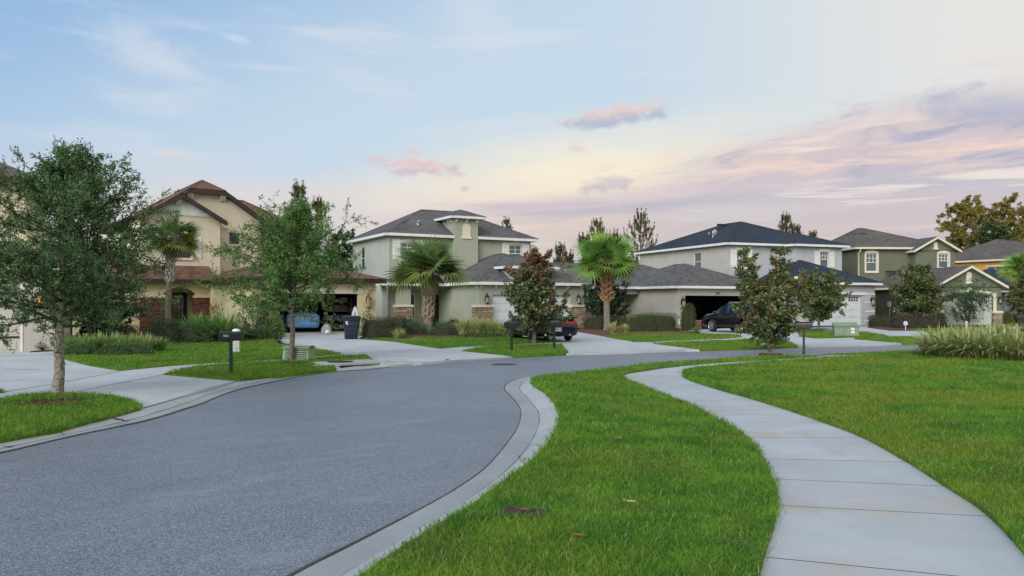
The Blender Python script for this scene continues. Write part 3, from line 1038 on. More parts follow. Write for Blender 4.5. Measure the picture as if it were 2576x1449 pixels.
def hip(mb, x0, x1, y0, y1, z, pitch, gable=()):
    """hipped roof over a rectangle; ridge along the longer side"""
    w, l = x1 - x0, y1 - y0
    if w >= l:
        r = l / 2; zr = z + r * pitch
        a, b = Vector((x0 + r, (y0 + y1) / 2, zr)), Vector((x1 - r, (y0 + y1) / 2, zr))
        mb.face(((x0, y0, z), (x1, y0, z), b, a)); mb.face(((x1, y1, z), (x0, y1, z), a, b))
        mb.face(((x0, y1, z), (x0, y0, z), a)); mb.face(((x1, y0, z), (x1, y1, z), b))
    else:
        r = w / 2; zr = z + r * pitch
        a, b = Vector(((x0 + x1) / 2, y0 + r, zr)), Vector(((x0 + x1) / 2, y1 - r, zr))
        mb.face(((x0, y1, z), (x0, y0, z), a, b)); mb.face(((x1, y0, z), (x1, y1, z), b, a))
        mb.face(((x0, y0, z), (x1, y0, z), a)); mb.face(((x1, y1, z), (x0, y1, z), b))
    # ridge and hip caps
    return a, b


def caps(mb, pts, w=0.13):
    for p, q in pts:
        p, q = Vector(p), Vector(q)
        s = (q - p).cross(Vector((0, 0, 1)))
        if s.length < 1e-6: continue
        s = s.normalized() * w
        up = Vector((0, 0, 0.035)); dn = Vector((0, 0, -0.03))
        mb.face((p - s + dn, p + up, q + up, q - s + dn)); mb.face((p + up, p + s + dn, q + s + dn, q + up))


def fascia(mb, pts, z, hgt=0.2, t=0.035, closed=True):
    """boards round the eaves just inside the roof edge"""
    n = len(pts)
    for i in range(n if closed else n - 1):
        a, b = pts[i], pts[(i + 1) % n]
        f = Face(a, b)
        f.box(mb, 0.0 if i % 2 == 0 else t, f.len if i % 2 == 0 else f.len - t, z - hgt, z - 0.012, -t, 0.0)


def hiproof(h, x0, x1, y0, y1, z, pitch, shm, fm='white', hgt=0.2, soffit='white'):
    mb = MB()
    a, b = hip(mb, x0, x1, y0, y1, z, pitch)
    cs = [((x0, y0, z), a if (x1 - x0) >= (y1 - y0) else a), ((x1, y0, z), b if (x1 - x0) >= (y1 - y0) else a), ((x0, y1, z), a if (x1 - x0) >= (y1 - y0) else b), ((x1, y1, z), b), (a, b)]
    caps(mb, cs)
    o = h.part('roof', mb, M[shm])
    mb = MB()
    fascia(mb, [(x0, y0), (x1, y0), (x1, y1), (x0, y1)], z, hgt)
    e = 0.035
    mb.face(((x0 + e, y0 + e, z - hgt + 0.03), (x0 + e, y1 - e, z - hgt + 0.03), (x1 - e, y1 - e, z - hgt + 0.03), (x1 - e, y0 + e, z - hgt + 0.03)))
    h.part('fascia', mb, M[fm])
    return o


def corbels(h, f, ss, z, m='white', hh=0.22, d=0.2, w=0.13):
    for s in ss:
        mb = MB()
        f.box(mb, s - w / 2, s + w / 2, z - hh * 0.45, z, 0.0, d)
        f.box(mb, s - w / 2, s + w / 2, z - hh * 0.75, z - hh * 0.45, 0.0, d * 0.7)
        f.box(mb, s - w / 2, s + w / 2, z - hh, z - hh * 0.75, 0.0, d * 0.4)
        h.part('corbel', mb, M[m])


def garage_door(h, f, s0, s1, z0, z1, m, cols=4, rows=4, rec=0.16, lites=False, straps=False):
    mb = MB()
    rh = (z1 - z0) / rows
    cw = (s1 - s0) / cols
    for r in range(rows):
        f.box(mb, s0, s1, z0 + r * rh + 0.008, z0 + (r + 1) * rh - 0.008, -rec - 0.05, -rec)
        for c in range(cols):
            a, b, c0, c1 = s0 + c * cw + 0.13, s0 + (c + 1) * cw - 0.13, z0 + r * rh + 0.11, z0 + (r + 1) * rh - 0.11
            if lites and r == rows - 1: continue
            f.box(mb, a, b, c0, c1, -rec, -rec + 0.014)
    f.box(mb, s0, s1, z0, z1, -rec - 0.07, -rec - 0.055)
    d = h.part('garage_door', mb, M[m])
    if lites:
        for c in range(cols):
            mb = MB(); gl = MB()
            a, b, c0, c1 = s0 + c * cw + 0.17, s0 + (c + 1) * cw - 0.17, z1 - rh + 0.12, z1 - 0.12
            gl.face((f.at(a, c0, -rec + 0.004), f.at(b, c0, -rec + 0.004), f.at(b, c1, -rec + 0.004), f.at(a, c1, -rec + 0.004)))
            for k in range(1, 4):
                s = a + (b - a) * k / 4
                f.box(mb, s - 0.02, s + 0.02, c0, c1, -rec + 0.004, -rec + 0.02)
            f.box(mb, a, b, (c0 + c1) / 2 - 0.02, (c0 + c1) / 2 + 0.02, -rec + 0.004, -rec + 0.018)
            mb.v += gl.v and []
            w = h.part('door_window', gl, M['glassd'], parent=d)
            h.part('door_muntin', mb, M[m], parent=d)
    if straps:
        for z in straps:
            mb = MB()
            for s, sg in ((s0, 1), (s1, -1)):
                a, b = sorted((s + sg * 0.04, s + sg * 0.66))
                f.box(mb, a, b, z - 0.03, z + 0.03, -rec + 0.014, -rec + 0.03)
                f.box(mb, min(s + sg * .6, s + sg * .7), max(s + sg * .6, s + sg * .7), z - 0.05, z + 0.05, -rec + 0.014, -rec + 0.03)
            h.part('strap_hinge', mb, M['black'], parent=d)
    return d


def lantern(h, f, s, z, m='black', lit=False, sc=1.0):
    """wall lantern: back plate, arm, cap, cage with glass"""
    mb = MB()
    c = f.at(s, z, 0.17 * sc)
    f.box(mb, s - 0.05 * sc, s + 0.05 * sc, z - 0.10 * sc, z + 0.16 * sc, 0.0, 0.03)
    mb.tube([f.at(s, z + 0.10 * sc, 0.02), f.at(s, z + 0.30 * sc, 0.09 * sc), f.at(s, z + 0.30 * sc, 0.17 * sc), f.at(s, z + 0.22 * sc, 0.17 * sc)], 0.016 * sc, 6)
    mb.lathe([(0.005, 0.24 * sc), (0.035 * sc, 0.2 * sc), (0.08 * sc, 0.13 * sc), (0.13 * sc, 0.08 * sc), (0.13 * sc, 0.065 * sc), (0.02, 0.065 * sc)], 10, c)
    for k in range(6):
        a = 2 * math.pi * k / 6
        p = c + Vector((math.cos(a) * 0.10 * sc, math.sin(a) * 0.10 * sc, 0))
        q = c + Vector((math.cos(a) * 0.075 * sc, math.sin(a) * 0.075 * sc, -0.24 * sc))
        mb.tube([p + Vector((0, 0, 0.065 * sc)), q], 0.010 * sc, 4, cap=False)
    mb.lathe([(0.09 * sc, -0.225 * sc), (0.09 * sc, -0.26 * sc), (0.03 * sc, -0.31 * sc), (0.004, -0.33 * sc)], 10, c)
    o = h.part('lantern', mb, M[m])
    g = MB()
    g.lathe([(0.088 * sc, 0.06 * sc), (0.066 * sc, -0.22 * sc)], 10, c)
    h.part('lantern_glass', g, M['lit' if lit else 'lampglass'], parent=o)


def pier(h, f, s0, s1, z0, z1, m, out=0.06, cap='creamtrim', back=0.4):
    mb = MB()
    rnd = random.Random(int(s0 * 100))
    z = z0
    while z < z1 - 0.01:            # courses that stand out unevenly
        dz = min(rnd.uniform(0.09, 0.17), z1 - z)
        o = rnd.uniform(-0.018, 0.018)
        f.box(mb, s0 - 0.05 + o, s1 + 0.05 - o, z, z + dz, -back, out + o)
        z += dz
    p = h.part('stone_pier', mb, M[m])
    mb = MB()
    f.box(mb, s0 - 0.09, s1 + 0.09, z1, z1 + 0.15, -back, out + 0.05)
    h.part('pier_cap', mb, M[cap], parent=p, bevel=0.012)


def roofbits(h, pts):
    """pipes and dish on the roof: (kind, x, y, z)"""
    for k, x, y, z in pts:
        mb = MB()
        if k == 'vent_pipe':
            mb.tube([(x, y, z - 0.2), (x, y, z + 0.32)], 0.05, 8)
        elif k == 'gooseneck_vent':
            mb.tube([(x, y, z - 0.1), (x, y, z + 0.2), (x, y - 0.1, z + 0.28), (x, y - 0.2, z + 0.2)], 0.12, 10)
        elif k == 'satellite_dish':
            mb.tube([(x, y, z - 0.1), (x, y, z + 0.3)], 0.03, 6)
            mb.ball((x, y - 0.05, z + 0.4), (0.25, 0.07, 0.25))
        elif k == 'ridge_vent':
            mb.box((x - 0.5, y - 0.15, z - 0.1), (x + 0.5, y + 0.15, z + 0.05))
        h.part(k, mb, M['fbrown' if k == 'ridge_vent' else 'metal'])


def body(h, m, x0, x1, y0, y1, z0, z1, holes=None, name='wall'):
    """four walls of a rectangular volume, holes per side: 'f','r','b','l' as (s0,s1,z0,z1)"""
    holes = holes or {}
    mb = MB()
    F_ = {'f': Face((x0, y0), (x1, y0)), 'r': Face((x1, y0), (x1, y1)), 'b': Face((x1, y1), (x0, y1)), 'l': Face((x0, y1), (x0, y0))}
    for k, f in F_.items():
        f.wall(mb, z0, z1, holes.get(k, ()))
    h.part(name, mb, M[m])
    return F_


def garage_room(h, x0, x1, y0, y1, z1, m='interior'):
    mb = MB()
    mb.face(((x0, y1, 0.1), (x1, y1, 0.1), (x1, y1, z1), (x0, y1, z1)))
    mb.face(((x0, y0, 0.1), (x0, y1, 0.1), (x0, y1, z1), (x0, y0, z1)))
    mb.face(((x1, y0, 0.1), (x1, y0, z1), (x1, y1, z1), (x1, y1, 0.1)))
    mb.face(((x0, y0, z1), (x0, y1, z1), (x1, y1, z1), (x1, y0, z1)))
    h.part('interior_wall', mb, M[m])
    mb = MB()
    mb.box((x0, y0 - 0.02, -0.02), (x1, y1, 0.098))
    h.part('garage_floor', mb, M['conc'])


def text(h_or_root, s, size, loc, rot, m, name='house_number', ext=0.004):
    cu = bpy.data.curves.new(name, 'FONT')
    cu.body = s
    cu.size = size
    cu.extrude = ext
    cu.align_x = 'CENTER'
    o = bpy.data.objects.new(name, cu)
    COL.objects.link(o)
    dg = bpy.context.evaluated_depsgraph_get()
    me = bpy.data.meshes.new_from_object(o.evaluated_get(dg))
    bpy.data.objects.remove(o)
    me.materials.clear()
    me.materials.append(m)
    n = bpy.data.objects.new(name, me)
    COL.objects.link(n)
    n.parent = h_or_root
    n.location = loc
    n.rotation_euler = rot
    return n


m_, t_, p_ = new_mat('lit_lantern_glass')
p_.inputs['Base Color'].default_value = (0.8, 0.35, 0.08, 1)
p_.inputs['Emission Color'].default_value = (1.0, 0.38, 0.07, 1)
p_.inputs['Emission Strength'].default_value = 1.6
M['lit'] = m_


# ---- the cream house with the open garage -------------------------------------------------
def cream_house():
    h = House('two_storey_house', 'cream two storey house with red brown roof, brown stone porch piers and open garage', 628, 40.5, 36)
    # garage wing
    fg = body(h, 'cream', 0, 7.05, 0, 11, 0, 3.0, {'f': [(1.05, 6.0, 0.0, 2.22)]})
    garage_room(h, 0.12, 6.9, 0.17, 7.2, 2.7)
    mb = MB(); fg['f'].box(mb, 0.75, 6.32, 2.22, 2.46, 0.0, 0.05); h.part('garage_lintel', mb, M['creamtrim'], bevel=0.01)
    lantern(h, fg['f'], 6.52, 1.85, 'copper', sc=1.45)
    hiproof(h, -0.45, 7.5, -0.45, 11.4, 3.06, 0.28, 'shbrown', 'fbrown', 0.24)
    # porch range
    y = 7.3
    mb = MB()
    f = Face((-7.5, y), (0, y))
    # porch front with a segmental arch opening (s = u + 7.5)
    s0, s1, zs, rise = 5.0, 6.72, 2.25, 0.38
    f.wall(mb, 0, 3.0, [(s0, s1, 0.0, zs)], depth=0.35)
    N = 10
    ar = [(s0 + (s1 - s0) * k / N, zs + rise * math.sin(math.pi * k / N) ** 0.8) for k in range(N + 1)]
    mb2 = MB()
    f.wall(mb2, 0, 3.0, [(s0, s1, 0.0, zs + rise)], depth=0.35)
    for (a, b) in zip(ar, ar[1:]):
        mb2.face((f.at(a[0], a[1]), f.at(b[0], b[1]), f.at(b[0], zs + rise), f.at(a[0], zs + rise)))
        mb2.face((f.at(a[0], a[1]), f.at(a[0], a[1], -0.35), f.at(b[0], b[1], -0.35), f.at(b[0], b[1])))
    Face((-7.5, 14), (-7.5, y)).wall(mb2, 0, 3.0)
    h.part('wall', mb2, M['cream'])
    pier(h, f, 3.78, 4.98, 0, 2.02, 'stonebrown', 0.10, 'creamtrim')
    pier(h, f, 6.72, 7.42, 0, 2.02, 'stonebrown', 0.10, 'creamtrim')
    # recess behind the arch and the door
    mb = MB()
    fb = Face((-3.2, y + 1.5), (0, y + 1.5))
    fb.wall(mb, 0, 3.0)
    Face((-3.0, y + 0.36), (-3.0, y + 1.5)).wall(mb, 0, 3.0)
    mb.face(((-3.2, y + .3, 2.75), (0, y + .3, 2.75), (0, y + 1.5, 2.75), (-3.2, y + 1.5, 2.75)))
    h.part('porch_wall', mb, M['cream'])
    mb = MB()
    fb.box(mb, 1.15, 2.3, 0.05, 2.35, 0.0, 0.06)
    d = h.part('front_door', mb, M['darkwood'])
    mb = MB(); fb.box(mb, 1.38, 2.07, 0.55, 2.15, 0.06, 0.075); h.part('door_frame', mb, M['white'], parent=d)
    mb = MB(); fb.box(mb, 1.41, 2.04, 0.58, 2.12, 0.075, 0.08); h.part('door_glass', mb, M['glassd'], parent=d)
    mb = MB()
    c = fb.at(1.72, 1.42, 0.09)
    mb.tube([c + fb.d * (0.13 * math.cos(a * math.pi / 8)) + Vector((0, 0, 0.19 * math.sin(a * math.pi / 8))) for a in range(17)], 0.016, 5)
    h.part('door_ornament', mb, M['metal'], parent=d)
    # lower roof over the porch range, leaning on the upper walls
    mb = MB()
    e0, e1, z0, z1 = y - 0.45, y + 1.45, 3.06, 4.02
    mb.face(((-7.95, e0, z0), (0.3, e0, z0), (0.3, e1 + 1.2, z1 + .6), (-7.95, e1 + 1.2, z1 + .6)))
    h.part('roof', mb, M['shbrown'])
    mb = MB()
    ff = Face((-7.95, e0), (-0.45, e0)); ff.box(mb, 0, ff.len, z0 - 0.24, z0 - 0.012, -0.035, 0)
    mb.face(((-7.9, e0 + .04, z0 - .2), (-7.9, y, z0 - .2), (-0.45, y, z0 - .2), (-0.45, e0 + .04, z0 - .2)))
    h.part('fascia', mb, M['fbrown'])
    # upper left gable
    ya = y + 1.25
    fa = Face((-3.5, ya), (0.95, ya))
    mb = MB()
    fa.wall(mb, 3.4, 6.62, [(1.55, 2.75, 4.37, 5.62)])
    pk = (-1.28, 8.09)
    Face((0.95, ya), (0.95, ya + 2)).wall(mb, 3.4, 6.62); Face((-3.5, ya + 6), (-3.5, ya)).wall(mb, 3.4, 6.62)
    h.part('wall', mb, M['creamup'])
    window(h, fa, 1.55, 2.75, 4.37, 5.62, 'glassd', cols=2, rows=1, double=False, shutters=0.58, frame='black', trim='creamtrim', head=0.0, shutz=(4.36, 5.66))
    mb = MB()                         # white board gable with a scalloped lower edge
    zt = 6.93
    sl = lambda u: 8.05 - abs(u + 1.28) * 0.58
    n = 34
    us = [-3.5 + 4.45 * k / n for k in range(n + 1)]
    for a, b in zip(us, us[1:]):
        fz = lambda k: zt
        mb.face(((a, ya - .05, min(zt, sl(a))), (b, ya - .05, min(zt, sl(b))), (b, ya - .05, max(sl(b), zt if sl(b) > zt else sl(b))), (a, ya - .05, max(sl(a), zt if sl(a) > zt else sl(a)))))
        if sl((a + b) / 2) > zt:
            m2 = (a + b) / 2
            mb.face(((a, ya - .05, zt), (a + (b - a) * .2, ya - .05, zt - .075), (m2, ya - .05, zt - .10), (b - (b - a) * .2, ya - .05, zt - .075), (b, ya - .05, zt)))
            mb.box((a + 0.004, ya - .062, zt - 0.02), (a + 0.024, ya - .051, sl(a) - 0.02))
    h.part('gable_boarding', mb, M['white'])
    mb = MB()
    mb.face(((-3.5, ya, 6.62), (0.95, ya, 6.62), (0.95, ya, sl(0.95)), (-1.28, ya, 8.05), (-3.5, ya, sl(-3.5))))
    h.part('gable_wall', mb, M['creamup'])

    def rake(pts, y0, y1, name='barge_board', m='fbrown', hg=0.26):
        mb = MB()
        for p, q in zip(pts, pts[1:]):
            mb.hexa([(p[0], y0, p[1] - hg), (q[0], y0, q[1] - hg), (q[0], y1, q[1] - hg), (p[0], y1, p[1] - hg), (p[0], y0, p[1] - .01), (q[0], y0, q[1] - .01), (q[0], y1, q[1] - .01), (p[0], y1, p[1] - .01)])
        h.part(name, mb, M[m])

    yr = ya - 0.5
    L, Pk, Q = (-3.84, 6.61), (-1.28, 8.09), (1.28, 6.61)
    mb = MB()
    for a, b in ((L, Pk), (Pk, Q)):
        mb.face(((a[0], yr, a[1]), (b[0], yr, b[1]), (b[0], ya + 7, b[1]), (a[0], ya + 7, a[1])))
    h.part('roof', mb, M['shbrown'])
    rake([L, Pk, Q], yr + 0.01, yr + 0.05)
    mb = MB()
    for a, b in ((L, Pk), (Pk, Q)):
        mb.face(((a[0], yr + .03, a[1] - .2), (b[0], yr + .03, b[1] - .2), (b[0], ya, b[1] - .2), (a[0], ya, a[1] - .2)))
    h.part('soffit', mb, M['fbrown'])
    # upper right volume with the clipped gable
    yb = ya + 1.0
    fb2 = Face((-3.2, yb), (3.7, yb))
    mb = MB()
    fb2.wall(mb, 3.4, 6.9, [(5.0, 5.62, 5.38, 6.1)])
    Face((3.7, yb), (3.7, yb + 3)).wall(mb, 3.4, 6.9)
    sp = 0.62
    mb.face(((-3.2, yb, 6.9), (3.7, yb, 6.9), (1.32, yb, 8.45), (-0.6, yb, 8.45)))
    h.part('wall', mb, M['creamup'])
    window(h, fb2, 5.0, 5.62, 5.38, 6.1, 'glassd', cols=1, rows=1, double=False, frame='black', trim='creamtrim', head=0.17, sill=True)
    mb = MB()                         # pale trim band under the clipped gable
    mb.hexa([(-0.75, yb - .03, 8.1), (1.5, yb - .03, 8.1), (1.5, yb - .003, 8.1), (-0.75, yb - .003, 8.1), (-0.5, yb - .03, 8.42), (1.25, yb - .03, 8.42), (1.25, yb - .003, 8.42), (-0.5, yb - .003, 8.42)])
    mb.hexa([(1.28, yb - .04, 8.05), (3.7, yb - .04, 6.45), (3.7, yb - .003, 6.45), (1.28, yb - .003, 8.05), (1.28, yb - .04, 8.42), (3.7, yb - .04, 6.82), (3.7, yb - .003, 6.82), (1.28, yb - .003, 8.42)])
    h.part('gable_trim', mb, M['creamtrim'])
    yc = yb - 0.5
    A, B, C, D = (-3.1, 6.95), (-0.66, 8.6), (1.42, 8.6), (3.92, 6.95)
    rz = 9.30
    mb = MB()
    mb.face(((B[0], yc, B[1]), (C[0], yc, C[1]), (0.38, yc + 1.25, rz)))
    mb.face(((C[0], yc, C[1]), (D[0], yc, D[1]), (D[0], yb + 8, D[1]), (0.38, yb + 8, rz), (0.38, yc + 1.25, rz)))
    mb.face(((B[0], yc, B[1]), (0.38, yc + 1.25, rz), (0.38, yb + 8, rz), (A[0], yb + 8, A[1]), (A[0], yc, A[1])))
    caps(mb, [((B[0], yc, B[1]), (0.38, yc + 1.25, rz)), ((C[0], yc, C[1]), (0.38, yc + 1.25, rz)), ((0.38, yc + 1.25, rz), (0.38, yb + 8, rz))])
    h.part('roof', mb, M['shbrown'])
    rake([A, B, C, D], yc + 0.01, yc + 0.05, hg=0.28)
    mb = MB()
    for a, b in ((A, B), (B, C), (C, D)):
        mb.face(((a[0], yc + .03, a[1] - .22), (b[0], yc + .03, b[1] - .22), (b[0], yb, b[1] - .22), (a[0], yb, a[1] - .22)))
    mb.face(((D[0], yc + .03, D[1] - .22), (D[0], yb + 3, D[1] - .22), (3.7, yb + 3, D[1] - .22), (3.7, yc + .03, D[1] - .22)))
    ff = Face((D[0], yc), (D[0], yb + 3)); ff.box(mb, 0, ff.len, D[1] - .25, D[1] - .01, -.035, 0)
    h.part('soffit', mb, M['fbrown'])
    corbels(h, fb2, [2.62, 4.55], 8.34, 'creamtrim', 0.36, 0.34, 0.34)
    corbels(h, fa, [2.02], 7.78, 'creamtrim', 0.36, 0.34, 0.34)
    # rear main block to the right
    body(h, 'creamup', -3.5, 7.9, yb + 2.9, yb + 9.5, 0, 6.4)
    hiproof(h, -3.95, 8.35, yb + 2.45, yb + 9.95, 6.6, 0.62, 'shbrown', 'fbrown', 0.22)
    roofbits(h, [('gooseneck_vent', -3.0, yb + 3.3, 7.2)])
    return h


# ---- the sage green house ------------------------------------------------------------------
def sage_house():
    h = House('two_storey_house', 'sage green grey two storey house with small tower, white shutters and tan stone piers', 1204, 50.5, 29)
    ym = 6.2
    z0 = 0.0
    fg = body(h, 'sage', 0, 8.05, 0, 9, 0, 3.0, {'f': [(0.97, 6.98, 0.0, 2.24)]})
    garage_door(h, fg['f'], 0.97, 6.98, 0.02, 2.24, 'whitedoor', cols=8, rows=4)
    pier(h, fg['f'], -0.22, 0.92, 0, 1.45, 'stonetan', 0.10)
    pier(h, fg['f'], 7.05, 8.08, 0, 1.45, 'stonetan', 0.10)
    lantern(h, fg['f'], 0.52, 2.0, 'black', sc=1.2); lantern(h, fg['f'], 7.52, 2.0, 'black', sc=1.2)
    corbels(h, fg['f'], [0.15, 1.2, 2.3, 5.6, 6.7, 7.8], 2.87, 'creamtrim')
    corbels(h, fg['l'], [8.85], 2.87, 'creamtrim')
    hiproof(h, -0.4, 8.45, -0.4, 10.0, 3.08, 0.48, 'shgrey', 'white', 0.2)
    # small raised front over the garage
    mb = MB()
    fd = Face((2.3, -0.02), (5.4, -0.02)); fd.wall(mb, 3.0, 4.05)
    Face((5.4, -0.02), (5.4, 3)).wall(mb, 3.0, 4.05); Face((2.3, 3), (2.3, -0.02)).wall(mb, 3.0, 4.05)
    h.part('wall', mb, M['sage'])
    corbels(h, fd, [0.35, 0.75, 2.3, 2.7], 3.95, 'creamtrim')
    hiproof(h, 1.95, 5.85, -0.45, 3.6, 4.14, 0.40, 'shgrey', 'white', 0.18)
    # main block
    x0, x1, y1 = -3.7, 7.45, 14.2
    fm = body(h, 'sagel', x0, x1, ym, y1, 0, 6.35, {'f': [(0.85, 1.85, 4.75, 5.85), (9.35, 10.38, 4.75, 6.0)], 'l': [(y1 - 12.3, y1 - 11.4, 4.2, 5.85)]})
    window(h, fm['f'], 0.85, 1.85, 4.75, 5.85, cols=2, rows=2, top='arch', shutters=0.58, shutz=(4.72, 6.1), trim='creamtrim')
    window(h, fm['f'], 9.35, 10.38, 4.75, 6.0, cols=2, rows=2, top='arch', shutters=0.58, shutz=(4.72, 6.18), trim='creamtrim')
    window(h, fm['l'], y1 - 12.3, y1 - 11.4, 4.2, 5.85, 'glassd', cols=1, rows=1, head=0.0, sill=False)
    mb = MB()                                    # darker front skin: front and side light difference painted as two tones
    fs = Face((x0, ym - 0.012), (x1, ym - 0.012))
    fs.wall(mb, 0, 6.35, [(0.85, 1.85, 4.75, 5.85), (9.35, 10.38, 4.75, 6.0)], depth=0.01)
    h.part('front_wall', mb, M['sage'])
    hiproof(h, x0 - 0.42, x1 + 0.42, ym - 0.42, y1 + 0.42, 6.5, 0.50, 'shgrey', 'white', 0.2)
    # tower
    mb = MB()
    ft = Face((0.98, ym - 0.46), (2.82, ym - 0.46)); ft.wall(mb, 5.0, 7.75)
    ft.wall(mb, 3.5, 5.0)
    Face((2.82, ym - 0.46), (2.82, ym + 3)).wall(mb, 3.5, 7.75); Face((0.98, ym + 3), (0.98, ym - 0.46)).wall(mb, 3.5, 7.75)
    h.part('tower_wall', mb, M['sage'])
    hiproof(h, 0.55, 3.25, ym - 0.86, ym + 3.2, 7.86, 0.42, 'shgrey', 'white', 0.18)
    corbels(h, ft, [0.12, 0.92, 1.72], 7.66, 'creamtrim', 0.24, 0.2, 0.14)
    corbels(h, Face((0.98, ym + 3), (0.98, ym - 0.46)), [3.1, 2.6], 7.66, 'creamtrim', 0.24, 0.2, 0.14)
    mb = MB()
    a0, a1, zb = 0.62, 1.24, 6.42
    pts = [(a0, zb), (a1, zb), (a1, 7.1)] + [((a0 + a1) / 2 + 0.31 * math.cos(t * math.pi / 8), 7.1 + 0.28 * math.sin(t * math.pi / 8)) for t in range(1, 8)] + [(a0, 7.1)]
    mb.face([ft.at(s, z, 0.04) for s, z in pts])
    for p, q in zip(pts, pts[1:] + pts[:1]): mb.face((ft.at(*p, 0), ft.at(*q, 0), ft.at(*q, 0.04), ft.at(*p, 0.04)))
    ft.box(mb, a0 - 0.08, a1 + 0.08, zb - 0.14, zb, 0, 0.07)
    h.part('arched_niche', mb, M['creamtrim'])
    roofbits(h, [('gooseneck_vent', -1.1, 7.4, 7.2), ('vent_pipe', 6.2, 9.0, 7.2)])
    # porch
    yp = 4.2
    mb = MB()
    hz = 3.06
    mb.face(((-4.75, yp - 0.4, hz), (0.4, yp - 0.4, hz), (0.4, ym, hz + 0.3), (-3.7, ym, hz + 0.3)))
    mb.face(((-4.75, yp - 0.4, hz), (-3.7, ym, hz + 0.3), (-4.75, ym, hz)))
    h.part('porch_roof', mb, M['shgrey'])
    mb = MB()
    f = Face((-4.75, yp - 0.4), (-0.40, yp - 0.4)); f.box(mb, 0, f.len, hz - 0.2, hz - 0.012, -0.035, 0)
    f = Face((-4.75, ym), (-4.75, yp - 0.4)); f.box(mb, 0, f.len - 0.035, hz - 0.2, hz - 0.012, -0.035, 0)
    mb.face(((-4.7, yp - .36, hz - .17), (-4.7, ym, hz - .17), (0, ym, hz - .17), (0, yp - .36, hz - .17)))
    h.part('fascia', mb, M['white'])
    fp = Face((-4.6, yp), (0, yp))
    mb = MB(); fp.box(mb, 0.78, 1.68, 0, 2.9, -0.5, 0); h.part('porch_column', mb, M['sage'])
    mb = MB(); Face((-4.3, ym), (-4.3, yp + 0.2)).box(mb, 0, 0.3, 0, 2.9, -0.3, 0.0); h.part('porch_column', mb, M['sagel'])
    pier(h, fp, 0.72, 1.74, 0, 1.45, 'stonetan', 0.09, back=0.6)
    fw = Face((x0, ym - 0.012), (x1, ym - 0.012))
    mb = MB(); fw.box(mb, 1.2, 1.85, 0.7, 2.35, 0.0, 0.05); o = h.part('window', mb, M['white'])
    mb = MB()
    for a, b in ((0.75, 1.5), (1.56, 2.3)): mb.face((fw.at(1.26, a, .055), fw.at(1.79, a, .055), fw.at(1.79, b, .055), fw.at(1.26, b, .055)))
    h.part('pane', mb, M['glassd'], parent=o)
    mb = MB(); fw.box(mb, 2.85, 3.65, 0.05, 2.3, 0.0, 0.05); h.part('front_door', mb, M['darkwood'])
    return h


# ---- the low warm grey house ---------------------------------------------------------------
def low_house():
    h = House('single_storey_house', 'warm grey single storey house with grey hipped roof and dark open garage', 1705, 53.0, 27)
    fg = body(h, 'beige', 0, 7.7, 0, 9, 0, 2.72, {'f': [(0.62, 6.2, 0.0, 2.22)]})
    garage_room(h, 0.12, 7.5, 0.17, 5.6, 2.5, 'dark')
    mb = MB()
    fg['f'].box(mb, 3.0, 3.12, 0.1, 2.2, -3.2, -3.1)
    h.part('garage_post', mb, M['interior'])
    lantern(h, fg['f'], 0.32, 1.75, 'black', sc=1.35)
    mb = MB(); fg['f'].box(mb, -0.004, 0.52, 0.0, 0.62, 0, 0.03); fg['l'].box(mb, 8.45, 9.0, 0.0, 0.62, 0, 0.03); h.part('quoin', mb, M['beige'])
    mb = MB(); fg['l'].box(mb, 8.2, 9.0, 0.72, 1.3, 0, 0.03); h.part('quoin', mb, M['sagel'])
    text(h.root, '7875', 0.22, (3.45, -0.03, 2.30), (R(90), 0, 0), M['black'])
    hiproof(h, -0.42, 8.1, -0.42, 9.4, 2.88, 0.40, 'shgrey', 'white', 0.18)
    fm = body(h, 'beige', -4.2, 7.5, 5.8, 14, 0, 2.72)
    x0, x1, y0, y1, z, zr = -4.6, 8.0, 4.0, 14.4, 2.9, 4.72
    ym = (y0 + y1) / 2
    mb = MB()
    mb.face(((x0, y0, z), (x1, y0, z), (x1 - 4, ym, zr), (x0, ym, zr))); mb.face(((x1, y1, z), (x0, y1, z), (x0, ym, zr), (x1 - 4, ym, zr))); mb.face(((x1, y0, z), (x1, y1, z), (x1 - 4, ym, zr)))
    caps(mb, [((x0, ym, zr), (x1 - 4, ym, zr)), ((x1, y0, z), (x1 - 4, ym, zr))])
    h.part('roof', mb, M['shgrey'])
    mb = MB(); fascia(mb, [(x0, y0), (x1, y0), (x1, y1), (x0, y1)], z, 0.18)
    mb.face(((x0 + .04, y0 + .04, z - .15), (x0 + .04, y1, z - .15), (x1, y1, z - .15), (x1, y0 + .04, z - .15)))
    h.part('fascia', mb, M['white'])
    mb = MB(); mb.face(((-4.2, y0 + .1, z - .1), (-4.2, y1 - .1, z - .1), (-4.2, ym, zr - .12))); h.part('gable_wall', mb, M['beige'])
    mb = MB(); Face((-4.4, 4.3), (-0.05, 4.3)).box(mb, 0, 4.3, 2.35, 2.72, -0.3, 0); h.part('porch_beam', mb, M['grey'])
    mb = MB(); Face((-7, 5.79), (0, 5.79)).box(mb, 4.3, 5.2, 0, 2.2, 0, .04); h.part('front_door', mb, M['darkwood'])
    roofbits(h, [('ridge_vent', -3.1, 8.2, 4.42)])
    return h


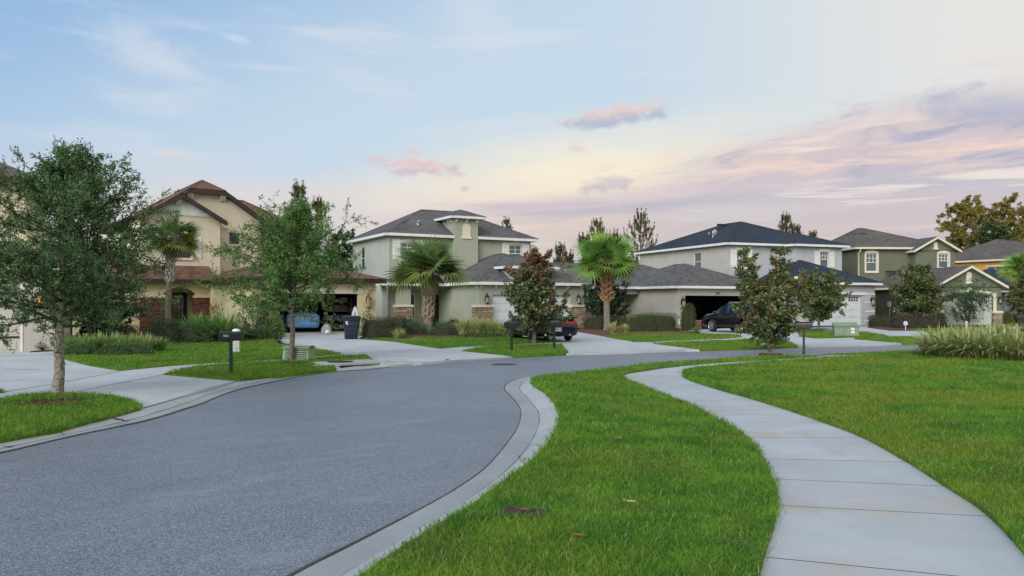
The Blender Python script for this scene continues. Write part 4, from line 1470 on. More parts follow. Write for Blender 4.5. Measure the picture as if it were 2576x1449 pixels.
# ---- blue grey house -----------------------------------------------------------------------
def blue_house():
    h = House('two_storey_house', 'pale blue grey two storey house with dark navy roof and white garage door with lights', 2005, 58.5, 22)
    h.root.scale = (1.0636,) * 3
    fg = body(h, 'blueg', 0, 7.1, 0, 8, 0, 2.95, {'f': [(0.95, 5.84, 0.0, 2.18)]})
    garage_door(h, fg['f'], 0.95, 5.84, 0.02, 2.18, 'whitedoor', cols=4, rows=4, lites=True)
    mb = MB(); fg['f'].box(mb, 0.62, 6.16, 2.18, 2.38, 0.0, 0.06); h.part('garage_lintel', mb, M['white'], bevel=0.01)
    for z in (0.28, 0.95, 1.62, 2.22):
        mb = MB(); fg['f'].box(mb, 6.2, 7.1, z, z + 0.09, 0.0, 0.03); h.part('trim_band', mb, M['white'])
        mb = MB(); fg['f'].box(mb, 0.0, 0.6, z, z + 0.09, 0.0, 0.03); h.part('trim_band', mb, M['white'])
    lantern(h, fg['f'], 6.75, 1.78, 'black', sc=1.25)
    hiproof(h, -0.4, 7.5, -0.4, 9, 3.08, 0.44, 'shnavy', 'white', 0.18)
    ym = 4.5
    y1 = 16.9
    x0, x1 = -2.3, 7.85
    fm = body(h, 'blueg', x0, x1, ym, y1, 0, 5.9, {'f': [(0.73, 1.55, 4.28, 5.5)], 'l': [(y1 - 8.85, y1 - 7.9, 4.1, 5.55)]})
    window(h, fm['f'], 0.73, 1.55, 4.28, 5.5, cols=3, rows=2, shutters=0.52, head=0.2, shutz=(4.28, 5.6))
    mb = MB()
    fl = Face((x0 - 0.012, y1), (x0 - 0.012, ym - 0.012))
    fl.wall(mb, 0, 5.9, [(y1 - 8.85, y1 - 7.9, 4.1, 5.55)], depth=0.12)
    h.part('side_wall', mb, M['beige'])  # warmer stucco tone paints the glow from the left onto this wall
    window(h, fl, y1 - 8.85, y1 - 7.9, 4.1, 5.55, 'glassw', cols=1, rows=1, head=0.0, sill=False)
    # front right bay stands forward a little
    fb = body(h, 'blueg', 3.3, 7.86, ym - 0.6, ym + 2, 0, 5.9, {'f': [(2.42, 3.24, 4.35, 5.55)]})
    window(h, fb['f'], 2.42, 3.24, 4.35, 5.55, cols=3, rows=2, shutters=0.52, head=0.2, shutz=(4.33, 5.62))
    hiproof(h, x0 - 0.42, x1 + 0.42, ym - 0.42, y1 + 0.42, 6.06, 0.40, 'shnavy', 'white', 0.18)
    hiproof(h, 2.85, 8.3, ym - 1.02, ym + 6.5, 6.07, 0.38, 'shnavy', 'white', 0.18)
    roofbits(h, [('vent_pipe', 0.1, 10.2, 7.05), ('vent_pipe', -1.0, 8.2, 6.65), ('satellite_dish', -0.7, 8.4, 6.75), ('ridge_vent', 1.9, 10.8, 8.1)])
    return h


# ---- olive house ---------------------------------------------------------------------------
def olive_house():
    h = House('two_storey_house', 'olive green two storey house with gabled garage and arched cream door surround', 2354, 59.0, 4)
    fg = body(h, 'olive', 0, 5.1, 0, 9, 0, 2.95, {'f': [(0.7, 4.45, 0.0, 2.28)]})
    garage_door(h, fg['f'], 0.7, 4.45, 0.02, 2.28, 'creamdoor', cols=4, rows=4, lites=True)
    mb = MB()
    f = fg['f']
    pts = [(0.7 + 3.75 * k / 12, 2.28 + 0.22 * math.sin(math.pi * k / 12) ** 0.7) for k in range(13)]
    for p, q in zip(pts, pts[1:]):
        mb.hexa([f.at(p[0], p[1], .06), f.at(q[0], q[1], .06), f.at(q[0], q[1], 0), f.at(p[0], p[1], 0), f.at(p[0], p[1] + .22, .06), f.at(q[0], q[1] + .22, .06), f.at(q[0], q[1] + .22, 0), f.at(p[0], p[1] + .22, 0)])
    f.box(mb, 0.47, 0.7, 0.95, 2.5, 0, 0.06); f.box(mb, 4.45, 4.68, 0.95, 2.5, 0, 0.06); f.box(mb, 2.46, 2.7, 2.45, 2.86, 0.06, 0.1)
    h.part('door_surround', mb, M['creamtrim'])
    mb = MB()
    for p, q in zip(pts, pts[1:]): mb.face((f.at(p[0], 2.275, 0.02), f.at(q[0], 2.275, 0.02), f.at(q[0], q[1], 0.02), f.at(p[0], p[1], 0.02)))
    h.part('arch_panel', mb, M['olive'])
    pier(h, f, 4.5, 5.08, 0, 0.98, 'stonetan', 0.08); pier(h, f, 0.02, 0.62, 0, 0.98, 'stonetan', 0.08)
    lantern(h, f, 0.27, 1.95, 'black'); lantern(h, f, 4.9, 1.95, 'black')

    def gable(x0, x1, y0, yb, ze, zp, ov, m, yend, vent):
        mb = MB()
        xm = (x0 + x1) / 2
        k = (zp - ze) / (xm - x0 + ov)
        zw = ze + ov * k
        mb.face(((x0, y0, ze - .15), (x1, y0, ze - .15), (x1, y0, zw - .02), (xm, y0, zp - .02), (x0, y0, zw - .02)))
        h.part('gable_wall', mb, M['olive'])
        a, b, c = (x0 - ov, ze), (xm, zp), (x1 + ov, ze)
        mb = MB()
        for p, q in ((a, b), (b, c)): mb.face(((p[0], y0 - .4, p[1]), (q[0], y0 - .4, q[1]), (q[0], yend, q[1]), (p[0], yend, p[1])))
        h.part('roof', mb, M[m])
        mb = MB()
        for p, q in ((a, b), (b, c)):
            mb.hexa([(p[0], y0 - .39, p[1] - .2), (q[0], y0 - .39, q[1] - .2), (q[0], y0 - .35, q[1] - .2), (p[0], y0 - .35, p[1] - .2), (p[0], y0 - .39, p[1] - .012), (q[0], y0 - .39, q[1] - .012), (q[0], y0 - .35, q[1] - .012), (p[0], y0 - .35, p[1] - .012)])
            mb.face(((p[0], y0 - .36, p[1] - .16), (q[0], y0 - .36, q[1] - .16), (q[0], y0, q[1] - .16), (p[0], y0, p[1] - .16)))
        for s, x in ((-1, x0 - ov), (1, x1 + ov)):
            ff = Face((x, y0 - .35), (x, yend)) if s > 0 else Face((x, yend), (x, y0 - .35))
            ff.box(mb, 0, ff.len, ze - .18, ze - .012, -.035, 0)
        h.part('fascia', mb, M['creamtrim'])
        mb = MB()
        f = Face((x0, y0), (x1, y0)); s = f.len / 2; w, z0, z1 = vent
        pts = [(s - w, z0), (s + w, z0), (s + w, z1)] + [(s + w * math.cos(t * math.pi / 6), z1 + w * math.sin(t * math.pi / 6)) for t in range(1, 6)] + [(s - w, z1)]
        mb.face([f.at(p, z, .05) for p, z in pts])
        for p, q in zip(pts, pts[1:] + pts[:1]): mb.face((f.at(*p, 0), f.at(*q, 0), f.at(*q, .05), f.at(*p, .05)))
        f.box(mb, s - w - .07, s + w + .07, z0 - .1, z0, 0, .08)
        h.part('gable_vent', mb, M['creamtrim'])

    gable(0, 5.1, 0, 9, 2.98, 4.52, 0.3, 'shtaupe', 12.0, (0.2, 3.25, 3.85))
    # low wing behind and left of the garage
    mb = MB(); Face((0, 12), (0, 0)).wall(mb, 0, 2.95); h.part('wall', mb, M['olive'])
    hiproof(h, -0.42, 5.42, 5.5, 12.5, 2.99, 0.66, 'shtaupe', 'creamtrim', 0.18)
    ym, x0, x1, yz = 8.5, -1.6, 6.45, 17.5
    fm = body(h, 'olive', x0, x1, ym, yz, 0, 6.3, {'f': [(0.77, 1.72, 4.4, 5.92)]})
    window(h, fm['f'], 0.77, 1.72, 4.4, 5.92, cols=3, rows=2, top='arch', trim='creamtrim', surround=0.14)
    fb = body(h, 'olive', 3.0, 6.47, ym - 0.9, ym + 3, 0, 6.2, {'f': [(2.0, 2.86, 4.7, 5.85)]})
    window(h, fb['f'], 2.0, 2.86, 4.7, 5.85, cols=3, rows=2, top='arch', trim='creamtrim', surround=0.14)
    gable(3.0, 6.47, ym - 0.9, 9, 6.15, 7.32, 0.35, 'shtaupe', 13.5, (0.16, 6.33, 6.7))
    z, ex0, ex1, e0, e1 = 6.46, x0 - 0.42, x1 + 0.42, ym - 0.42, yz + 0.42
    A, B = (0.80, 13.0, 8.5), (1.5, 13.2, 8.5)
    mb = MB()
    mb.face(((ex0, e0, z), (ex1, e0, z), B, A)); mb.face(((ex0, e1, z), (ex0, e0, z), A)); mb.face(((ex1, e0, z), (ex1, e1, z), B)); mb.face(((ex1, e1, z), (ex0, e1, z), A, B))
    caps(mb, [((ex0, e0, z), A), (A, B), ((ex0, e1, z), A), ((ex1, e0, z), B)])
    h.part('roof', mb, M['shtaupe'])
    mb = MB(); fascia(mb, [(ex0, e0), (ex1, e0), (ex1, e1), (ex0, e1)], z, 0.18)
    mb.face(((ex0 + .04, e0 + .04, z - .15), (ex0 + .04, e1, z - .15), (ex1, e1, z - .15), (ex1, e0 + .04, z - .15)))
    h.part('fascia', mb, M['creamtrim'])
    mb = MB()
    f = fm['f']
    mb.tube([f.at(0.1, 6.3, 0.38), f.at(0.1, 6.1, 0.32), f.at(0.1, 5.9, 0.06), f.at(0.1, 3.3, 0.06)], 0.055, 8)
    h.part('downspout', mb, M['creamtrim'])
    roofbits(h, [('ridge_vent', 0.3, 11.6, 7.85), ('ridge_vent', 1.2, 8.0, 4.4)])
    fl = Face((0, 9), (0, 0))
    for nm, a, b, z0, z1, m in (('meter_box', 2.6, 2.95, 1.4, 1.85, 'metal'), ('electric_box', 4.6, 5.2, 1.35, 1.75, 'white'), ('electric_box', 4.45, 5.0, 0.7, 1.25, 'grey')):
        mb = MB(); fl.box(mb, a, b, z0, z1, 0, 0.14)
        fl.box(mb, (a + b) / 2 - .03, (a + b) / 2 + .03, 0.2, z0, 0.02, .07)
        h.part(nm, mb, M[m], bevel=0.01)
    return h


# ---- houses at the edges -------------------------------------------------------------------
def edge_houses():
    # leftmost
    h = House('two_storey_house', 'beige two storey house cut off by the left edge, behind the nearest oak', 157, 27.6, 27)
    fg = body(h, 'creamdoor' if False else 'beige', -7.4, 0, 0, 9, 0, 2.9, {'f': [(1.25, 6.15, 0.0, 2.1)]})
    garage_door(h, fg['f'], 1.25, 6.15, 0.02, 2.1, 'beigedoor', cols=4, rows=4, straps=(0.55, 1.72))
    mb = MB(); fg['f'].box(mb, 1.0, 6.28, 2.1, 2.36, 0, 0.06); h.part('garage_lintel', mb, M['white'], bevel=0.01)
    mb = MB(); fg['f'].box(mb, 6.15, 6.22, 0.02, 2.1, -0.10, 0.02); h.part('door_jamb', mb, M['white'])
    mb = MB(); fg['f'].box(mb, 7.33, 7.41, 0.0, 2.9, 0, 0.05); h.part('downspout', mb, M['white'])
    lantern(h, fg['f'], 6.72, 1.88, 'black', lit=True, sc=1.1)
    hiproof(h, -7.8, 0.4, -0.4, 9, 3.02, 0.4, 'shgrey', 'white', 0.2)
    body(h, 'cream2', -9, -1.15, 1.5, 10, 2.8, 5.95)
    hiproof(h, -9.45, -0.7, 1.05, 10.45, 6.1, 0.5, 'shtaupe', 'fbrown', 0.2)
    corbels(h, Face((-9, 1.5), (-1.15, 1.5)), [6.9, 7.5], 5.9, 'creamtrim', 0.2, 0.25, 0.25)
    # orange house far right
    h = House('two_storey_house', 'orange yellow two storey house with brown roof at the far right', 2560, 76, 30)
    fo = body(h, 'orange', 0, 15, 0, 8.5, 0, 5.85, {'l': [(5.6, 7.2, 4.2, 5.3)]})
    window(h, fo['l'], 5.6, 7.2, 4.2, 5.3, 'glassw', cols=2, rows=1, double=False, head=0.12, trim='creamtrim', sill=False)
    hiproof(h, -0.45, 15.5, -0.45, 9.0, 6.0, 0.48, 'shtaupe', 'creamtrim', 0.18)
    # low navy-roofed house with a porch column
    h = House('single_storey_house', 'grey single storey house with navy roof and porch column behind the olive gable', 2522, 66, 14)
    fo = body(h, 'grey', -1.2, 6.5, 1.8, 7.5, 0, 2.55)
    mb = MB(); Face((0, 0), (6.5, 0)).box(mb, 0.18, 0.6, 0, 2.55, -0.4, 0); h.part('porch_column', mb, M['grey'])
    mb = MB(); Face((0, 1.79), (9, 1.79)).box(mb, 0.75, 1.7, 0.05, 2.2, 0, 0.04); h.part('front_door', mb, M['darkwood'])
    hiproof(h, -1.9, 7.0, -0.4, 8.0, 2.78, 0.46, 'shnavy', 'white', 0.18)


cream_house(); sage_house(); low_house(); blue_house(); olive_house(); edge_houses()
# ============================================================ vegetation
M['oakleaf'] = leafmat('oak_leaf', (0.044, 0.102, 0.040), (0.130, 0.225, 0.070), rough=0.55, trans=0.2, clump=1.4)
M['oakleaf2'] = leafmat('slender_oak_leaf', (0.062, 0.155, 0.040), (0.175, 0.320, 0.080), rough=0.55, trans=0.25, clump=1.3)
M['magleaf'] = leafmat('magnolia_leaf', (0.048, 0.092, 0.030), (0.150, 0.215, 0.055), (0.215, 0.125, 0.050), under=(0.14, 0.125, 0.060), rough=0.34, trans=0.08, clump=1.0, spec=0.5)
M['magred'] = leafmat('red_tipped_magnolia_leaf', (0.040, 0.082, 0.030), (0.120, 0.185, 0.055), (0.22, 0.062, 0.034), under=(0.14, 0.125, 0.060), rough=0.34, trans=0.08, clump=1.0, spec=0.5)
M['magdark'] = leafmat('dark_glossy_leaf', (0.020, 0.044, 0.024), (0.065, 0.105, 0.052), (0.07, 0.12, 0.04), rough=0.3, trans=0.05, clump=1.5, spec=0.5)
M['palmleaf'] = leafmat('palm_frond', (0.070, 0.140, 0.045), (0.27, 0.39, 0.14), (0.34, 0.33, 0.06), rough=0.5, trans=0.2, clump=0.8)
M['palmleaf2'] = leafmat('bright_palm_frond', (0.055, 0.150, 0.032), (0.26, 0.45, 0.09), (0.34, 0.36, 0.05), rough=0.5, trans=0.22, clump=0.8)
M['palmdead'] = leafmat('dead_palm_frond', (0.20, 0.14, 0.08), (0.36, 0.29, 0.19), rough=0.8, trans=0.1)
M['boot'] = mat('palm_boot', (0.20, 0.14, 0.09), 0.9, c2=(0.42, 0.34, 0.25, 1), scale=5.0)
M['bootlight'] = mat('grey_palm_boot', (0.30, 0.27, 0.23), 0.9, c2=(0.55, 0.51, 0.45, 1), scale=5.0)
M['bootred'] = mat('orange_palm_boot', (0.24, 0.12, 0.06), 0.9, c2=(0.48, 0.29, 0.16, 1), scale=5.0)
M['palmbark'] = mat('palm_trunk_bark', (0.13, 0.11, 0.09), 0.95, c2=(0.25, 0.22, 0.19, 1), scale=10.0, bscale=18.0, bstr=0.6, bdist=0.02)
M['needle'] = leafmat('pine_needle', (0.055, 0.080, 0.028), (0.125, 0.125, 0.045), (0.19, 0.11, 0.055), rough=0.6, trans=0.15, clump=0.5)
M['needlewarm'] = leafmat('evening_lit_pine_needle', (0.13, 0.17, 0.045), (0.36, 0.28, 0.065), (0.40, 0.22, 0.08), rough=0.6, trans=0.15, clump=0.35)  # warm low sunlight painted into the needle colours
M['farleaf'] = leafmat('far_tree_leaf', (0.030, 0.065, 0.026), (0.085, 0.130, 0.042), rough=0.6, trans=0.15, clump=0.5)
M['hedgered'] = leafmat('dark_reddish_hedge_leaf', (0.035, 0.030, 0.022), (0.095, 0.070, 0.050), rough=0.6, trans=0.1, clump=2.0)
M['hedgeolive'] = leafmat('olive_hedge_leaf', (0.050, 0.060, 0.028), (0.120, 0.105, 0.050), rough=0.6, trans=0.1, clump=2.0)
M['hedgegreen'] = leafmat('box_hedge_leaf', (0.030, 0.062, 0.018), (0.085, 0.135, 0.034), rough=0.5, trans=0.15, clump=2.0)
M['shrub'] = leafmat('soft_green_shrub_leaf', (0.045, 0.115, 0.040), (0.12, 0.23, 0.065), rough=0.55, trans=0.2, clump=2.0)
M['shrubdk'] = leafmat('dark_green_shrub_leaf', (0.028, 0.075, 0.040), (0.075, 0.15, 0.065), rough=0.55, trans=0.15, clump=2.0)
M['shrublt'] = leafmat('light_green_shrub_leaf', (0.085, 0.20, 0.040), (0.19, 0.34, 0.065), rough=0.5, trans=0.25, clump=2.0)
M['shrubpale'] = leafmat('pale_variegated_leaf', (0.10, 0.155, 0.060), (0.34, 0.38, 0.19), rough=0.55, trans=0.2, clump=2.0)
M['shrubyel'] = leafmat('yellow_green_leaf', (0.17, 0.23, 0.03), (0.33, 0.36, 0.05), rough=0.55, trans=0.2, clump=2.0)
M['bladegrass'] = leafmat('ornamental_grass_blade', (0.20, 0.27, 0.085), (0.42, 0.47, 0.18), (0.56, 0.50, 0.26), rough=0.5, trans=0.2, clump=1.2)
M['bladegreen'] = leafmat('green_border_grass_blade', (0.10, 0.22, 0.05), (0.22, 0.36, 0.09), (0.46, 0.46, 0.22), rough=0.5, trans=0.2, clump=1.2)
M['core'] = mat('bush_core_brown', (0.040, 0.038, 0.024), 1.0, c2=(0.060, 0.065, 0.034, 1), scale=20.0, bscale=30.0, bstr=1.0, bdist=0.05)
M['flower'] = mat('cream_magnolia_flower', (0.75, 0.70, 0.55), 0.6, var=0.08)
M['redflower'] = leafmat('red_brush_flower', (0.45, 0.06, 0.04), (0.60, 0.14, 0.08), rough=0.6, trans=0.1)


def unit(v): return v / np.maximum(np.linalg.norm(v, axis=-1, keepdims=True), 1e-9)


def leaf_quads(P, D, L, W, rng, fold=0.12):
    """diamond leaves with the tip along D"""
    n = len(P)
    side = unit(np.cross(D, rng.normal(size=(n, 3))))
    nrm = np.cross(side, D)
    fl = np.where(nrm[:, 2] < 0, -1.0, 1.0)[:, None]
    side, nrm = side * fl, nrm * fl
    L = np.broadcast_to(np.asarray(L, float), (n,))[:, None]
    W = np.broadcast_to(np.asarray(W, float), (n,))[:, None]
    V = np.empty((n, 4, 3))
    m = P + D * L * 0.48
    V[:, 0] = P
    V[:, 3] = m + side * W * 0.5 + nrm * L * fold * 0.5
    V[:, 2] = P + D * L + nrm * L * fold * -0.6
    V[:, 1] = m - side * W * 0.5 + nrm * L * fold * 0.5
    return V.reshape(-1, 3), np.arange(n * 4).reshape(-1, 4)


def path(rng, p, d, L, n, wig, up=0.0):
    out = [np.array(p, float)]
    d = np.array(d, float)
    for k in range(n):
        d = unit(d + rng.normal(size=3) * wig + np.array([0, 0, up]))
        out.append(out[-1] + d * L / n)
    return out, d


def broadleaf(name, label, cat, loc, H, r0, clear, prof, nl, leaf, lm, seed, mode='sprig', group=None, subs=7, twigs=5, lpt=16, shift=(0, 0), stems=1, spread=0.0, bark='bark', tint=None, upl=0.0, flowers=0, el=(5, 40), sub_len=(0.22, 0.5), tops=None, wob=0.03, trunkname='trunk'):
    """trunk(s), limbs and twigs; leaves sit along the twigs (sprig) or in whorls at their ends (whorl)"""
    rng = np.random.default_rng(seed)
    root = thing(name, label, cat, loc, 0.0, group)
    mb = MB(); lb = MB()
    PP, DD = [], []
    zs = [a for a, b in prof]; rs = [b for a, b in prof]
    for s in range(stems):
        a = 2 * np.pi * s / max(stems, 1) + rng.uniform(0, 1)
        top = H if stems == 1 else H * rng.uniform(0.8, 1.0)
        off = np.array([np.cos(a), np.sin(a)]) * spread
        if tops: top, off = tops[s][2], np.array(tops[s][:2])
        n = 10
        lead = []
        for k in range(n + 1):
            t = k / n
            w = rng.normal(size=2) * wob * (0.3 + t) if 0 < k else np.zeros(2)
            lead.append(np.array([off[0] * t ** 0.8 + shift[0] * t + w[0], off[1] * t ** 0.8 + shift[1] * t + w[1], top * t]))
        r1 = r0 / (stems ** 0.5)
        rad = [r1 * (1.22 if k == 0 else 1.0) * (1 - 0.9 * (k / n) ** 1.1) + 0.004 for k in range(n + 1)]
        mb.tube(lead, rad, 10)
        m = nl // stems
        for i in range(m):
            t = (i + rng.uniform(0.1, 0.9)) / m
            z = clear + (top - clear) * t * 0.985
            f = z / top * n
            k = min(int(f), n - 1)
            p = lead[k] + (lead[k + 1] - lead[k]) * (f - k)
            Rm = np.interp(z / H, zs, rs) * rng.uniform(0.62, 1.13)
            if Rm < 0.03: continue
            az = i * 2.39996 + rng.uniform(-0.5, 0.5) + s
            e = np.radians(el[0] + (el[1] - el[0]) * rng.uniform(0, 1) + 25 * max(0, t - 0.7))
            d = np.array([np.cos(az) * np.cos(e), np.sin(az) * np.cos(e), np.sin(e)])
            pts, dl = path(rng, p, d, Rm / max(np.cos(e), 0.5), 5, 0.14, upl)
            rr = max(0.006, rad[k] * 0.36)
            lb.tube(pts, [rr * (1 - 0.85 * q / 5) + 0.003 for q in range(6)], 5, cap=False)
            ns = max(2, int(subs * (0.45 + 0.75 * Rm / max(rs))))
            for j in range(ns):
                u = rng.uniform(0.12, 1.0) if j else 1.0
                g = u * 5; q = min(int(g), 4)
                sp = pts[q] + (pts[q + 1] - pts[q]) * (g - q)
                sd = unit(dl * 0.55 + rng.normal(size=3) * 0.62 + np.array([0, 0, 0.12]))
                sl2 = Rm * rng.uniform(*sub_len) + 0.10
                sp2, sdl = path(rng, sp, sd, sl2, 3, 0.22, 0.05 + upl)
                if rr > 0.008: lb.tube(sp2, [0.008, 0.006, 0.005, 0.003], 3, cap=False)
                for w in range(twigs):
                    v = (w + rng.uniform(0.2, 1.0)) / twigs * 3
                    x = min(int(v), 2)
                    tp = sp2[x] + (sp2[x + 1] - sp2[x]) * min(v - x, 1)
                    td = unit(sdl * 0.6 + rng.normal(size=3) * 0.75)
                    if mode == 'sprig':
                        ll = np.linspace(0.0, 1.0, lpt)[:, None] * rng.uniform(0.10, 0.24)
                        PP.append(tp + td * ll + rng.normal(size=(lpt, 3)) * 0.012)
                        DD.append(unit(td * 0.75 + rng.normal(size=(lpt, 3)) * 0.7))
                    else:
                        td = unit(sdl * 0.5 + rng.normal(size=3) * 0.6 + np.array([0, 0, 0.35]))
                        tp = tp + td * 0.05
                        PP.append(np.repeat(tp[None], lpt, 0) - td * np.linspace(0, 0.09, lpt)[:, None])
                        rnd = rng.normal(size=(lpt, 3))
                        rnd -= (rnd @ td)[:, None] * td
                        DD.append(unit(unit(rnd) * 0.9 + td * np.linspace(0.9, 0.05, lpt)[:, None]))
    P = np.concatenate(PP); D = np.concatenate(DD)
    mb.build(trunkname, M[bark], root)
    lb.build('limb', M['twig'], root)
    n = len(P)
    V, Q = leaf_quads(P, D, leaf[0] * rng.uniform(0.7, 1.2, n), leaf[1] * rng.uniform(0.75, 1.2, n), rng)
    tv = None
    if tint is not None:
        cl = np.concatenate([np.full(len(q), rng.random()) for q in PP])
        hh = P[:, 2] / H
        tv = np.clip((cl < np.interp(hh, tint[0], tint[1])) * rng.uniform(0.55, 1.0, n), 0, 1)
    np_mesh('crown', V, Q, M[lm], root, tint=tv)
    for k in range(flowers):
        c = PP[rng.integers(len(PP))][0]
        o = c + unit(c - np.array([0, 0, H * .45])) * 0.06
        fm = MB()
        for q in range(7):
            a = q * 0.9
            fm.ball((o[0] + math.cos(a) * 0.035, o[1] + math.sin(a) * 0.035, o[2] + 0.02), (0.035, 0.035, 0.05), 6, 4)
        fm.build('flower', M['flower'], root)
    return root


def palm(label, loc, H, r0, crown_r, seed, lm='palmleaf', nf=36, boots='boot', boot_z=(0.35, 1.0), lean=(0, 0), dead=8, deadm='palmdead', group='sabal palms in the front yards', yellow=0.12, boot_stick=0.12, e_min=-20, sp=25):
    rng = np.random.default_rng(seed)
    root = thing('palm_tree', label, 'palm', loc, 0.0, group)
    mb = MB()
    n = 14
    lead = [np.array([lean[0] * (k / n) ** 1.6, lean[1] * (k / n) ** 1.6, H * k / n]) for k in range(n + 1)]
    mb.tube(lead, [r0 * (1.25 if k == 0 else 1.0 - 0.12 * k / n) for k in range(n + 1)], 14)
    mb.build('trunk', M['palmbark'], root)
    mb = MB()                        # old leaf bases criss-crossing up the trunk
    z = H * boot_z[0]
    k = 0
    while z < H * boot_z[1]:
        for q in range(5):
            a = 2 * math.pi * (q / 5) + k * 0.63 + rng.normal() * 0.08
            for sg in (-1, 1):
                t = z / H
                c = np.array([lean[0] * t ** 1.6, lean[1] * t ** 1.6, z])
                rr = r0 * 1.0
                p0 = c + np.array([math.cos(a) * rr, math.sin(a) * rr, 0])
                a2 = a + sg * 0.42
                st = boot_stick * rng.uniform(0.6, 1.25)
                p1 = c + np.array([math.cos(a2) * (rr + st * 0.5), math.sin(a2) * (rr + st * 0.5), 0.16])
                p2 = c + np.array([math.cos(a2) * (rr + st), math.sin(a2) * (rr + st), 0.27])
                mb.tube([p0, p1, p2], [0.055, 0.05, 0.022], 5)
        z += 0.17
        k += 1
    mb.build('leaf_base', M[boots], root)
    top = lead[-1]

    def fronds(N, e0, e1, sc, kind):
        V, Q, T = [], [], []
        stm = MB()
        for i in range(N):
            t = (i + 0.5) / N
            az = i * 2.39996 + rng.uniform(-0.3, 0.3)
            e = math.radians(e0 + (e1 - e0) * t ** 0.75 + rng.uniform(-10, 10))
            pl = crown_r * 0.50 * rng.uniform(0.8, 1.15) * sc
            fl = crown_r * 0.56 * rng.uniform(0.85, 1.12) * sc
            d = np.array([math.cos(az) * math.cos(e), math.sin(az) * math.cos(e), math.sin(e)])
            drop = np.array([0, 0, -1.0])
            p0 = top + np.array([0, 0, rng.uniform(-0.30, 0.05)])
            pm = p0 + d * pl * 0.5 + np.array([0, 0, 0.04])
            p1 = p0 + d * pl + drop * pl * 0.08
            stm.tube([p0, pm, p1], [0.022, 0.018, 0.012], 4, cap=False)
            # the blade bends over from its stalk and rolls a little to either side
            hz = np.array([-math.sin(az), math.cos(az), 0.0])
            roll = rng.uniform(-0.9, 0.9)
            up = np.cross(d, hz)
            side = hz * math.cos(roll) + up * math.sin(roll)
            be = math.radians(rng.uniform(4, 30)) if kind == 'live' else 0.3
            d = unit(d * math.cos(be) + drop * math.sin(be) * (0.4 + 0.6 * math.cos(e)))
            side = unit(side - d * (side @ d))
            up = np.cross(d, side)
            S2 = sp
            b0 = len(V); V.append(p1 - side * 0.03); V.append(p1 + side * 0.03)
            for s in range(S2):
                u = (s + 0.5) / S2 * 2 - 1
                ang = u * math.radians(138)
                ln = fl * (1.0 - 0.28 * abs(u) ** 2) * rng.uniform(0.9, 1.08)
                dd = d * math.cos(ang) + side * math.sin(ang)
                w = 0.043 * crown_r / 2.0 * (1.15 if kind == 'live' else 0.9)
                per = unit(np.cross(dd, up) + 1e-6)
                pts = []
                for q, r in enumerate((0.02, 0.35, 0.7, 1.0)):
                    dr = (0.15 if kind == 'live' else 0.55) * ln * r ** 2.2 * (1 + 0.6 * abs(u))
                    fo = up * ln * 0.10 * abs(u) * r
                    pts.append(p1 + dd * ln * r + drop * dr + fo)
                ws = (w * 0.5, w, w * 0.6, w * 0.06)
                b = len(V)
                for q in range(1, 4):
                    V.append(pts[q] - per * ws[q]); V.append(pts[q] + per * ws[q])
                Q.append((b0, b0 + 1, b + 1, b))
                for q in range(2): Q.append((b + 2 * q, b + 2 * q + 1, b + 2 * q + 3, b + 2 * q + 2))
                tv = 0.0
                if kind == 'live':
                    tv = (0.75 if (t > 0.62 and rng.random() < yellow * 2.2) else (0.3 * rng.random() if rng.random() < yellow else 0.0))
                T += [tv] * 3
        return V, Q, T, stm

    V, Q, T, stm = fronds(nf, 84, e_min, 1.0, 'live')
    c = np_mesh('crown', np.array(V), np.array(Q), M[lm], root, tint=T)
    stm.build('stalk', M['shrublt'] if lm == 'palmleaf2' else M['palmbark'], c)
    if dead:
        V, Q, T, stm = fronds(dead, -35, -80, 0.46, 'dead')
        dd = np_mesh('dead_frond', np.array(V), np.array(Q), M[deadm], root)
        stm.build('stalk', M['boot'], dd)
    return root


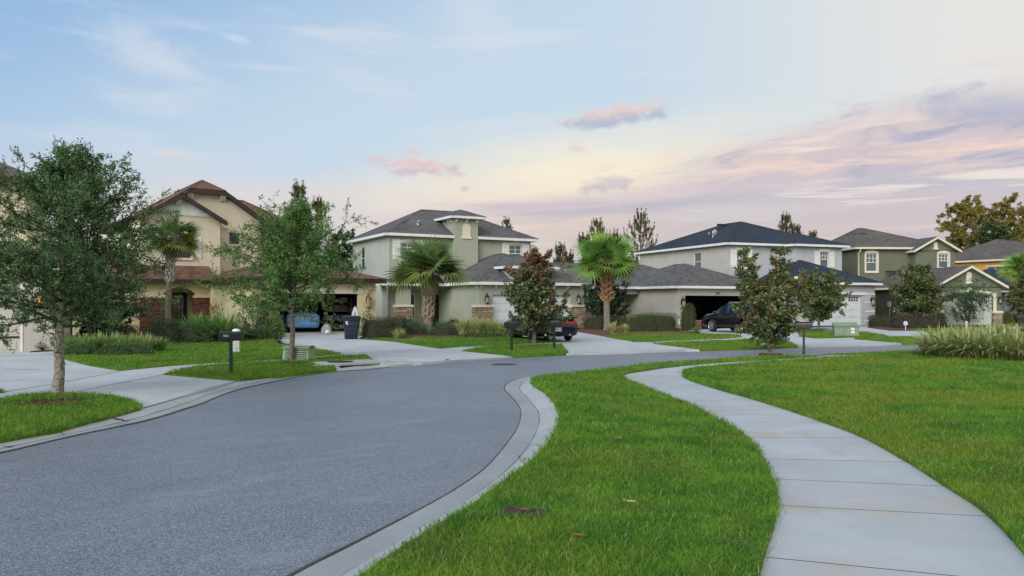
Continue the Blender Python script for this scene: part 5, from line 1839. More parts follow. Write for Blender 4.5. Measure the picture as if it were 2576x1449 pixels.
def pine(label, loc, H, R_, seed, nm='needle', group='young pines behind the houses', z0=0.25, leaders=((0, 0, 1.0),), cand=1.0, nw=13):
    """whorled limbs that turn up at the tips, with bottle-brush needle tufts"""
    rng = np.random.default_rng(seed)
    root = thing('pine_tree', label, 'pine tree', loc, 0.0, group)
    mb = MB()
    TP, TD, TL = [], [], []
    for (lx, ly, lf) in leaders:
        h = H * lf
        mb.tube([(0, 0, 0), (lx * 0.25, ly * 0.25, h * 0.35), (lx * 0.8, ly * 0.8, h * 0.7), (lx, ly, h)], [0.16, 0.12, 0.07, 0.02], 6)
        for k in range(6):
            TP.append(np.array([lx, ly, h - 0.15 - 0.16 * k])); TD.append(np.array([0, 0, 1.0]) + rng.normal(size=3) * 0.08); TL.append(0.6)
        for w in range(nw):
            t = z0 + (1 - z0) * (w + rng.uniform(0, 0.7)) / nw
            if t > 0.99: continue
            z = h * t
            f = min(max((t - 0.35) / 0.65, 0), 1)
            c = np.array([lx * f, ly * f, z])
            for q in range(5):
                az = q * 1.2566 + w * 0.9 + rng.uniform(-0.35, 0.35)
                L = R_ * (1 - ((t - z0) / (1 - z0)) ** 1.3) ** 0.75 * rng.uniform(0.55, 1.1) / (len(leaders) ** 0.35) + 0.25
                d = np.array([math.cos(az), math.sin(az), 0.25])
                pts, dl = path(rng, c, d, L, 5, 0.10, 0.13)
                mb.tube(pts, [0.035, 0.03, 0.024, 0.018, 0.012, 0.006], 4, cap=False)
                for u in (0.55, 0.75, 0.92):
                    g = u * 5; x = min(int(g), 4)
                    p = pts[x] + (pts[x + 1] - pts[x]) * (g - x)
                    TP.append(p); TD.append(unit(dl * 0.45 + np.array([0, 0, 0.7]) + rng.normal(size=3) * 0.25)); TL.append(0.50)
                TP.append(pts[-1]); TD.append(np.array([dl[0] * .15, dl[1] * .15, 1.0])); TL.append(0.85 * cand * rng.uniform(0.7, 1.2))
    mb.build('trunk', M['twig'], root)
    P, D = [], []
    tints = []
    for p, d, l in zip(TP, TD, TL):
        m = 42
        d = unit(d)
        s = rng.uniform(0, l, m)[:, None]
        P.append(p + d * s)
        D.append(unit(rng.normal(size=(m, 3)) * 0.42 + d * 0.9))
        tints.append(np.full(m, (rng.random() < 0.30) * rng.uniform(0.4, 1.0)))
    P = np.concatenate(P); D = np.concatenate(D)
    V, Q = leaf_quads(P, D, 0.20 * rng.uniform(0.7, 1.15, len(P)), 0.042, rng, 0.05)
    np_mesh('crown', V, Q, M[nm], root, tint=np.concatenate(tints))
    return root


def bush(name, label, cat, loc, r, h, n, leaf, lm, seed, p=2.0, group=None, rz=0.0, lump=0.12, tint=None, core=0.84, up=0.25):
    """leafy shell on a lumpy dome (p=2) or clipped box (p=8)"""
    rng = np.random.default_rng(seed)
    root = thing(name, label, cat, loc, rz, group)
    ph = rng.uniform(0, 6, 6)

    def rad(D):
        a = np.abs(D)
        q = (a[..., 0] ** p + a[..., 1] ** p + a[..., 2] ** p) ** (-1.0 / p)
        w = np.sin(D[..., 0] * 5 + ph[0]) * np.sin(D[..., 1] * 5 + ph[1]) + 0.6 * np.sin(D[..., 2] * 7 + ph[2] + D[..., 0] * 4) + 0.5 * np.sin(D[..., 1] * 11 + ph[3])
        return q * (1 + lump * 0.55 * w)

    if p > 4:
        D = rng.uniform(-1, 1, (n, 3))
        ax = rng.choice(3, n, p=np.array([h * r[1], h * r[0], r[0] * r[1] * 1.2]) / (h * r[1] + h * r[0] + r[0] * r[1] * 1.2))
        D[np.arange(n), ax] = np.sign(rng.normal(size=n))
        D[:, 2] = np.where(ax == 2, 1.0, rng.uniform(0, 1, n))
        D = unit(D)
    else:
        D = unit(rng.normal(size=(n, 3)))
        D[:, 2] = np.abs(D[:, 2])
    S_ = np.array([r[0], r[1], h])
    P = D * rad(D)[:, None] * S_ * rng.uniform(0.80, 1.06, n)[:, None]
    dirs = unit(D / S_ * 0.6 * min(S_) + rng.normal(size=(n, 3)) * 0.6 + np.array([0, 0, up]))
    V, Q = leaf_quads(P, dirs, leaf[0] * rng.uniform(0.65, 1.25, n), leaf[1] * rng.uniform(0.7, 1.2, n), rng)
    tv = None if tint is None else (rng.random(n) < tint) * rng.uniform(0.4, 1, n)
    np_mesh('foliage', V, Q, M[lm], root, tint=tv)
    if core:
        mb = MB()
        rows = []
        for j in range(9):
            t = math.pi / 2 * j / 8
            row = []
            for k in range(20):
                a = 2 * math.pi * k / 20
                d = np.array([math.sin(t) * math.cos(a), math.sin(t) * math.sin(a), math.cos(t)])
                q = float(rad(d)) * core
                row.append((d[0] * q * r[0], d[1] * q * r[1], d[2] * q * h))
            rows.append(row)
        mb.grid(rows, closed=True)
        mb.build('stem', M['core'], root)  # lumpy dark brown shell under the leaves, blocks the view through
    return root


def tuft(name, label, cat, loc, R_, L, W_, n, lm, seed, group=None, tint=0.1, droop=0.55, spread=1.0, rz=0.0, flat=(1.0, 1.0)):
    """clump of arching blades"""
    rng = np.random.default_rng(seed)
    root = thing(name, label, cat, loc, rz, group)
    a = rng.uniform(0, 2 * np.pi, n)
    rr = R_ * np.sqrt(rng.random(n))
    b = np.stack([np.cos(a) * rr * flat[0], np.sin(a) * rr * flat[1], np.zeros(n)], 1)
    la = a + rng.normal(size=n) * 0.9
    ln = L * rng.uniform(0.6, 1.12, n)
    out = spread * rng.uniform(0.08, 0.75, n)
    d = np.stack([np.cos(la), np.sin(la), np.zeros(n)], 1)
    sd = np.stack([-np.sin(la), np.cos(la), np.zeros(n)], 1)
    K = 5
    V = np.empty((n, K, 2, 3))
    for k in range(K):
        t = k / (K - 1)
        hor = ln * (out * t + droop * out * t ** 2.6)
        ver = ln * (t * np.sqrt(np.maximum(0.05, 1 - out ** 2 * 0.7)) - droop * 0.75 * out * t ** 2.8)
        p = b + d * hor[:, None] + np.array([0, 0, 1.0]) * ver[:, None]
        w = W_ * (0.55, 1.0, 0.95, 0.65, 0.06)[k] * 0.5
        V[:, k, 0] = p - sd * w
        V[:, k, 1] = p + sd * w
    i = np.arange(n)[:, None] * (2 * K)
    Q = np.concatenate([i + np.array([2 * k, 2 * k + 1, 2 * k + 3, 2 * k + 2]) for k in range(K - 1)], 0)
    tv = np.tile((rng.random(n) < tint) * rng.uniform(0.4, 1.0, n), K - 1)
    np_mesh('blade', V.reshape(-1, 3), Q, M[lm], root, tint=tv)
    return root


def mulch_ring(px, py, rx, ry, label, m='mulch', z=0.088, seed=1):
    c = G(px, py, 0.08)
    rng = random.Random(seed)
    mb = MB()
    N = 26
    poly = []
    for k in range(N):
        a = 2 * math.pi * k / N
        q = rng.uniform(0.85, 1.12)
        poly.append((c.x + math.cos(a) * rx * q, c.y + math.sin(a) * ry * q))
    mb.prism(poly, 0.0, z)
    for k in range(int(420 * rx * ry / 0.4)):          # loose bark chips
        a = rng.uniform(0, 2 * math.pi); q = math.sqrt(rng.random()) * 1.08
        p = Vector((c.x + math.cos(a) * rx * q, c.y + math.sin(a) * ry * q, z + rng.uniform(0, 0.015)))
        t = Matrix.Translation(p) @ Matrix.Rotation(rng.uniform(0, 6.3), 4, 'Z') @ Matrix.Rotation(rng.uniform(-0.6, 0.6), 4, 'X')
        mb.box((-0.035, -0.010, -0.003), (0.035, 0.010, 0.006), t)
    o = mb.build('mulch', M[m])
    props(o, label, 'mulch', kind='structure')
    BARE.append((c.x, c.y, (rx + ry) * 0.45))


# ---- street trees
mulch_ring(133, 1013, 0.68, 0.40, 'brown bark mulch round the nearest oak', seed=3)
broadleaf('oak_tree', 'big dark green live oak nearest the road, on the left lawn island', 'tree', at(143, 14.2, 0.06), 4.28, 0.088, 1.22,
          [(0.0, 1.0), (0.27, 1.15), (0.36, 1.70), (0.46, 1.95), (0.56, 1.85), (0.66, 1.60), (0.74, 1.20), (0.82, 0.78), (0.90, 0.52), (0.97, 0.26), (1.0, 0.08)], 72, (0.060, 0.023), 'oakleaf', 11,
          subs=10, twigs=8, lpt=14, shift=(0.22, 0.0), el=(-5, 32), bark='bark', upl=0.015, wob=0.035)
mulch_ring(731, 914, 0.36, 0.28, 'brown bark mulch round the slender oak', seed=4)
broadleaf('oak_tree', 'slender young oak with feathery mid green crown in front of the open garage', 'tree', at(731, 22.6, 0.06), 4.12, 0.078, 1.36,
          [(0.0, 1.0), (0.30, 1.40), (0.38, 1.86), (0.48, 1.80), (0.58, 1.66), (0.68, 1.62), (0.76, 1.45), (0.84, 1.1), (0.92, 0.6), (1.0, 0.15)], 66, (0.072, 0.028), 'oakleaf2', 21,
          subs=9, twigs=7, lpt=11, shift=(0.18, 0.0), el=(0, 38), bark='bark2', upl=0.02)

# ---- palms
palm('tall thin palm with white ragged leaf bases before the cream porch', at(421, 42.0, 0.05), 5.1, 0.155, 1.75, 31, 'palmleaf', nf=26, boots='bootlight', boot_z=(0.55, 1.0), lean=(0.28, 0), dead=7, yellow=0.30, boot_stick=0.10, e_min=-18)
palm('stout palm with criss-cross trunk before the sage green house', at(1077, 42.5, 0.05), 3.45, 0.24, 2.3, 32, 'palmleaf', nf=44, boots='boot', boot_z=(0.25, 1.0), lean=(0.06, 0), dead=9, yellow=0.12, e_min=-6)
palm('bright green palm with orange leaf bases before the warm grey house', at(1527, 48.0, 0.05), 4.2, 0.20, 2.3, 33, 'palmleaf2', nf=38, boots='bootred', boot_z=(0.42, 1.0), lean=(-0.08, 0), dead=0, yellow=0.10, boot_stick=0.30, e_min=-10)
palm('palm at the right edge in front of the orange house', at(2566, 63.0, 0.05), 4.5, 0.18, 1.6, 34, 'palmleaf2', nf=36, boots='boot', boot_z=(0.5, 1.0), dead=0, yellow=0.25, sp=30)

# ---- magnolias
mulch_ring(1343, 870, 0.48, 0.32, 'reddish mulch round the red tipped magnolia', 'mulchred', seed=5)
broadleaf('magnolia_tree', 'upright magnolia with red brown new leaves on the small roadside lawn', 'magnolia', at(1343, 32.4, 0.08), 3.40, 0.07, 0.30,
          [(0.0, 0.8), (0.10, 1.15), (0.25, 1.32), (0.38, 1.25), (0.50, 0.85), (0.58, 0.98), (0.70, 1.02), (0.80, 0.78), (0.90, 0.50), (1.0, 0.14)], 66, (0.185, 0.075), 'magred', 41, 'whorl',
          subs=5, twigs=3, lpt=10, bark='bark2', tint=([0, 0.3, 0.55, 0.8, 1], [0.03, 0.09, 0.12, 0.36, 0.92]), upl=0.05, flowers=3, el=(5, 45), shift=(0.12, 0), group='magnolias along the street')
mulch_ring(1938, 892.5, 0.34, 0.22, 'reddish mulch round the two topped magnolia', 'mulchred', z=0.106, seed=6)
broadleaf('magnolia_tree', 'bushy magnolia with two sparse tops between the sidewalk and the road', 'magnolia', at(1937, 26.6, 0.09), 3.40, 0.085, 0.20,
          [(0.0, 0.45), (0.08, 0.75), (0.16, 1.0), (0.24, 1.12), (0.38, 1.05), (0.48, 0.80), (0.56, 0.48), (0.64, 0.30), (0.76, 0.26), (0.86, 0.28), (0.94, 0.22), (1.0, 0.10)], 84, (0.150, 0.060), 'magleaf', 42, 'whorl',
          subs=6, twigs=3, lpt=10, stems=3, tops=[(-0.86, 0.0, 3.18), (0.34, 0.05, 3.42), (0.55, 0.3, 2.5)], bark='bark2', tint=([0, 0.25, 0.5, 0.8, 1], [0.03, 0.14, 0.24, 0.28, 0.4]), upl=0.04, flowers=3, el=(0, 45), group='magnolias along the street')
broadleaf('magnolia_tree', 'round green magnolia in front of the white garage door', 'magnolia', at(2060, 50.0, 0.08), 3.30, 0.09, 0.5,
          [(0.0, 0.5), (0.16, 1.0), (0.28, 1.45), (0.45, 1.55), (0.62, 1.35), (0.78, 1.0), (0.9, 0.6), (1.0, 0.2)], 72, (0.20, 0.085), 'magleaf', 43, 'whorl',
          subs=6, twigs=4, lpt=9, stems=2, spread=0.3, bark='bark2', tint=([0, 1], [0.05, 0.22]), upl=0.03, flowers=2, group='magnolias along the street')
broadleaf('magnolia_tree', 'broad magnolia behind the clipped hedge at the olive house', 'magnolia', at(2308, 56.0, 0.05), 4.0, 0.09, 0.5,
          [(0.0, 1.2), (0.2, 1.75), (0.35, 1.6), (0.5, 1.3), (0.65, 1.15), (0.8, 0.9), (0.9, 0.6), (1.0, 0.2)], 76, (0.22, 0.09), 'magleaf', 44, 'whorl',
          subs=6, twigs=4, lpt=9, bark='bark2', tint=([0, 1], [0.08, 0.12]), upl=0.03, group='magnolias along the street')
broadleaf('magnolia_tree', 'magnolia cut by the right edge below the far palm', 'magnolia', at(2592, 61.0, 0.05), 3.7, 0.09, 0.4,
          [(0.0, 1.0), (0.2, 1.5), (0.45, 1.5), (0.7, 1.1), (0.9, 0.6), (1.0, 0.2)], 40, (0.22, 0.09), 'magleaf', 45, 'whorl',
          subs=6, twigs=4, lpt=9, bark='bark2', tint=([0, 1], [0.10, 0.25]), upl=0.03, group='magnolias along the street')
broadleaf('magnolia_shrub', 'large dark glossy magnolia shrub left of the cream porch', 'shrub', at(264, 35.0, 0.05), 2.35, 0.08, 0.2,
          [(0.0, 0.9), (0.3, 1.35), (0.55, 1.3), (0.75, 1.0), (0.9, 0.6), (1.0, 0.2)], 42, (0.19, 0.08), 'magdark', 46, 'whorl', subs=7, twigs=4, lpt=9, stems=3, spread=0.5, bark='bark2', tint=([0, 0.7, 1], [0.02, 0.05, 0.35]))
broadleaf('magnolia_shrub', 'dark blue green tree behind the bright green palm', 'shrub', at(1524, 52.3, 0.05), 3.45, 0.08, 0.4,
          [(0.0, 1.1), (0.3, 1.45), (0.55, 1.25), (0.8, 0.8), (1.0, 0.25)], 42, (0.20, 0.09), 'magdark', 47, 'whorl', subs=6, twigs=4, lpt=9, bark='bark2')
broadleaf('feathery_shrub', 'wide feathery grey green shrub in front of the olive garage door', 'shrub', at(2432, 57.0, 0.05), 2.35, 0.05, 0.1,
          [(0.0, 1.0), (0.3, 1.5), (0.6, 1.4), (0.85, 0.8), (1.0, 0.3)], 46, (0.12, 0.040), 'shrubdk', 48, 'sprig', subs=6, twigs=4, lpt=8, stems=3, spread=0.7, bark='twig', el=(20, 60))

# ---- trees behind the houses
pine('pine with candle shoots rising behind the slender oak', at(752, 64.0), 10.7, 1.9, 51, z0=0.35, leaders=((0, 0, 1.0), (1.6, 0.5, 0.90)))
pine('wide dark pine behind the bright green palm', at(1503, 80.0), 9.5, 2.6, 52, z0=0.35, leaders=((0, 0, 1.0), (-1.4, 0.4, 0.86), (1.9, -0.3, 0.88)))
pine('open branched pine left of the navy roof', at(1612, 80.0), 10.3, 2.5, 53, z0=0.35)
pine('small green pine between the sage house and the bright palm', at(1410, 78.0), 6.9, 1.1, 54, z0=0.35, leaders=((0, 0, 1.0), (1.0, 0.3, 0.90)), nw=9)
pine('pine tops showing over the navy roof', at(1976, 95.0), 11.7, 1.9, 55, z0=0.5, leaders=((0, 0, 1.0), (1.5, 0.2, 0.90)))
pine('thin pine tip over the right end of the sage house roof', at(1274, 92.0), 10.9, 0.9, 56, z0=0.6, nw=7)
pine('little pine tip at the right corner of the sage house', at(1344, 85.0), 7.0, 0.8, 57, z0=0.6, nw=6)
pine('small dark pine tip between the navy and the taupe roofs', at(2046, 96.0), 9.9, 0.8, 58, z0=0.6, nw=6)
FT = 'tall pines beyond the orange house'
TP = [(0.0, 0.3), (0.35, 0.6), (0.5, 2.0), (0.62, 2.6), (0.75, 2.9), (0.88, 2.4), (0.96, 1.4), (1.0, 0.5)]
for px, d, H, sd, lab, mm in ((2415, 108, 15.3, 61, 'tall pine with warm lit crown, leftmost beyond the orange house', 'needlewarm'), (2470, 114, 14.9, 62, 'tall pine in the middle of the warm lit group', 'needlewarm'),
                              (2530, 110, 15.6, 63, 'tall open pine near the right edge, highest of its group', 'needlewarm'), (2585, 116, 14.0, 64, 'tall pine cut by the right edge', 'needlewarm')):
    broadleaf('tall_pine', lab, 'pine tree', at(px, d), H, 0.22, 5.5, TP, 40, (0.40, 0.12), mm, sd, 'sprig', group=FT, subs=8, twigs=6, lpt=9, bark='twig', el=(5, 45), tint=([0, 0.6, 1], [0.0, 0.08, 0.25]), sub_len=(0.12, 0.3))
broadleaf('green_tree', 'dark green rounded tree below the tall pines', 'tree', at(2500, 104), 12.0, 0.2, 3.5, [(0, 1.5), (0.4, 2.6), (0.7, 2.6), (0.9, 1.5), (1, .4)], 34, (0.36, 0.14), 'farleaf', 65, 'sprig', subs=7, twigs=5, lpt=9, bark='twig')
broadleaf('green_tree', 'green tree in the gap between the cream and the sage houses', 'tree', at(862, 70), 7.6, 0.2, 1.0, [(0, 2.0), (0.4, 2.6), (0.7, 2.2), (0.9, 1.3), (1, .4)], 36, (0.28, 0.12), 'farleaf', 66, 'sprig', subs=7, twigs=5, lpt=9, bark='twig')
broadleaf('green_tree', 'low green tree at the left corner of the navy roofed house', 'tree', at(1585, 88), 6.2, 0.2, 1.0, [(0, 2.0), (0.4, 2.6), (0.7, 2.2), (0.9, 1.3), (1, .4)], 30, (0.28, 0.12), 'farleaf', 67, 'sprig', subs=7, twigs=5, lpt=8, bark='twig')


# ---- planting beds
def bed(px, label, m='mulch', z=0.085):
    mb = MB()
    mb.prism([(p.x, p.y) for p in PX(px, z)], -0.05, z)
    props(mb.build('mulch_bed', M[m]), label, 'mulch bed', kind='structure')


bed([(75, 884), (150, 880), (165, 892), (300, 894), (395, 888), (400, 868), (560, 870), (700, 868), (700, 852), (640, 846), (520, 838), (300, 845), (160, 870)], 'dark mulch under the shrubs of the cream house')
bed([(905, 852), (1005, 857), (1040, 850), (1120, 850), (1300, 856), (1320, 848), (1240, 836), (1190, 834), (1080, 830), (1000, 836), (930, 838)], 'dark mulch under the shrubs of the sage house')
bed([(1440, 832), (1535, 848), (1600, 842), (1720, 840), (1760, 834), (1700, 830), (1580, 826), (1470, 824)], 'reddish mulch bed round the bright palm and hedges', 'mulchred')
bed([(2180, 824), (2240, 832), (2300, 832), (2390, 830), (2480, 824), (2480, 818), (2380, 812), (2200, 815)], 'mulch under the clipped hedges of the olive house')

bush('round_shrub', 'small dark round shrub beside the leftmost garage', 'shrub', at(106, 27.6, 0.07), (0.38, 0.38), 0.50, 1500, (0.06, 0.03), 'shrubdk', 71)
GR = 'grass clumps in the cream house bed'
for k, (px, py, L, lm, lab) in enumerate(((175, 889, .72, 'bladegreen', 'green grass clump at the left end of the cream house bed'), (222, 890, .80, 'bladegreen', 'second grass clump from the left in the cream house bed'), (268, 888, .85, 'bladegrass', 'pale seedy grass clump before the dark glossy magnolia shrub'),
                                     (310, 889, .78, 'bladegreen', 'green grass clump before the dark red shrub'), (350, 887, .80, 'bladegrass', 'pale grass clump before the left porch pier'), (385, 884, .62, 'bladegreen', 'low green grass clump at the right end of its row'))):
    tuft('grass_clump', lab, 'ornamental grass', G(px, py, 0.07), 0.36, L * 0.86, 0.032, 360, lm, 80 + k, GR, tint=0.16, droop=0.5, spread=0.8)
for k, (px, py, lab) in enumerate(((200, 893, 'low dark green edging plant at the left of the front lawn'), (290, 894, 'low dark green edging plant below the pale grasses'), (345, 893, 'low dark green edging plant right of the grasses'))):
    bush('edging_plant', lab, 'shrub', G(px, py, 0.07), (0.55, 0.28), 0.34, 1100, (0.10, 0.02), 'shrub', 88 + k, group='edging plants on the cream house lawn')
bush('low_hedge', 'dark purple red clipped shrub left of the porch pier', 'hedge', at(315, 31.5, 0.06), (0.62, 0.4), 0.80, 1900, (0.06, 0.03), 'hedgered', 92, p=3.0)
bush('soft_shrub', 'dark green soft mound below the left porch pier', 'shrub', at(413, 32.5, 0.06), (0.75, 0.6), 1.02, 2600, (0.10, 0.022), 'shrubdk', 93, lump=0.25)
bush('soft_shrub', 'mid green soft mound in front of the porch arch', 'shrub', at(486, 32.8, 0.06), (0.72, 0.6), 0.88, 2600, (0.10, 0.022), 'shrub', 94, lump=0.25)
tuft('ginger_plant', 'light green broad leaved plant below the front door', 'plant', at(500, 35.5, 0.06), 0.30, 1.35, 0.11, 130, 'shrublt', 95, droop=0.5, spread=0.9)
bush('bottlebrush_shrub', 'upright shrub with red brush flowers at the right porch pier', 'shrub', at(543, 36.5, 0.06), (0.42, 0.4), 1.58, 1200, (0.11, 0.025), 'shrub', 96, lump=0.3, core=0.6)
rng_ = np.random.default_rng(4)
bb = [o for o in bpy.data.objects if o.name.startswith('bottlebrush_shrub')][0]
for k in range(7):
    c = np.array([rng_.uniform(-.38, .42), rng_.uniform(-.42, -.2), rng_.uniform(1.22, 1.55)])
    n = 60
    D = unit(rng_.normal(size=(n, 3)))
    V, Q = leaf_quads(c + np.array([0, 0, 1]) * rng_.uniform(0, .12, n)[:, None], D, 0.05, 0.012, rng_)
    np_mesh('flower', V, Q, M['redflower'], bb)
tuft('fern_palm', 'green arching fern palm left of the black mailbox', 'plant', at(566, 34.0, 0.06), 0.25, 1.45, 0.085, 260, 'bladegreen', 97, tint=0.12, droop=0.75, spread=1.15)
bush('rose_shrub', 'loose dark leaved shrub behind the black mailbox', 'shrub', at(618, 37.0, 0.06), (0.55, 0.5), 1.55, 900, (0.10, 0.06), 'shrubdk', 98, lump=0.35, core=0.45)
bush('climbing_shrub', 'tall pale variegated shrub at the left jamb of the open garage', 'shrub', at(672, 38.6, 0.06), (0.72, 0.55), 2.15, 2300, (0.085, 0.05), 'shrubpale', 99, lump=0.3, core=0.72)
bush('green_shrub', 'bright green shrub at the foot of the pale variegated one', 'shrub', at(690, 36.5, 0.06), (0.42, 0.4), 1.15, 1200, (0.10, 0.04), 'shrublt', 100, lump=0.3)
bush('green_shrub', 'low dark shrub under the loose dark leaved one', 'shrub', at(640, 35.8, 0.06), (0.6, 0.4), 0.55, 900, (0.09, 0.045), 'shrub', 101, lump=0.3)

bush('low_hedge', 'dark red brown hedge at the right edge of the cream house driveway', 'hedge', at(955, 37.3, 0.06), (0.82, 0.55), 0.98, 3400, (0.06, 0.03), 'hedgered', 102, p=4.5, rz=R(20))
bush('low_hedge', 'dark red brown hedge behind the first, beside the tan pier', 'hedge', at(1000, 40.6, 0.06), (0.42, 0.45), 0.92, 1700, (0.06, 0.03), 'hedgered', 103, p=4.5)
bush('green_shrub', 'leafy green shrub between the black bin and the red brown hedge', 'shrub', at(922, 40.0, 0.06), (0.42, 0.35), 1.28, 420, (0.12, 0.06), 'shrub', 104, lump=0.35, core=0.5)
bush('soft_shrub', 'green ground cover mound left of the stout palm', 'shrub', at(1040, 41.8, 0.06), (0.82, 0.5), 0.66, 2000, (0.07, 0.03), 'shrub', 105, lump=0.2)
tuft('cycad', 'dark spiky plant before the tan porch pier', 'plant', at(1024, 46.5, 0.06), 0.15, 0.95, 0.10, 90, 'shrubdk', 106, droop=0.4, spread=1.1)
bush('soft_shrub', 'green ground cover mound right of the stout palm', 'shrub', at(1122, 41.2, 0.06), (0.92, 0.5), 0.66, 2200, (0.07, 0.03), 'shrub', 107, lump=0.25)
bush('low_hedge', 'low purple shrub against the sage green side wall', 'hedge', at(1140, 45.5, 0.06), (0.75, 0.35), 0.72, 1300, (0.07, 0.03), 'hedgered', 108, lump=0.2)
GS = 'pale grass clumps before the sage house garage'
for k, (px, d, L, lab) in enumerate(((1172, 40.5, .98, 'pale yellow green grass clump, leftmost before the sage garage pier'), (1203, 39.8, 1.05, 'pale grass clump before the tan garage pier, tallest of its row'), (1236, 39.6, .98, 'pale grass clump at the left jamb of the sage garage door'),
                                     (1262, 39.2, .78, 'low grass clump at the right end of the bed by the sage driveway'), (1296, 37.6, .72, 'small pale grass clump just left of the second mailbox'))):
    tuft('grass_clump', lab, 'ornamental grass', at(px, d, 0.07), 0.34, L, 0.034, 360, 'bladegrass', 110 + k, GS, tint=0.22, droop=0.55, spread=0.85)
bush('soft_shrub', 'low green edging in front of the pale grasses', 'shrub', at(1215, 38.2, 0.06), (1.2, 0.22), 0.26, 1300, (0.08, 0.025), 'shrub', 116)
tuft('grass_clump', 'small pale spiky clump before the dark red brown hedge', 'ornamental grass', at(1003, 36.8, 0.06), 0.25, 0.55, 0.026, 160, 'bladegrass', 117, droop=0.6, spread=1.0)

bush('low_hedge', 'olive brown hedge left of the bright palm trunk', 'hedge', at(1494, 49.6, 0.06), (0.66, 0.5), 0.84, 2200, (0.06, 0.03), 'hedgeolive', 120, p=5)
bush('low_hedge', 'olive brown hedge right of the bright palm trunk', 'hedge', at(1556, 49.2, 0.06), (0.56, 0.5), 0.86, 2000, (0.06, 0.03), 'hedgeolive', 121, p=5)
bush('box_hedge', 'rounded green box hedge in front, nearer the lawn', 'hedge', at(1617, 46.4, 0.06), (0.98, 0.6), 0.93, 4200, (0.055, 0.03), 'hedgegreen', 122, p=5, lump=0.06)
bush('box_hedge', 'rounded green box hedge behind, against the warm grey wall', 'hedge', at(1652, 50.6, 0.06), (1.4, 0.6), 0.98, 4600, (0.055, 0.03), 'hedgegreen', 123, p=5, lump=0.06)
bush('column_shrub', 'upright clipped green shrub at the jamb of the dark garage', 'shrub', at(1731, 48.3, 0.06), (0.43, 0.43), 1.52, 2600, (0.06, 0.035), 'hedgegreen', 124, p=4, lump=0.1)
YS = 'yellow striped plants by the bright palm'
tuft('yucca_plant', 'yellow striped spiky plant just right of the bright palm foot', 'plant', at(1541, 42.8, 0.07), 0.15, 0.72, 0.06, 70, 'bladegrass', 125, YS, tint=0.7, droop=0.45)
tuft('yucca_plant', 'smaller yellow striped spiky plant before the front box hedge', 'plant', at(1573, 43.2, 0.07), 0.13, 0.60, 0.06, 60, 'bladegrass', 126, YS, tint=0.7, droop=0.45)
for k, (px, lab) in enumerate(((1672, 'tiny flowering plant below the rear box hedge'), (1700, 'tiny flowering plant left of the white post'), (1752, 'tiny green plant at the driveway corner'))):
    bush('bedding_plant', lab, 'plant', at(px, 46.2, 0.07), (0.28, 0.18), 0.24, 240, (0.06, 0.03), 'shrublt' if k == 2 else 'hedgeolive', 127 + k, core=0.5, group='bedding plants at the warm grey house')

bush('low_hedge', 'short dark clipped hedge at the corner of the blue grey house', 'hedge', at(2216, 55.5, 0.06), (0.84, 0.5), 0.80, 2300, (0.07, 0.035), 'hedgered', 130, p=6, lump=0.06)
bush('low_hedge', 'long dark clipped hedge behind the round blue sign', 'hedge', at(2312, 52.3, 0.06), (1.92, 0.55), 0.78, 4800, (0.07, 0.035), 'hedgered', 131, p=6, lump=0.06)
bush('soft_shrub', 'reddish low shrub under the broad magnolia', 'shrub', at(2360, 55.2, 0.06), (0.5, 0.4), 1.05, 700, (0.10, 0.05), 'hedgered', 132, lump=0.3)
bush('yellow_shrub', 'small yellow green shrub beside the grey porch column', 'shrub', at(2534, 62.0, 0.06), (0.42, 0.4), 1.0, 900, (0.09, 0.04), 'shrubyel', 133, lump=0.2)
bush('low_hedge', 'dark low hedge behind the yellow green shrub', 'hedge', at(2560, 64.5, 0.06), (1.1, 0.5), 0.8, 900, (0.08, 0.04), 'hedgered', 134, p=4)
NG = 'ornamental grass clumps on the near lawn'
for k, (px, py, L, lab) in enumerate(((2352, 893, .78, 'pale arching grass clump at the left end of the near lawn bed'), (2392, 899, .95, 'second pale arching grass clump from the left on the near lawn'), (2440, 901, 1.0, 'pale grass clump in the middle of the near lawn bed'), (2492, 904, .98, 'tall pale grass clump right of the middle of the near lawn bed'),
                                      (2546, 905, .98, 'pale arching grass clump nearest the right edge'), (2600, 906, 1.0, 'pale grass clump cut by the right edge'))):
    tuft('grass_clump', lab, 'ornamental grass', G(px, py, 0.09), 0.40, L * 1.12, 0.055, 210, 'bladegrass', 140 + k, NG, tint=0.22, droop=0.85, spread=1.12)
for k, (px, py, lab) in enumerate(((2370, 887, 'pale grass clump behind the left end of the near bed'), (2420, 889, 'pale grass clump in the second row left of the middle'), (2470, 890, 'pale grass clump in the second row behind the middle'))):
    tuft('grass_clump', lab, 'ornamental grass', G(px, py, 0.09), 0.42, 1.0, 0.05, 220, 'bladegrass', 150 + k, NG, tint=0.15, droop=0.7, spread=1.0)
bush('yellow_hedge', 'low yellow green clipped hedge behind the near grass clumps', 'hedge', G(2535, 881, 0.08), (0.95, 0.5), 0.85, 2600, (0.07, 0.03), 'shrubyel', 155, p=5, lump=0.08)
# ============================================================ things in the street
def carpaint(name, c, rough=0.25, metal=0.3):
    m, t, p = new_mat(name)
    p.inputs['Base Color'].default_value = c + (1,)
    p.inputs['Metallic'].default_value = metal
    oc = objco(t)
    n = noise(t, oc, 3.0, 4.0)
    r = n.step(0.3, 0.7, rough * 0.8, rough * 1.3)
    t.links.new(r.o, p.inputs['Roughness'])
    p.inputs['Coat Weight'].default_value = 0.6
    p.inputs['Coat Roughness'].default_value = 0.06
    return m


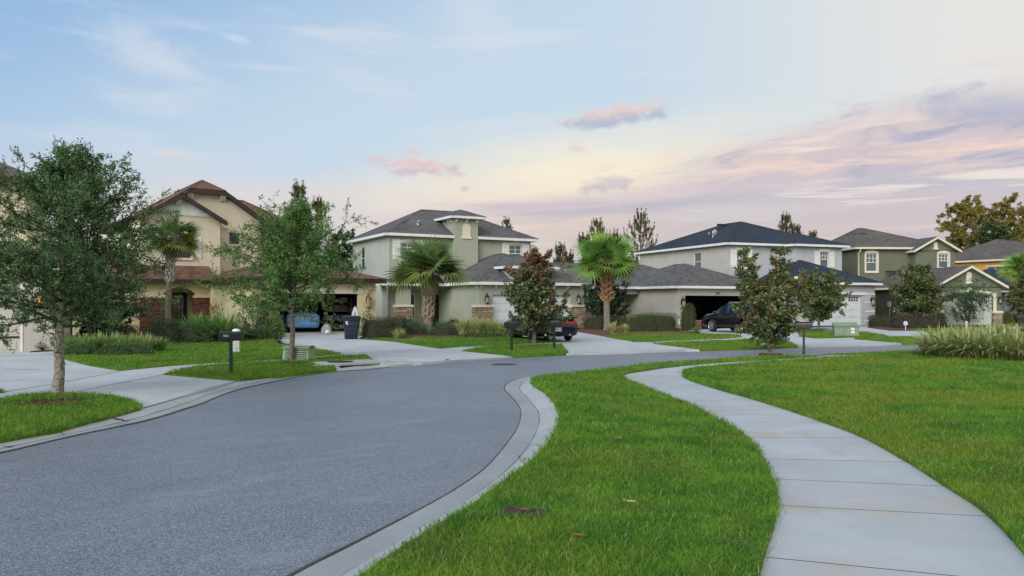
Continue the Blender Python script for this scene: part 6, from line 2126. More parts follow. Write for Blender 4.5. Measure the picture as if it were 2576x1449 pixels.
M['carblue'] = carpaint('sky_blue_car_paint', (0.16, 0.46, 0.82), 0.3, 0.0)
M['carnavy'] = carpaint('navy_car_paint', (0.012, 0.03, 0.12))
M['carblack'] = carpaint('black_blue_car_paint', (0.008, 0.011, 0.022), 0.18)
M['cardark'] = carpaint('near_black_car_paint', (0.010, 0.009, 0.014), 0.18)
M['carglass'] = mat('tinted_car_glass', (0.012, 0.02, 0.035), 0.04, var=0.1, spec=0.8)
M['rubber'] = mat('tyre_rubber', (0.016, 0.016, 0.017), 0.85, var=0.2, scale=12)
M['rim'] = mat('alloy_rim', (0.55, 0.56, 0.58), 0.3, metal=0.8, var=0.1)
M['rimdark'] = mat('dark_alloy_rim', (0.08, 0.08, 0.085), 0.35, metal=0.7, var=0.1)
M['tail'] = mat('red_tail_lamp', (0.45, 0.015, 0.02), 0.15, var=0.1)
M['tailclear'] = mat('clear_tail_lamp', (0.72, 0.66, 0.66), 0.15, var=0.05)
M['plate'] = mat('licence_plate', (0.70, 0.73, 0.68), 0.5, var=0.05)
M['chrome'] = mat('chrome_trim', (0.75, 0.76, 0.78), 0.12, metal=1.0, var=0.03)
M['plgreen'] = mat('plate_lettering', (0.03, 0.10, 0.05), 0.5, var=0.1)


def wheel(root, x, y, r, w, rim, spokes):
    mb = MB()
    s = 1 if x > 0 else -1
    prof = [(r * 0.66, 0.0), (r * 0.70, w * 0.10), (r * 0.92, w * 0.10), (r, 0.25 * w), (r, 0.75 * w), (r * 0.92, w * 0.93), (r * 0.70, w * 0.95), (r * 0.66, w)]
    N = 24
    rows = [[(x - s * o, y + q * math.cos(2 * math.pi * k / N), r + q * math.sin(2 * math.pi * k / N)) for k in range(N)] for q, o in prof]
    mb.grid(rows, closed=True)
    t = mb.build('wheel', M['rubber'], root)
    mb = MB()
    rows = [[(x - s * o, y + q * math.cos(2 * math.pi * k / N), r + q * math.sin(2 * math.pi * k / N)) for k in range(N)] for q, o in ((r * 0.68, 0.01), (r * 0.62, 0.03), (r * 0.60, 0.10))]
    mb.grid(rows, closed=True)
    for k in range(spokes):
        a = 2 * math.pi * k / spokes
        ca, sa = math.cos(a), math.sin(a)
        h = r * 0.065
        P = []
        for o in (0.05, 0.015):
            for q, sg in ((0.10, -1), (0.64, -1), (0.64, 1), (0.10, 1)):
                P.append((x - s * o, y + r * q * ca - sg * h * sa, r + r * q * sa + sg * h * ca))
        mb.hexa(P)
    mb.tube([(x - s * 0.06, y, r), (x - s * 0.005, y, r)], r * 0.15, 10)
    mb.build('rim', M[rim], t)
    mb = MB()
    rows = [[(x - s * 0.09, y + q * math.cos(2 * math.pi * k / N), r + q * math.sin(2 * math.pi * k / N)) for k in range(N)] for q in (r * 0.64, 0.01)]
    mb.grid(rows, closed=True)
    mb.build('brake_disc', M['black'], t)


def car(label, loc, rz, ST, paint, g_side, g_rear, g_front, wheels, wr, rim='rim', spokes=10, cat='car', ww=0.23):
    """lofted body: stations from the rear (y=0) to the nose; ring: sill, side, belt, roof edge, roof"""
    root = thing('parked_car', label, cat, loc, rz)
    def interp(ST, n=4):
        out = []
        A = np.array(ST, float)
        for i in range(len(A) - 1):
            for k in range(n):
                t = k / n
                a, b, c, d = A[max(i - 1, 0)], A[i], A[i + 1], A[min(i + 2, len(A) - 1)]
                v = 0.5 * (2 * b + (c - a) * t + (2 * a - 5 * b + 4 * c - d) * t * t + (3 * b - a - 3 * c + d) * t ** 3)
                v[0] = b[0] + (c[0] - b[0]) * t
                out.append(v)
        out.append(A[-1])
        return out
    R_ = interp(ST)
    rows = []
    for (y, zb, wl, zt, wb, zr, wr_) in R_:
        half = [(0, zb), (wl * 0.86, zb), (wl * 0.97, zb + 0.05), (wl, zb + 0.16), (wb * 1.005, zb + (zt - zb) * 0.62), (wb, zt - 0.05), (wb * 0.965, zt), (wr_ + (wb - wr_) * 0.12, zr - 0.07 * min(1, (zr - zt) / 0.3 + .1)), (wr_ * 0.80, zr - 0.008), (wr_ * 0.4, zr + 0.012), (0, zr + 0.018)]
        ring = [(x, y, z) for x, z in half] + [(-x, y, z) for x, z in half[-2:0:-1]]
        rows.append(ring)
    n = len(rows[0])
    bodyv = MB(); glass = {'rear_window': MB(), 'windscreen': MB()}
    arches = [(wy, wr * 1.16) for wy in wheels]
    for i in range(len(rows) - 1):
        ym = (R_[i][0] + R_[i + 1][0]) / 2
        for j in range(n):
            k = (j + 1) % n
            f = (rows[i][j], rows[i][k], rows[i + 1][k], rows[i + 1][j])
            jj = j if j < 10 else n - 1 - j
            tgt = bodyv
            if jj == 6 and g_side[0] < ym < g_side[1] and not any(abs(ym - b) < 0.055 for b in g_side[2:]): tgt = glass.setdefault('side_window|%d%d' % (j < 10, sum(ym > b for b in g_side[2:])), MB())
            elif jj >= 7 and g_rear[0] < ym < g_rear[1]: tgt = glass['rear_window']
            elif jj >= 7 and g_front[0] < ym < g_front[1]: tgt = glass['windscreen']
            if jj in (1, 2, 3) and any(abs(ym - wy) < ar * (0.98 if jj < 3 else 0.86) for wy, ar in arches): continue
            tgt.face(f, True)
    bodyv.face(rows[0][::-1]); bodyv.face(rows[-1])
    b = bodyv.build('body', M[paint], root)
    # weld so that shading is continuous
    for o in (b,):
        w = o.modifiers.new('weld', 'WELD'); w.merge_threshold = 0.001
    for k, mb in glass.items():
        if mb.f: mb.build(k.split('|')[0], M['carglass'], root)
    W_ = max(s[2] for s in ST)
    for wy in wheels:
        for s in (1, -1): wheel(root, s * (W_ - 0.015), wy, wr, ww, rim, spokes)
        mb = MB()
        mb.box((-W_ * 0.72, wy - wr * 1.1, 0.2), (W_ * 0.72, wy + wr * 1.1, wr * 2.1)); mb.build('wheel_well', M['black'], root)
    return root


def mirror(root, x, y, z, m):
    for s in (1, -1):
        mb = MB(); mb.ball((s * x, y, z), (0.12, 0.07, 0.085), 10, 6)
        mb.build('wing_mirror', M[m], root)


def plate(root, y, z, txt, x=0.0):
    mb = MB(); mb.box((x - 0.155, y - 0.012, z - 0.08), (x + 0.155, y, z + 0.08)); p = mb.build('licence_plate', M['plate'], root)
    text(p, txt, 0.105, (x, y - 0.014, z - 0.035), (R(90), 0, 0), M['plgreen'], 'plate_number', 0.001)


SEDAN = [(0.0, .40, .72, .66, .78, .70, .66), (0.05, .30, .84, .80, .87, .86, .72), (0.14, .25, .89, .95, .885, 1.06, .74), (0.45, .23, .905, .98, .905, 1.10, .72), (0.95, .22, .91, .99, .91, 1.14, .70), (1.6, .22, .91, .98, .91, 1.40, .60), (2.15, .22, .91, .97, .91, 1.46, .58), (2.8, .22, .91, .95, .91, 1.43, .59), (3.3, .22, .91, .93, .905, 1.24, .64), (3.75, .22, .91, .91, .90, 1.01, .70), (4.3, .23, .89, .82, .88, .88, .66), (4.65, .26, .82, .70, .82, .75, .6), (4.8, .36, .66, .58, .66, .62, .5)]


def sedan(label, loc, rz, paint):
    c = car(label, loc, rz, SEDAN, paint, (1.15, 3.55, 2.35), (1.0, 1.62), (3.0, 3.7), (1.02, 3.8), 0.33)
    for s in (1, -1):
        mb = MB()
        mb.hexa([(s * .36, -.005, .84), (s * .86, .09, .82), (s * .80, .2, .82), (s * .36, .1, .84), (s * .36, .045, .96), (s * .84, .13, .97), (s * .80, .2, .97), (s * .36, .15, .96)])
        o = mb.build('tail_lamp', M['tail'], c)
        mb = MB()
        mb.hexa([(s * .36, -.012, .90), (s * .72, .055, .90), (s * .70, .15, .90), (s * .36, .1, .90), (s * .36, .02, .955), (s * .70, .082, .955), (s * .70, .15, .955), (s * .36, .12, .955)])
        mb.build('lamp_lens', M['tailclear'], o)
    plate(c, 0.012, .76, 'BJM 8T')
    mb = MB(); mb.box((-.82, .0, .38), (.82, .05, .405)); mb.build('bumper_strip', M['chrome'], c)
    mb = MB(); mb.box((-.07, .06, .94), (.07, .075, .985)); mb.build('emblem', M['chrome'], c)
    mirror(c, 1.0, 3.35, 1.0, paint)
    return c


sedan('sky blue sedan parked tail out inside the open cream garage', at(763, 43.9, 0.09), R(22), 'carblue')
sedan('dark navy car deep in the open garage, left of the blue sedan', at(672, 45.4, 0.09), R(30), 'carnavy')

COUPE = [(0.0, .42, .76, .60, .82, .64, .7), (0.05, .32, .88, .74, .91, .80, .78), (0.14, .26, .93, .84, .93, .98, .80), (0.45, .22, .955, .92, .955, 1.01, .78), (0.95, .20, .96, .93, .95, 1.03, .72), (1.75, .19, .96, .94, .94, 1.29, .58), (2.2, .19, .955, .94, .935, 1.33, .56), (2.75, .19, .955, .93, .935, 1.27, .58), (3.25, .19, .955, .92, .94, 1.06, .68), (3.9, .19, .955, .90, .945, .98, .72), (4.45, .20, .93, .82, .92, .90, .7), (4.72, .24, .86, .70, .85, .76, .62), (4.84, .34, .70, .58, .7, .62, .5)]
c = car('black coupe with rear spoiler behind the red tipped magnolia', at(1404, 33.4, 0.07), R(17), COUPE, 'carblack', (1.35, 3.1, 2.05), (0.98, 1.75), (2.65, 3.25), (1.0, 3.85), 0.36, 'rimdark', 10)
mb = MB()
mb.hexa([(-.84, -.06, 1.03), (.84, -.06, 1.03), (.84, .2, 1.05), (-.84, .2, 1.05), (-.84, -.06, 1.065), (.84, -.06, 1.065), (.84, .2, 1.075), (-.84, .2, 1.075)])
for s in (-.7, .7): mb.box((s - .03, .02, .96), (s + .03, .15, 1.04))
mb.build('spoiler', M['carblack'], c)
for s in (1, -1):
    mb = MB()
    mb.hexa([(s * .34, -.004, .74), (s * .86, .055, .74), (s * .86, .12, .74), (s * .34, .08, .74), (s * .34, .03, .86), (s * .86, .09, .88), (s * .86, .16, .88), (s * .34, .12, .86)])
    mb.build('tail_lamp', M['tail'], c)
mb = MB()
for a, b2, z0, z1 in ((-.10, .10, .805, .835), (-.04, .06, .79, .85)): mb.box((a, .002, z0), (b2, .02, z1))
mb.build('emblem', M['chrome'], c)
plate(c, -0.012, .53, 'JPW 79')
mb = MB()
for s in (-.55, .55): mb.tube([(s, .03, .30), (s, .3, .30)], .05, 10)
mb.build('exhaust', M['chrome'], c)
mirror(c, 1.03, 3.0, .98, 'carblack')

SUV = [(0.0, .50, .72, .80, .80, .84, .7), (0.06, .40, .86, .95, .90, 1.02, .78), (0.2, .34, .91, 1.04, .92, 1.35, .70), (0.5, .32, .925, 1.06, .93, 1.60, .66), (1.1, .30, .93, 1.06, .93, 1.67, .64), (1.9, .30, .93, 1.05, .93, 1.69, .64), (2.6, .30, .93, 1.03, .93, 1.65, .65), (3.1, .30, .93, 1.02, .93, 1.42, .70), (3.6, .30, .93, 1.01, .925, 1.10, .76), (4.15, .31, .91, .93, .90, 1.02, .74), (4.5, .34, .84, .78, .84, .86, .66), (4.68, .44, .68, .66, .70, .70, .55)]
c = car('near black crossover on the driveway, mostly behind the two topped magnolia', at(1938, 42.5, 0.08), R(27), SUV, 'cardark', (0.55, 3.35, 1.25, 2.35), (0.12, 0.5), (2.75, 3.55), (0.95, 3.62), 0.37, 'rim', 9, 'suv')
mirror(c, 1.04, 3.2, 1.1, 'cardark')
for s in (1, -1):
    mb = MB(); mb.box((s * .86 - .04, .10, .95), (s * .86 + .04, .3, 1.2)); mb.build('tail_lamp', M['tail'], c)
    mb = MB(); mb.hexa([(s * .62, 4.42, .72), (s * .86, 4.2, .74), (s * .84, 4.1, .74), (s * .6, 4.3, .72), (s * .62, 4.40, .84), (s * .88, 4.18, .90), (s * .84, 4.1, .90), (s * .6, 4.3, .84)]); mb.build('headlight', M['tailclear'], c)
    mb = MB(); mb.box((s * .935 - .012, 1.9, .95), (s * .935 + .012, 2.1, .975)); mb.box((s * .935 - .012, 2.85, .95), (s * .935 + .012, 3.05, .975)); mb.build('door_handle', M['chrome'], c)
    mb = MB(); mb.box((s * .62 - .02, .8, 1.68), (s * .62 + .02, 2.5, 1.71)); mb.build('roof_rail', M['chrome'], c)
    mb = MB(); mb.box((s * .9, 1.4, .30), (s * .94, 3.2, .40)); mb.build('sill_trim', M['rubber'], c)
plate(c, -0.002, .72, '')

# ---- mailboxes
MBG = 'black post mailboxes along the street'


def mailbox(label, loc, rz, L=0.50, flat=False, number=None, flag=None, tray=False):
    root = thing('mailbox', label, 'mailbox', loc, rz, MBG)
    mb = MB(); mb.box((-.034, -.034, -.05), (.034, .034, 0.80)); mb.box((-.05, -.05, 0.0), (.05, .05, .03))
    mb.box((-.05, -.045, .76), (.05, .045, .80)); mb.build('post', M['dkgreen'], root, bevel=.006)
    mb = MB()
    h, w = 0.12, 0.085
    pr = [(-w, 0.81), (w, 0.81), (w, .81 + h)] + [(w * math.cos(math.pi * k / 10), .81 + h + (.06 if flat else .085) * math.sin(math.pi * k / 10)) for k in range(1, 10)] + [(-w, .81 + h)]
    x0, x1 = -L * .52, L * .48
    mb.face([(x0, y, z) for y, z in pr]); mb.face([(x1, y, z) for y, z in pr][::-1])
    for p, q in zip(pr, pr[1:] + pr[:1]): mb.face(((x0, *p), (x0, *q), (x1, *q), (x1, *p)))
    b = mb.build('box', M['black'], root)
    mb = MB()
    q2 = [(y * 1.06, .80 + (z - .80) * 1.05) for y, z in pr]
    mb.face([(x1, y, z) for y, z in q2]); mb.face([(x1 + .025, y, z) for y, z in q2][::-1])
    for p, q in zip(q2, q2[1:] + q2[:1]): mb.face(((x1, *p), (x1, *q), (x1 + .025, *q), (x1 + .025, *p)))
    mb.box((x1 + .025, -.03, .97), (x1 + .04, .03, .985))
    mb.build('door', M['black'], root)
    mb = MB(); mb.box((x0 + .03, -.05, .775), (x1 - .03, .05, .809)); mb.build('mount_board', M['black'], root)
    if tray:
        mb = MB(); mb.hexa([(x0, -.075, .76), (x0 + .2, -.075, .74), (x0 + .2, .075, .74), (x0, .075, .76), (x0, -.075, .805), (x0 + .2, -.075, .805), (x0 + .2, .075, .805), (x0, .075, .805)]); mb.build('bracket', M['black'], root)
    if flag:
        mb = MB(); mb.box((.02, -w - .012, .84), (.035, -w - .003, .93)); mb.box((-.06, -w - .012, .895), (.02, -w - .003, .93)); mb.build('flag', M['tail'], root)
    if number:
        text(b, number, .072, (-.09, -w - .002, .865), (R(90), 0, 0), M['plate'], 'number', 0.001)
    return root


mailbox('black mailbox numbered 7881 on the lawn strip under the slender oak', G(581, 941, .06), R(3), flat=True, number='7881', tray=True)
mailbox('black round topped mailbox left of the red tipped magnolia', G(1287, 884, .06), R(-38), number=None)
mailbox('dark mailbox half hidden by the right side of the red tipped magnolia', G(1394, 878, .06), R(48))
mailbox('black mailbox with small red flag right of the two topped magnolia', G(2022, 888, .09), R(-24), flag=True)
mailbox('dark mailbox at the right edge behind the ornamental grass', G(2573, 842, .08), R(-40))

# ---- wheeled bin
m_bin = mat('dark_blue_bin_plastic', (0.014, 0.024, 0.042), 0.5, var=0.15)
root = thing('trash_bin', 'tall dark blue wheeled trash bin at the right of the open cream garage', 'trash bin', at(884, 36.6, .06), R(14))
mb = MB()
sec = [(.0, .25, .27), (.04, .27, .30), (.45, .32, .355), (.86, .37, .41), (.90, .40, .44), (.97, .40, .44)]
rows = []
for z, a, b2 in sec:
    r = .06
    ring = []
    for (cx, cy, a0) in ((a - r, b2 - r, 0), (-a + r, b2 - r, 90), (-a + r, -b2 + r, 180), (a - r, -b2 + r, 270)):
        for k in range(4): ring.append((cx + r * math.cos(R(a0 + 30 * k)), cy + r * math.sin(R(a0 + 30 * k)), z))
    rows.append(ring)
mb.grid(rows, closed=True); mb.face(rows[0][::-1]); mb.face(rows[-1])
mb.box((-.27, -.40, .66), (.27, -.36, .80))
bd = mb.build('body', m_bin, root)
mb = MB()
rows = []
for z, q in ((.985, 1.0), (1.0, 1.03), (1.03, 1.02), (1.06, .9), (1.07, .5)):
    rows.append([(x / .40 * .415 * q, y / .44 * .455 * q, z) for x, y, _ in [(p[0], p[1], 0) for p in [(a[0], a[1]) for a in ring]]])
mb.grid(rows, closed=True); mb.face(rows[-1]); mb.face(rows[0][::-1])
mb.tube([(-.3, .47, 1.0), (.3, .47, 1.0)], .02, 8)
mb.build('lid', m_bin, root)
for s in (-.27, .27):
    mb = MB(); mb.tube([(s - .03, .28, .12), (s + .03, .28, .12)], .12, 16); mb.build('wheel', M['rubber'], root)
mb = MB(); mb.box((.02, -.345, .34), (.20, -.315, .48)); mb.box((.03, -.365, .40), (.19, -.345, .425)); mb.build('grip', M['black'], root)
mb = MB()
for (x, z, w, h2) in ((-.27, .80, .10, .05), (-.28, .74, .09, .045), (-.26, .68, .10, .04)): mb.box((x, -.405, z), (x + w, -.3985 if z > .66 else -.35, z + h2))
mb.build('emblem', M['plate'], bd)

# ---- things in and before the open garage
m_sack = mat('grey_sack_cloth', (0.30, 0.31, 0.33), 0.9, var=0.2, scale=8, bscale=14, bstr=.6, bdist=.03)
root = thing('cloth_sack', 'grey cloth sack slumped on the garage floor beside the football', 'sack', at(821, 42.6, .09))
mb = MB(); mb.ball((0, 0, .0), (.30, .24, .50), 18, 12, lambda d: 1 + .10 * math.sin(d.x * 9 + d.z * 4) * (1 - abs(d.z)) - .18 * max(0, d.z) ** 3 * 0 + .06 * math.sin(d.y * 11)); mb.tube([(0, 0, .45), (.01, 0, .53)], [.05, .07], 8); mb.build('bag', m_sack, root)
m_fb, t_, p_ = new_mat('football_leather')
v_ = t_.nodes.new('ShaderNodeTexVoronoi'); v_.inputs['Scale'].default_value = 9.0
t_.links.new(objco(t_).o, v_.inputs['Vector'])
cc_ = mixc(t_, X(t_, v_.outputs['Distance']).step(.36, .32), (.78, .78, .78, 1), (.015, .015, .015, 1))
t_.links.new(cc_.o, p_.inputs['Base Color'])
mb = MB(); mb.ball((0, 0, 0.115), (.115, .115, .115), 20, 12)
props(mb.build('football', m_fb), 'black and white football on the garage threshold', 'ball').location = at(823, 41.6, .09)
root = thing('storage_shelf', 'open shelf with cartons standing against the garage back by the right wall', 'shelf', at(850, 46.2, .10), R(36))
mb = MB()
for x in (-.75, .75):
    for y in (-.2, .2): mb.box((x - .025, y - .025, 0), (x + .025, y + .025, 1.9))
mb.build('upright', mat('raw_shelf_timber', (.36, .28, .19), .8, var=.2), root)
for z in (.12, .62, 1.12, 1.62):
    mb = MB(); mb.box((-.78, -.23, z), (.78, .23, z + .03)); mb.build('shelf_board', mat('shelf_board_timber', (.32, .26, .19), .8, var=.2), root)
rnd = random.Random(3)
cols = [(.30, .18, .10), (.05, .16, .10), (.42, .36, .28), (.10, .12, .20), (.34, .12, .08), (.26, .22, .18)]
cl = ['brown', 'dark green', 'cream', 'navy', 'rust red', 'grey brown']
cm = [mat(c_.replace(' ', '_') + '_carton', q, .8, var=.15) for c_, q in zip(cl, cols)]
shname = ['lowest shelf', 'second shelf', 'third shelf', 'top shelf']
for i, z in enumerate((.15, .65, 1.15, 1.65)):
    x = -.7
    j = 0
    while x < .5:
        w = rnd.uniform(.28, .48); h2 = rnd.uniform(.2, .38); k = (i * 2 + j) % 6
        mb = MB(); mb.box((x, -.18, z + .002), (x + w - .03, .17, z + h2)); mb.box((x + w * .4, -.184, z + h2 * .5), (x + w * .6, -.181, z + h2 * .7))
        o = mb.build('carton', cm[k], None)
        o.matrix_world = Matrix.Translation(at(850, 46.2, .10)) @ Matrix.Rotation(R(36), 4, 'Z')
        props(o, '%s carton on the %s in the cream garage, %s along' % (cl[k], shname[i], ('leftmost', 'second', 'third', 'fourth', 'fifth')[j]), 'carton', 'cartons on the garage shelf')
        x += w; j += 1
mb = MB()
pts = [(-.22, 0), (.22, 0), (.23, .7), (.17, 1.1), (.08, 1.36), (0, 1.46), (-.08, 1.36), (-.17, 1.1), (-.23, .7)]
root = thing('surf_board', 'pointed white board with dark rim leaning inside the garage behind the bin', 'board', at(893, 42.6, .09), R(30))
mb.face([(x, -.02, z) for x, z in pts][::-1]); mb.face([(x, .04, z) for x, z in pts])
for p, q in zip(pts, pts[1:] + pts[:1]): mb.face(((p[0], -.02, p[1]), (q[0], -.02, q[1]), (q[0], .04, q[1]), (p[0], .04, p[1])))
bo = mb.build('board', M['white'], root)
mb = MB(); mb.tube([(x, .01, z) for x, z in pts[1:]] + [(-.22, .01, 0)], .032, 6); mb.build('rim', M['black'], root)
mb = MB()
ins = [(x * .5, z * .82) for x, z in pts]
mb.face([(x, -.024, z) for x, z in ins][::-1]); mb.build('pad', M['grey'], bo)

# cartons and a tote in the dark garage
for k, (px, dd, s, lab) in enumerate(((1751, 50.6, .5, 'brown carton at the left of the dark garage opening'), (1762, 49.9, .44, 'orange brown carton in front, in the dark garage opening'))):
    root = thing('carton', lab, 'carton', at(px, dd, .09), R(20 + 20 * k), 'cartons in the dark garage')
    mb = MB(); mb.box((-s / 2, -s / 2, 0), (s / 2, s / 2, s * 1.05)); mb.build('box', mat('carton_board', (.30, .13, .07), .8, var=.2), root, bevel=.01)
    mb = MB(); mb.hexa([(-s / 2, -s / 2 - .12, s * 1.0), (s / 2, -s / 2 - .12, s * 1.0), (s / 2, -s / 2 - .005, s * 1.07), (-s / 2, -s / 2 - .005, s * 1.07), (-s / 2, -s / 2 - .12, s * 1.008), (s / 2, -s / 2 - .12, s * 1.008), (s / 2, -s / 2 - .005, s * 1.078), (-s / 2, -s / 2 - .005, s * 1.078)]); mb.build('flap', mat('carton_flap', (.36, .18, .10), .8, var=.2), root)
root = thing('storage_tote', 'dark blue storage tote beside the cartons in the dark garage', 'tote', at(1776, 49.6, .09), R(25))
mb = MB(); mb.hexa([(-.2, -.16, 0), (.2, -.16, 0), (.2, .16, 0), (-.2, .16, 0), (-.25, -.2, .42), (.25, -.2, .42), (.25, .2, .42), (-.25, .2, .42)]); mb.build('tub', mat('blue_tote_plastic', (.012, .02, .10), .4, var=.1), root)
mb = MB(); mb.box((-.27, -.22, .42), (.27, .22, .47)); mb.build('lid', M['black'], root, bevel=.01)

# ---- utility boxes
m_ug = mat('pale_green_utility_paint', (0.23, 0.33, 0.20), 0.6, var=0.12, scale=4)
m_ug2 = mat('faded_green_cabinet_paint', (0.19, 0.26, 0.17), 0.6, var=0.15, scale=3)
root = thing('utility_box', 'pale green louvred utility box behind the slender oak trunk', 'utility box', G(752, 905, .07), R(-6))
mb = MB()
mb.hexa([(-.39, -.30, 0), (.39, -.30, 0), (.39, .30, 0), (-.39, .30, 0), (-.36, -.26, .36), (.36, -.26, .36), (.36, .26, .36), (-.36, .26, .36)])
mb.grid([[(x, -.29 + .06 * 0 + .58 * k / 6, .36 + .05 * math.sin(math.pi * k / 6)) for k in range(7)] for x in (-.39, .39)], smooth=False)
mb.box((-.40, -.31, .34), (.40, .31, .365))
mb.build('case', m_ug, root, bevel=.006)
mb = MB(); gp = MB()
for k in range(6):
    z = .035 + k * .052
    y = -.30 + .04 * z / .36
    for a, b2 in ((-.30, -.02), (.02, .33)):
        mb.hexa([(a, y - .016, z), (b2, y - .016, z), (b2, y + .01, z), (a, y + .01, z), (a, y - .010, z + .024), (b2, y - .010, z + .024), (b2, y + .012, z + .024), (a, y + .012, z + .024)])
        gp.face(((a, y - .0005, z + .025), (b2, y - .0005, z + .025), (b2, y + .001, z + .050), (a, y + .001, z + .050)))
    q = -.392 + .03 * z / .36
    mb.hexa([(q - .016, -.2, z), (q - .016, .2, z), (q + .02, .2, z), (q + .02, -.2, z), (q - .012, -.2, z + .024), (q - .012, .2, z + .024), (q + .02, .2, z + .024), (q + .02, -.2, z + .024)])
mb.build('louvre', m_ug, root)
gp.build('louvre_shade', M['dkgreen'], root)  # dark strips laid on the case as painted shade between the slats
root = thing('utility_cabinet', 'green transformer cabinet with white labels on the lawn by the white garage', 'utility cabinet', G(2127, 845, .08), R(-14))
mb = MB()
mb.hexa([(-.56, -.38, 0), (.56, -.38, 0), (.56, .42, 0), (-.56, .42, 0), (-.56, -.36, .50), (.56, -.36, .50), (.56, .42, .64), (-.56, .42, .64)])
mb.box((-.59, -.40, 0), (.59, .44, .05))
mb.build('case', m_ug2, root, bevel=.012)
mb = MB(); mb.hexa([(-.58, -.40, .47), (.58, -.40, .47), (.58, .44, .62), (-.58, .44, .62), (-.58, -.40, .52), (.58, -.40, .52), (.58, .44, .67), (-.58, .44, .67)]); mb.build('lid', m_ug2, root, bevel=.01)
for z, h2 in ((.30, .12), (.14, .12)):
    mb = MB(); mb.box((.20, -.385, z), (.36, -.372, z + h2)); mb.box((.23, -.389, z + .04), (.30, -.3855, z + .08)); mb.build('label', M['plate'], root)
root = thing('cable_pedestal', 'pale grey domed cable pedestal behind the numbered mailbox', 'pedestal', G(594, 888, .07), R(10))
mb = MB(); mb.box((-.115, -.10, 0), (.115, .10, .66)); mb.box((-.06, -.108, .28), (.10, -.1, .60)); mb.box((-.04, -.112, .12), (.11, -.1, .24)); mb.build('case', mat('pale_grey_pedestal', (.50, .54, .48), .6, var=.1), root, bevel=.01)
mb = MB(); mb.lathe([(.13, .66), (.135, .70), (.12, .75), (.08, .785), (.002, .80)], 18); mb.build('cap', M['white'], root)
mb = MB(); mb.box((-.02, -.116, .15), (.06, -.1125, .19)); mb.build('label', M['grey'], root)

# ---- storm drain and manhole
root = thing('storm_drain', 'concrete kerb inlet with dark slot at the corner of the lawn strip', 'storm drain', G(898, 925, 0), 0)
ang = math.atan2((G(946, 927).y - G(848, 933).y), (G(946, 927).x - G(848, 933).x))
root.rotation_euler = (0, 0, ang)
mb = MB()
mb.hexa([(-1.0, .05, -.04), (1.0, .05, -.04), (1.0, 1.1, -.04), (-.75, 1.1, -.04), (-.9, .18, .13), (1.0, .14, .13), (1.0, 1.1, .125), (-.7, 1.1, .125)])
mb.build('top_slab', M['conc'], root, bevel=.015)
mb = MB()
mb.hexa([(-1.25, -.35, -.02), (-.55, -.32, -.02), (-.45, .3, -.02), (-1.1, .5, -.02), (-1.25, -.34, .0), (-.62, -.30, .02), (-.52, .22, .128), (-1.05, .5, .10)])
mb.hexa([(.62, -.30, -.02), (1.9, -.32, -.02), (1.9, .3, -.02), (.6, .3, -.02), (.66, -.20, .10), (1.9, -.25, .05), (1.9, .3, .06), (.62, .3, .13)])
mb.build('wing', M['kerb'], root, bevel=.03)
mb = MB(); mb.box((-.56, -.02, -.05), (.64, .16, .075)); mb.build('slot', M['black'], root)
mb = MB(); mb.box((-.56, -.10, .075), (.64, .2, .135)); mb.build('lip', M['kerb'], root, bevel=.012)
mb = MB(); mb.lathe([(.36, .126), (.36, .137), (.33, .139), (.001, .139)], 24, (-.15, .62, 0)); mb.build('cover', M['rubber'], root)
m_iron = mat('cast_iron', (.05, .05, .055), .7, var=.3, scale=30, bscale=40, bstr=.6, bdist=.01)
mb = MB()
mb.lathe([(.37, -.02), (.37, .008), (.345, .010), (.335, .006), (.001, .006)], 28)
for k in range(6): mb.box((-.25 + k * .1 - .012, -.2, .006), (-.25 + k * .1 + .012, .2, .012))
props(mb.build('manhole_cover', m_iron), 'round iron manhole cover in the middle of the road', 'manhole cover').location = G(1268, 917, 0)

# ---- signs, stakes and small garden things
M['signblue'] = mat('blue_sign_face', (.015, .03, .22), .4, var=.05)
root = thing('yard_sign', 'round blue and white security sign on a stake before the long hedge', 'sign', G(2278, 831, .08), R(-6))
mb = MB(); mb.box((-.018, .0, -.05), (.018, .02, .32)); mb.build('stake', M['white'], root)
mb = MB()
for r_, y_, nm, mm in ((.175, -.004, 'panel', 'signblue'), (.125, -.012, 'emblem', 'plate')):
    mb = MB(); N = 8 if nm == 'panel' else 24
    ring = [(r_ * math.cos(2 * math.pi * (k + .5) / N), r_ * math.sin(2 * math.pi * (k + .5) / N) + .42) for k in range(N)]
    mb.face([(x, y_, z) for x, z in ring]); mb.face([(x, y_ + .012, z) for x, z in ring][::-1])
    for p, q in zip(ring, ring[1:] + ring[:1]): mb.face(((p[0], y_, p[1]), (q[0], y_, q[1]), (q[0], y_ + .012, q[1]), (p[0], y_ + .012, p[1])))
    pn = mb.build(nm, M[mm], root)
text(pn, 'ADT', .105, (0, -.016, .385), (R(90), 0, 0), M['signblue'], 'lettering', .001)
root = thing('meter_post', 'small white meter box on a stake between the box hedge and column shrub', 'post', at(1711, 48.6, .08), R(5))
mb = MB(); mb.box((-.02, 0, -.05), (.02, .03, .35)); mb.build('stake', M['metal'], root)
mb = MB(); mb.box((-.085, -.03, .34), (.085, .05, .64)); mb.build('box', M['white'], root, bevel=.01)
mb = MB(); mb.tube([(0, -.034, .56), (0, -.031, .56)], .035, 10); mb.box((-.03, -.034, .40), (.03, -.0305, .45)); mb.build('dial', M['black'], root)
root = thing('marker_stub', 'short pale round stub standing in the lawn before the feathery shrub', 'post', G(2431, 828, .08))
mb = MB(); mb.lathe([(.085, -.05), (.085, .42), (.09, .43), (.09, .47), (.07, .49), (.001, .49)], 14); mb.build('tube', M['creamtrim'], root)
root = thing('garden_bench', 'small tan stone bench behind the ornamental grass', 'bench', G(2516, 838, .08), R(20))
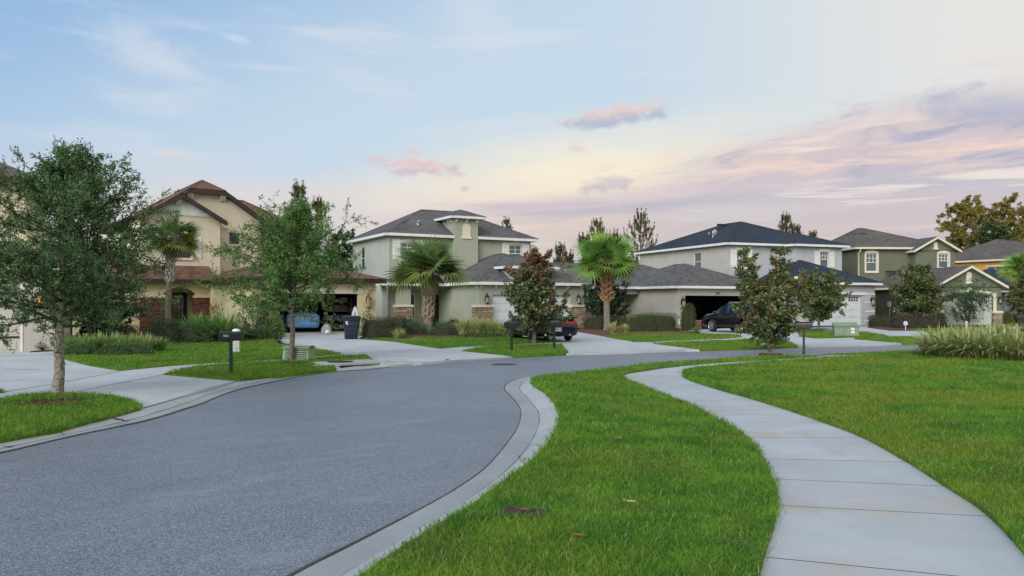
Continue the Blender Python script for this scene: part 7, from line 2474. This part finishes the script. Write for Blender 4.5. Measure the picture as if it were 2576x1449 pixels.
mt_ = mat('tan_cast_stone', (.42, .34, .26), .9, var=.15, scale=8)
mb = MB(); mb.box((-.32, -.13, .40), (.32, .13, .47)); mb.build('seat', mt_, root, bevel=.015)
for s in (-.2, .2):
    mb = MB(); mb.hexa([(s - .06, -.1, 0), (s + .06, -.1, 0), (s + .06, .1, 0), (s - .06, .1, 0), (s - .03, -.08, .40), (s + .03, -.08, .40), (s + .03, .08, .40), (s - .03, .08, .40)]); mb.build('leg', mt_, root)
root = thing('path_light', 'tiny black path light at the corner of the cream house lawn', 'garden light', G(706, 866, .08))
mb = MB(); mb.tube([(0, 0, -.05), (0, 0, .28)], .015, 6); mb.build('stake', M['black'], root)
mb = MB(); mb.lathe([(.03, .27), (.08, .29), (.07, .31), (.002, .35)], 12); mb.build('lamp_shade', M['black'], root)

# ---- fallen leaves, cones, twigs
lf = {'pale tan': mat('pale_dry_leaf', (.45, .38, .24), .8, var=.2, scale=30), 'rust brown': mat('rust_dry_leaf', (.20, .085, .04), .8, var=.3, scale=30), 'grey green': mat('grey_green_leaf', (.22, .26, .20), .7, var=.2, scale=30), 'dark brown': mat('dark_dry_leaf', (.07, .04, .03), .8, var=.3, scale=30)}


def fallen(px, py, z, L, col, label, rz, curl=0.35):
    mb = MB()
    N = 8
    rows = []
    for k in range(N + 1):
        t = k / N
        w = L * .2 * math.sin(math.pi * min(1, t * .96 + .03)) ** .8
        zz = L * curl * (t - .5) ** 2 * 1.6
        rows.append([((t - .5) * L, -w, zz + w * .55), ((t - .5) * L, 0, zz), ((t - .5) * L, w, zz + w * .45)])
    mb.grid(rows)
    mb.tube([(-.5 * L, 0, L * curl * .4), (-.62 * L, .01, L * curl * .6)], .003, 4)
    o = mb.build('fallen_leaf', lf[col])
    o.location = G(px, py, z)
    o.rotation_euler = (0.15, 0.1, rz)
    props(o, label, 'leaf', 'fallen leaves')


fallen(1585, 1263, .140, .09, 'pale tan', 'pale tan leaf lying alone on the near grass strip', .2)
fallen(1453, 1348, .135, .105, 'rust brown', 'rust brown leaf on the near grass, lowest in the picture', -.2)
fallen(1318, 1284, .12, .13, 'rust brown', 'rust brown curled leaf at the bare dirt patch', .5)
fallen(1336, 1282, .12, .10, 'dark brown', 'dark leaf beside the rust brown one at the dirt patch', 1.4)
fallen(1556, 1102, .14, .085, 'grey green', 'grey green leaf on the middle of the near grass strip', -.1)
fallen(1508, 1001, .14, .08, 'rust brown', 'rust brown upright leaf farthest up the near grass strip', 1.2, .8)
fallen(296, 1057, .06, .17, 'dark brown', 'dark leaf on the left kerb, the larger of two', .1)
fallen(314, 1060, .06, .13, 'dark brown', 'dark leaf on the left kerb, right beside the larger one', .3)
fallen(24, 1126, .05, .12, 'dark brown', 'dark leaf on the left kerb near the picture edge', 1.0)
fallen(1125, 905, .06, .16, 'dark brown', 'dark leaf on the cream house driveway apron', .4)
fallen(977, 910, .06, .16, 'dark brown', 'dark leaf on the apron by the storm drain', .4)
for k, (x0, y0, x1, y1, lab) in enumerate(((1302, 1146, 1309, 1166, 'thin dark twig lying across the near kerb'), (1322, 1152, 1310, 1168, 'second thin twig crossing the first on the kerb'), (1206, 1272, 1190, 1300, 'grass stem fallen over the near kerb'))):
    mb = MB()
    a, b2 = G(x0, y0, .07), G(x1, y1, .07)
    mid = (a + b2) / 2 + Vector((.01, 0, .03))
    mb.tube([a, mid, b2], [.004, .004, .002], 4)
    props(mb.build('twig', M['twig']), lab, 'twig', 'twigs on the kerb')
root = None
# bare dirt patch in the near strip
mb = MB()
c0 = G(1312, 1290, .098)
mb.prism([(c0.x + .22 * math.cos(a * .5236) * (1 + .25 * math.sin(a * 2.1)), c0.y + .17 * math.sin(a * .5236) * (1 + .2 * math.cos(a * 1.7))) for a in range(12)], .05, .10)
props(mb.build('dirt_patch', M['soil']), 'bare dark dirt patch in the near grass strip', 'dirt', kind='structure')
grass_blades()
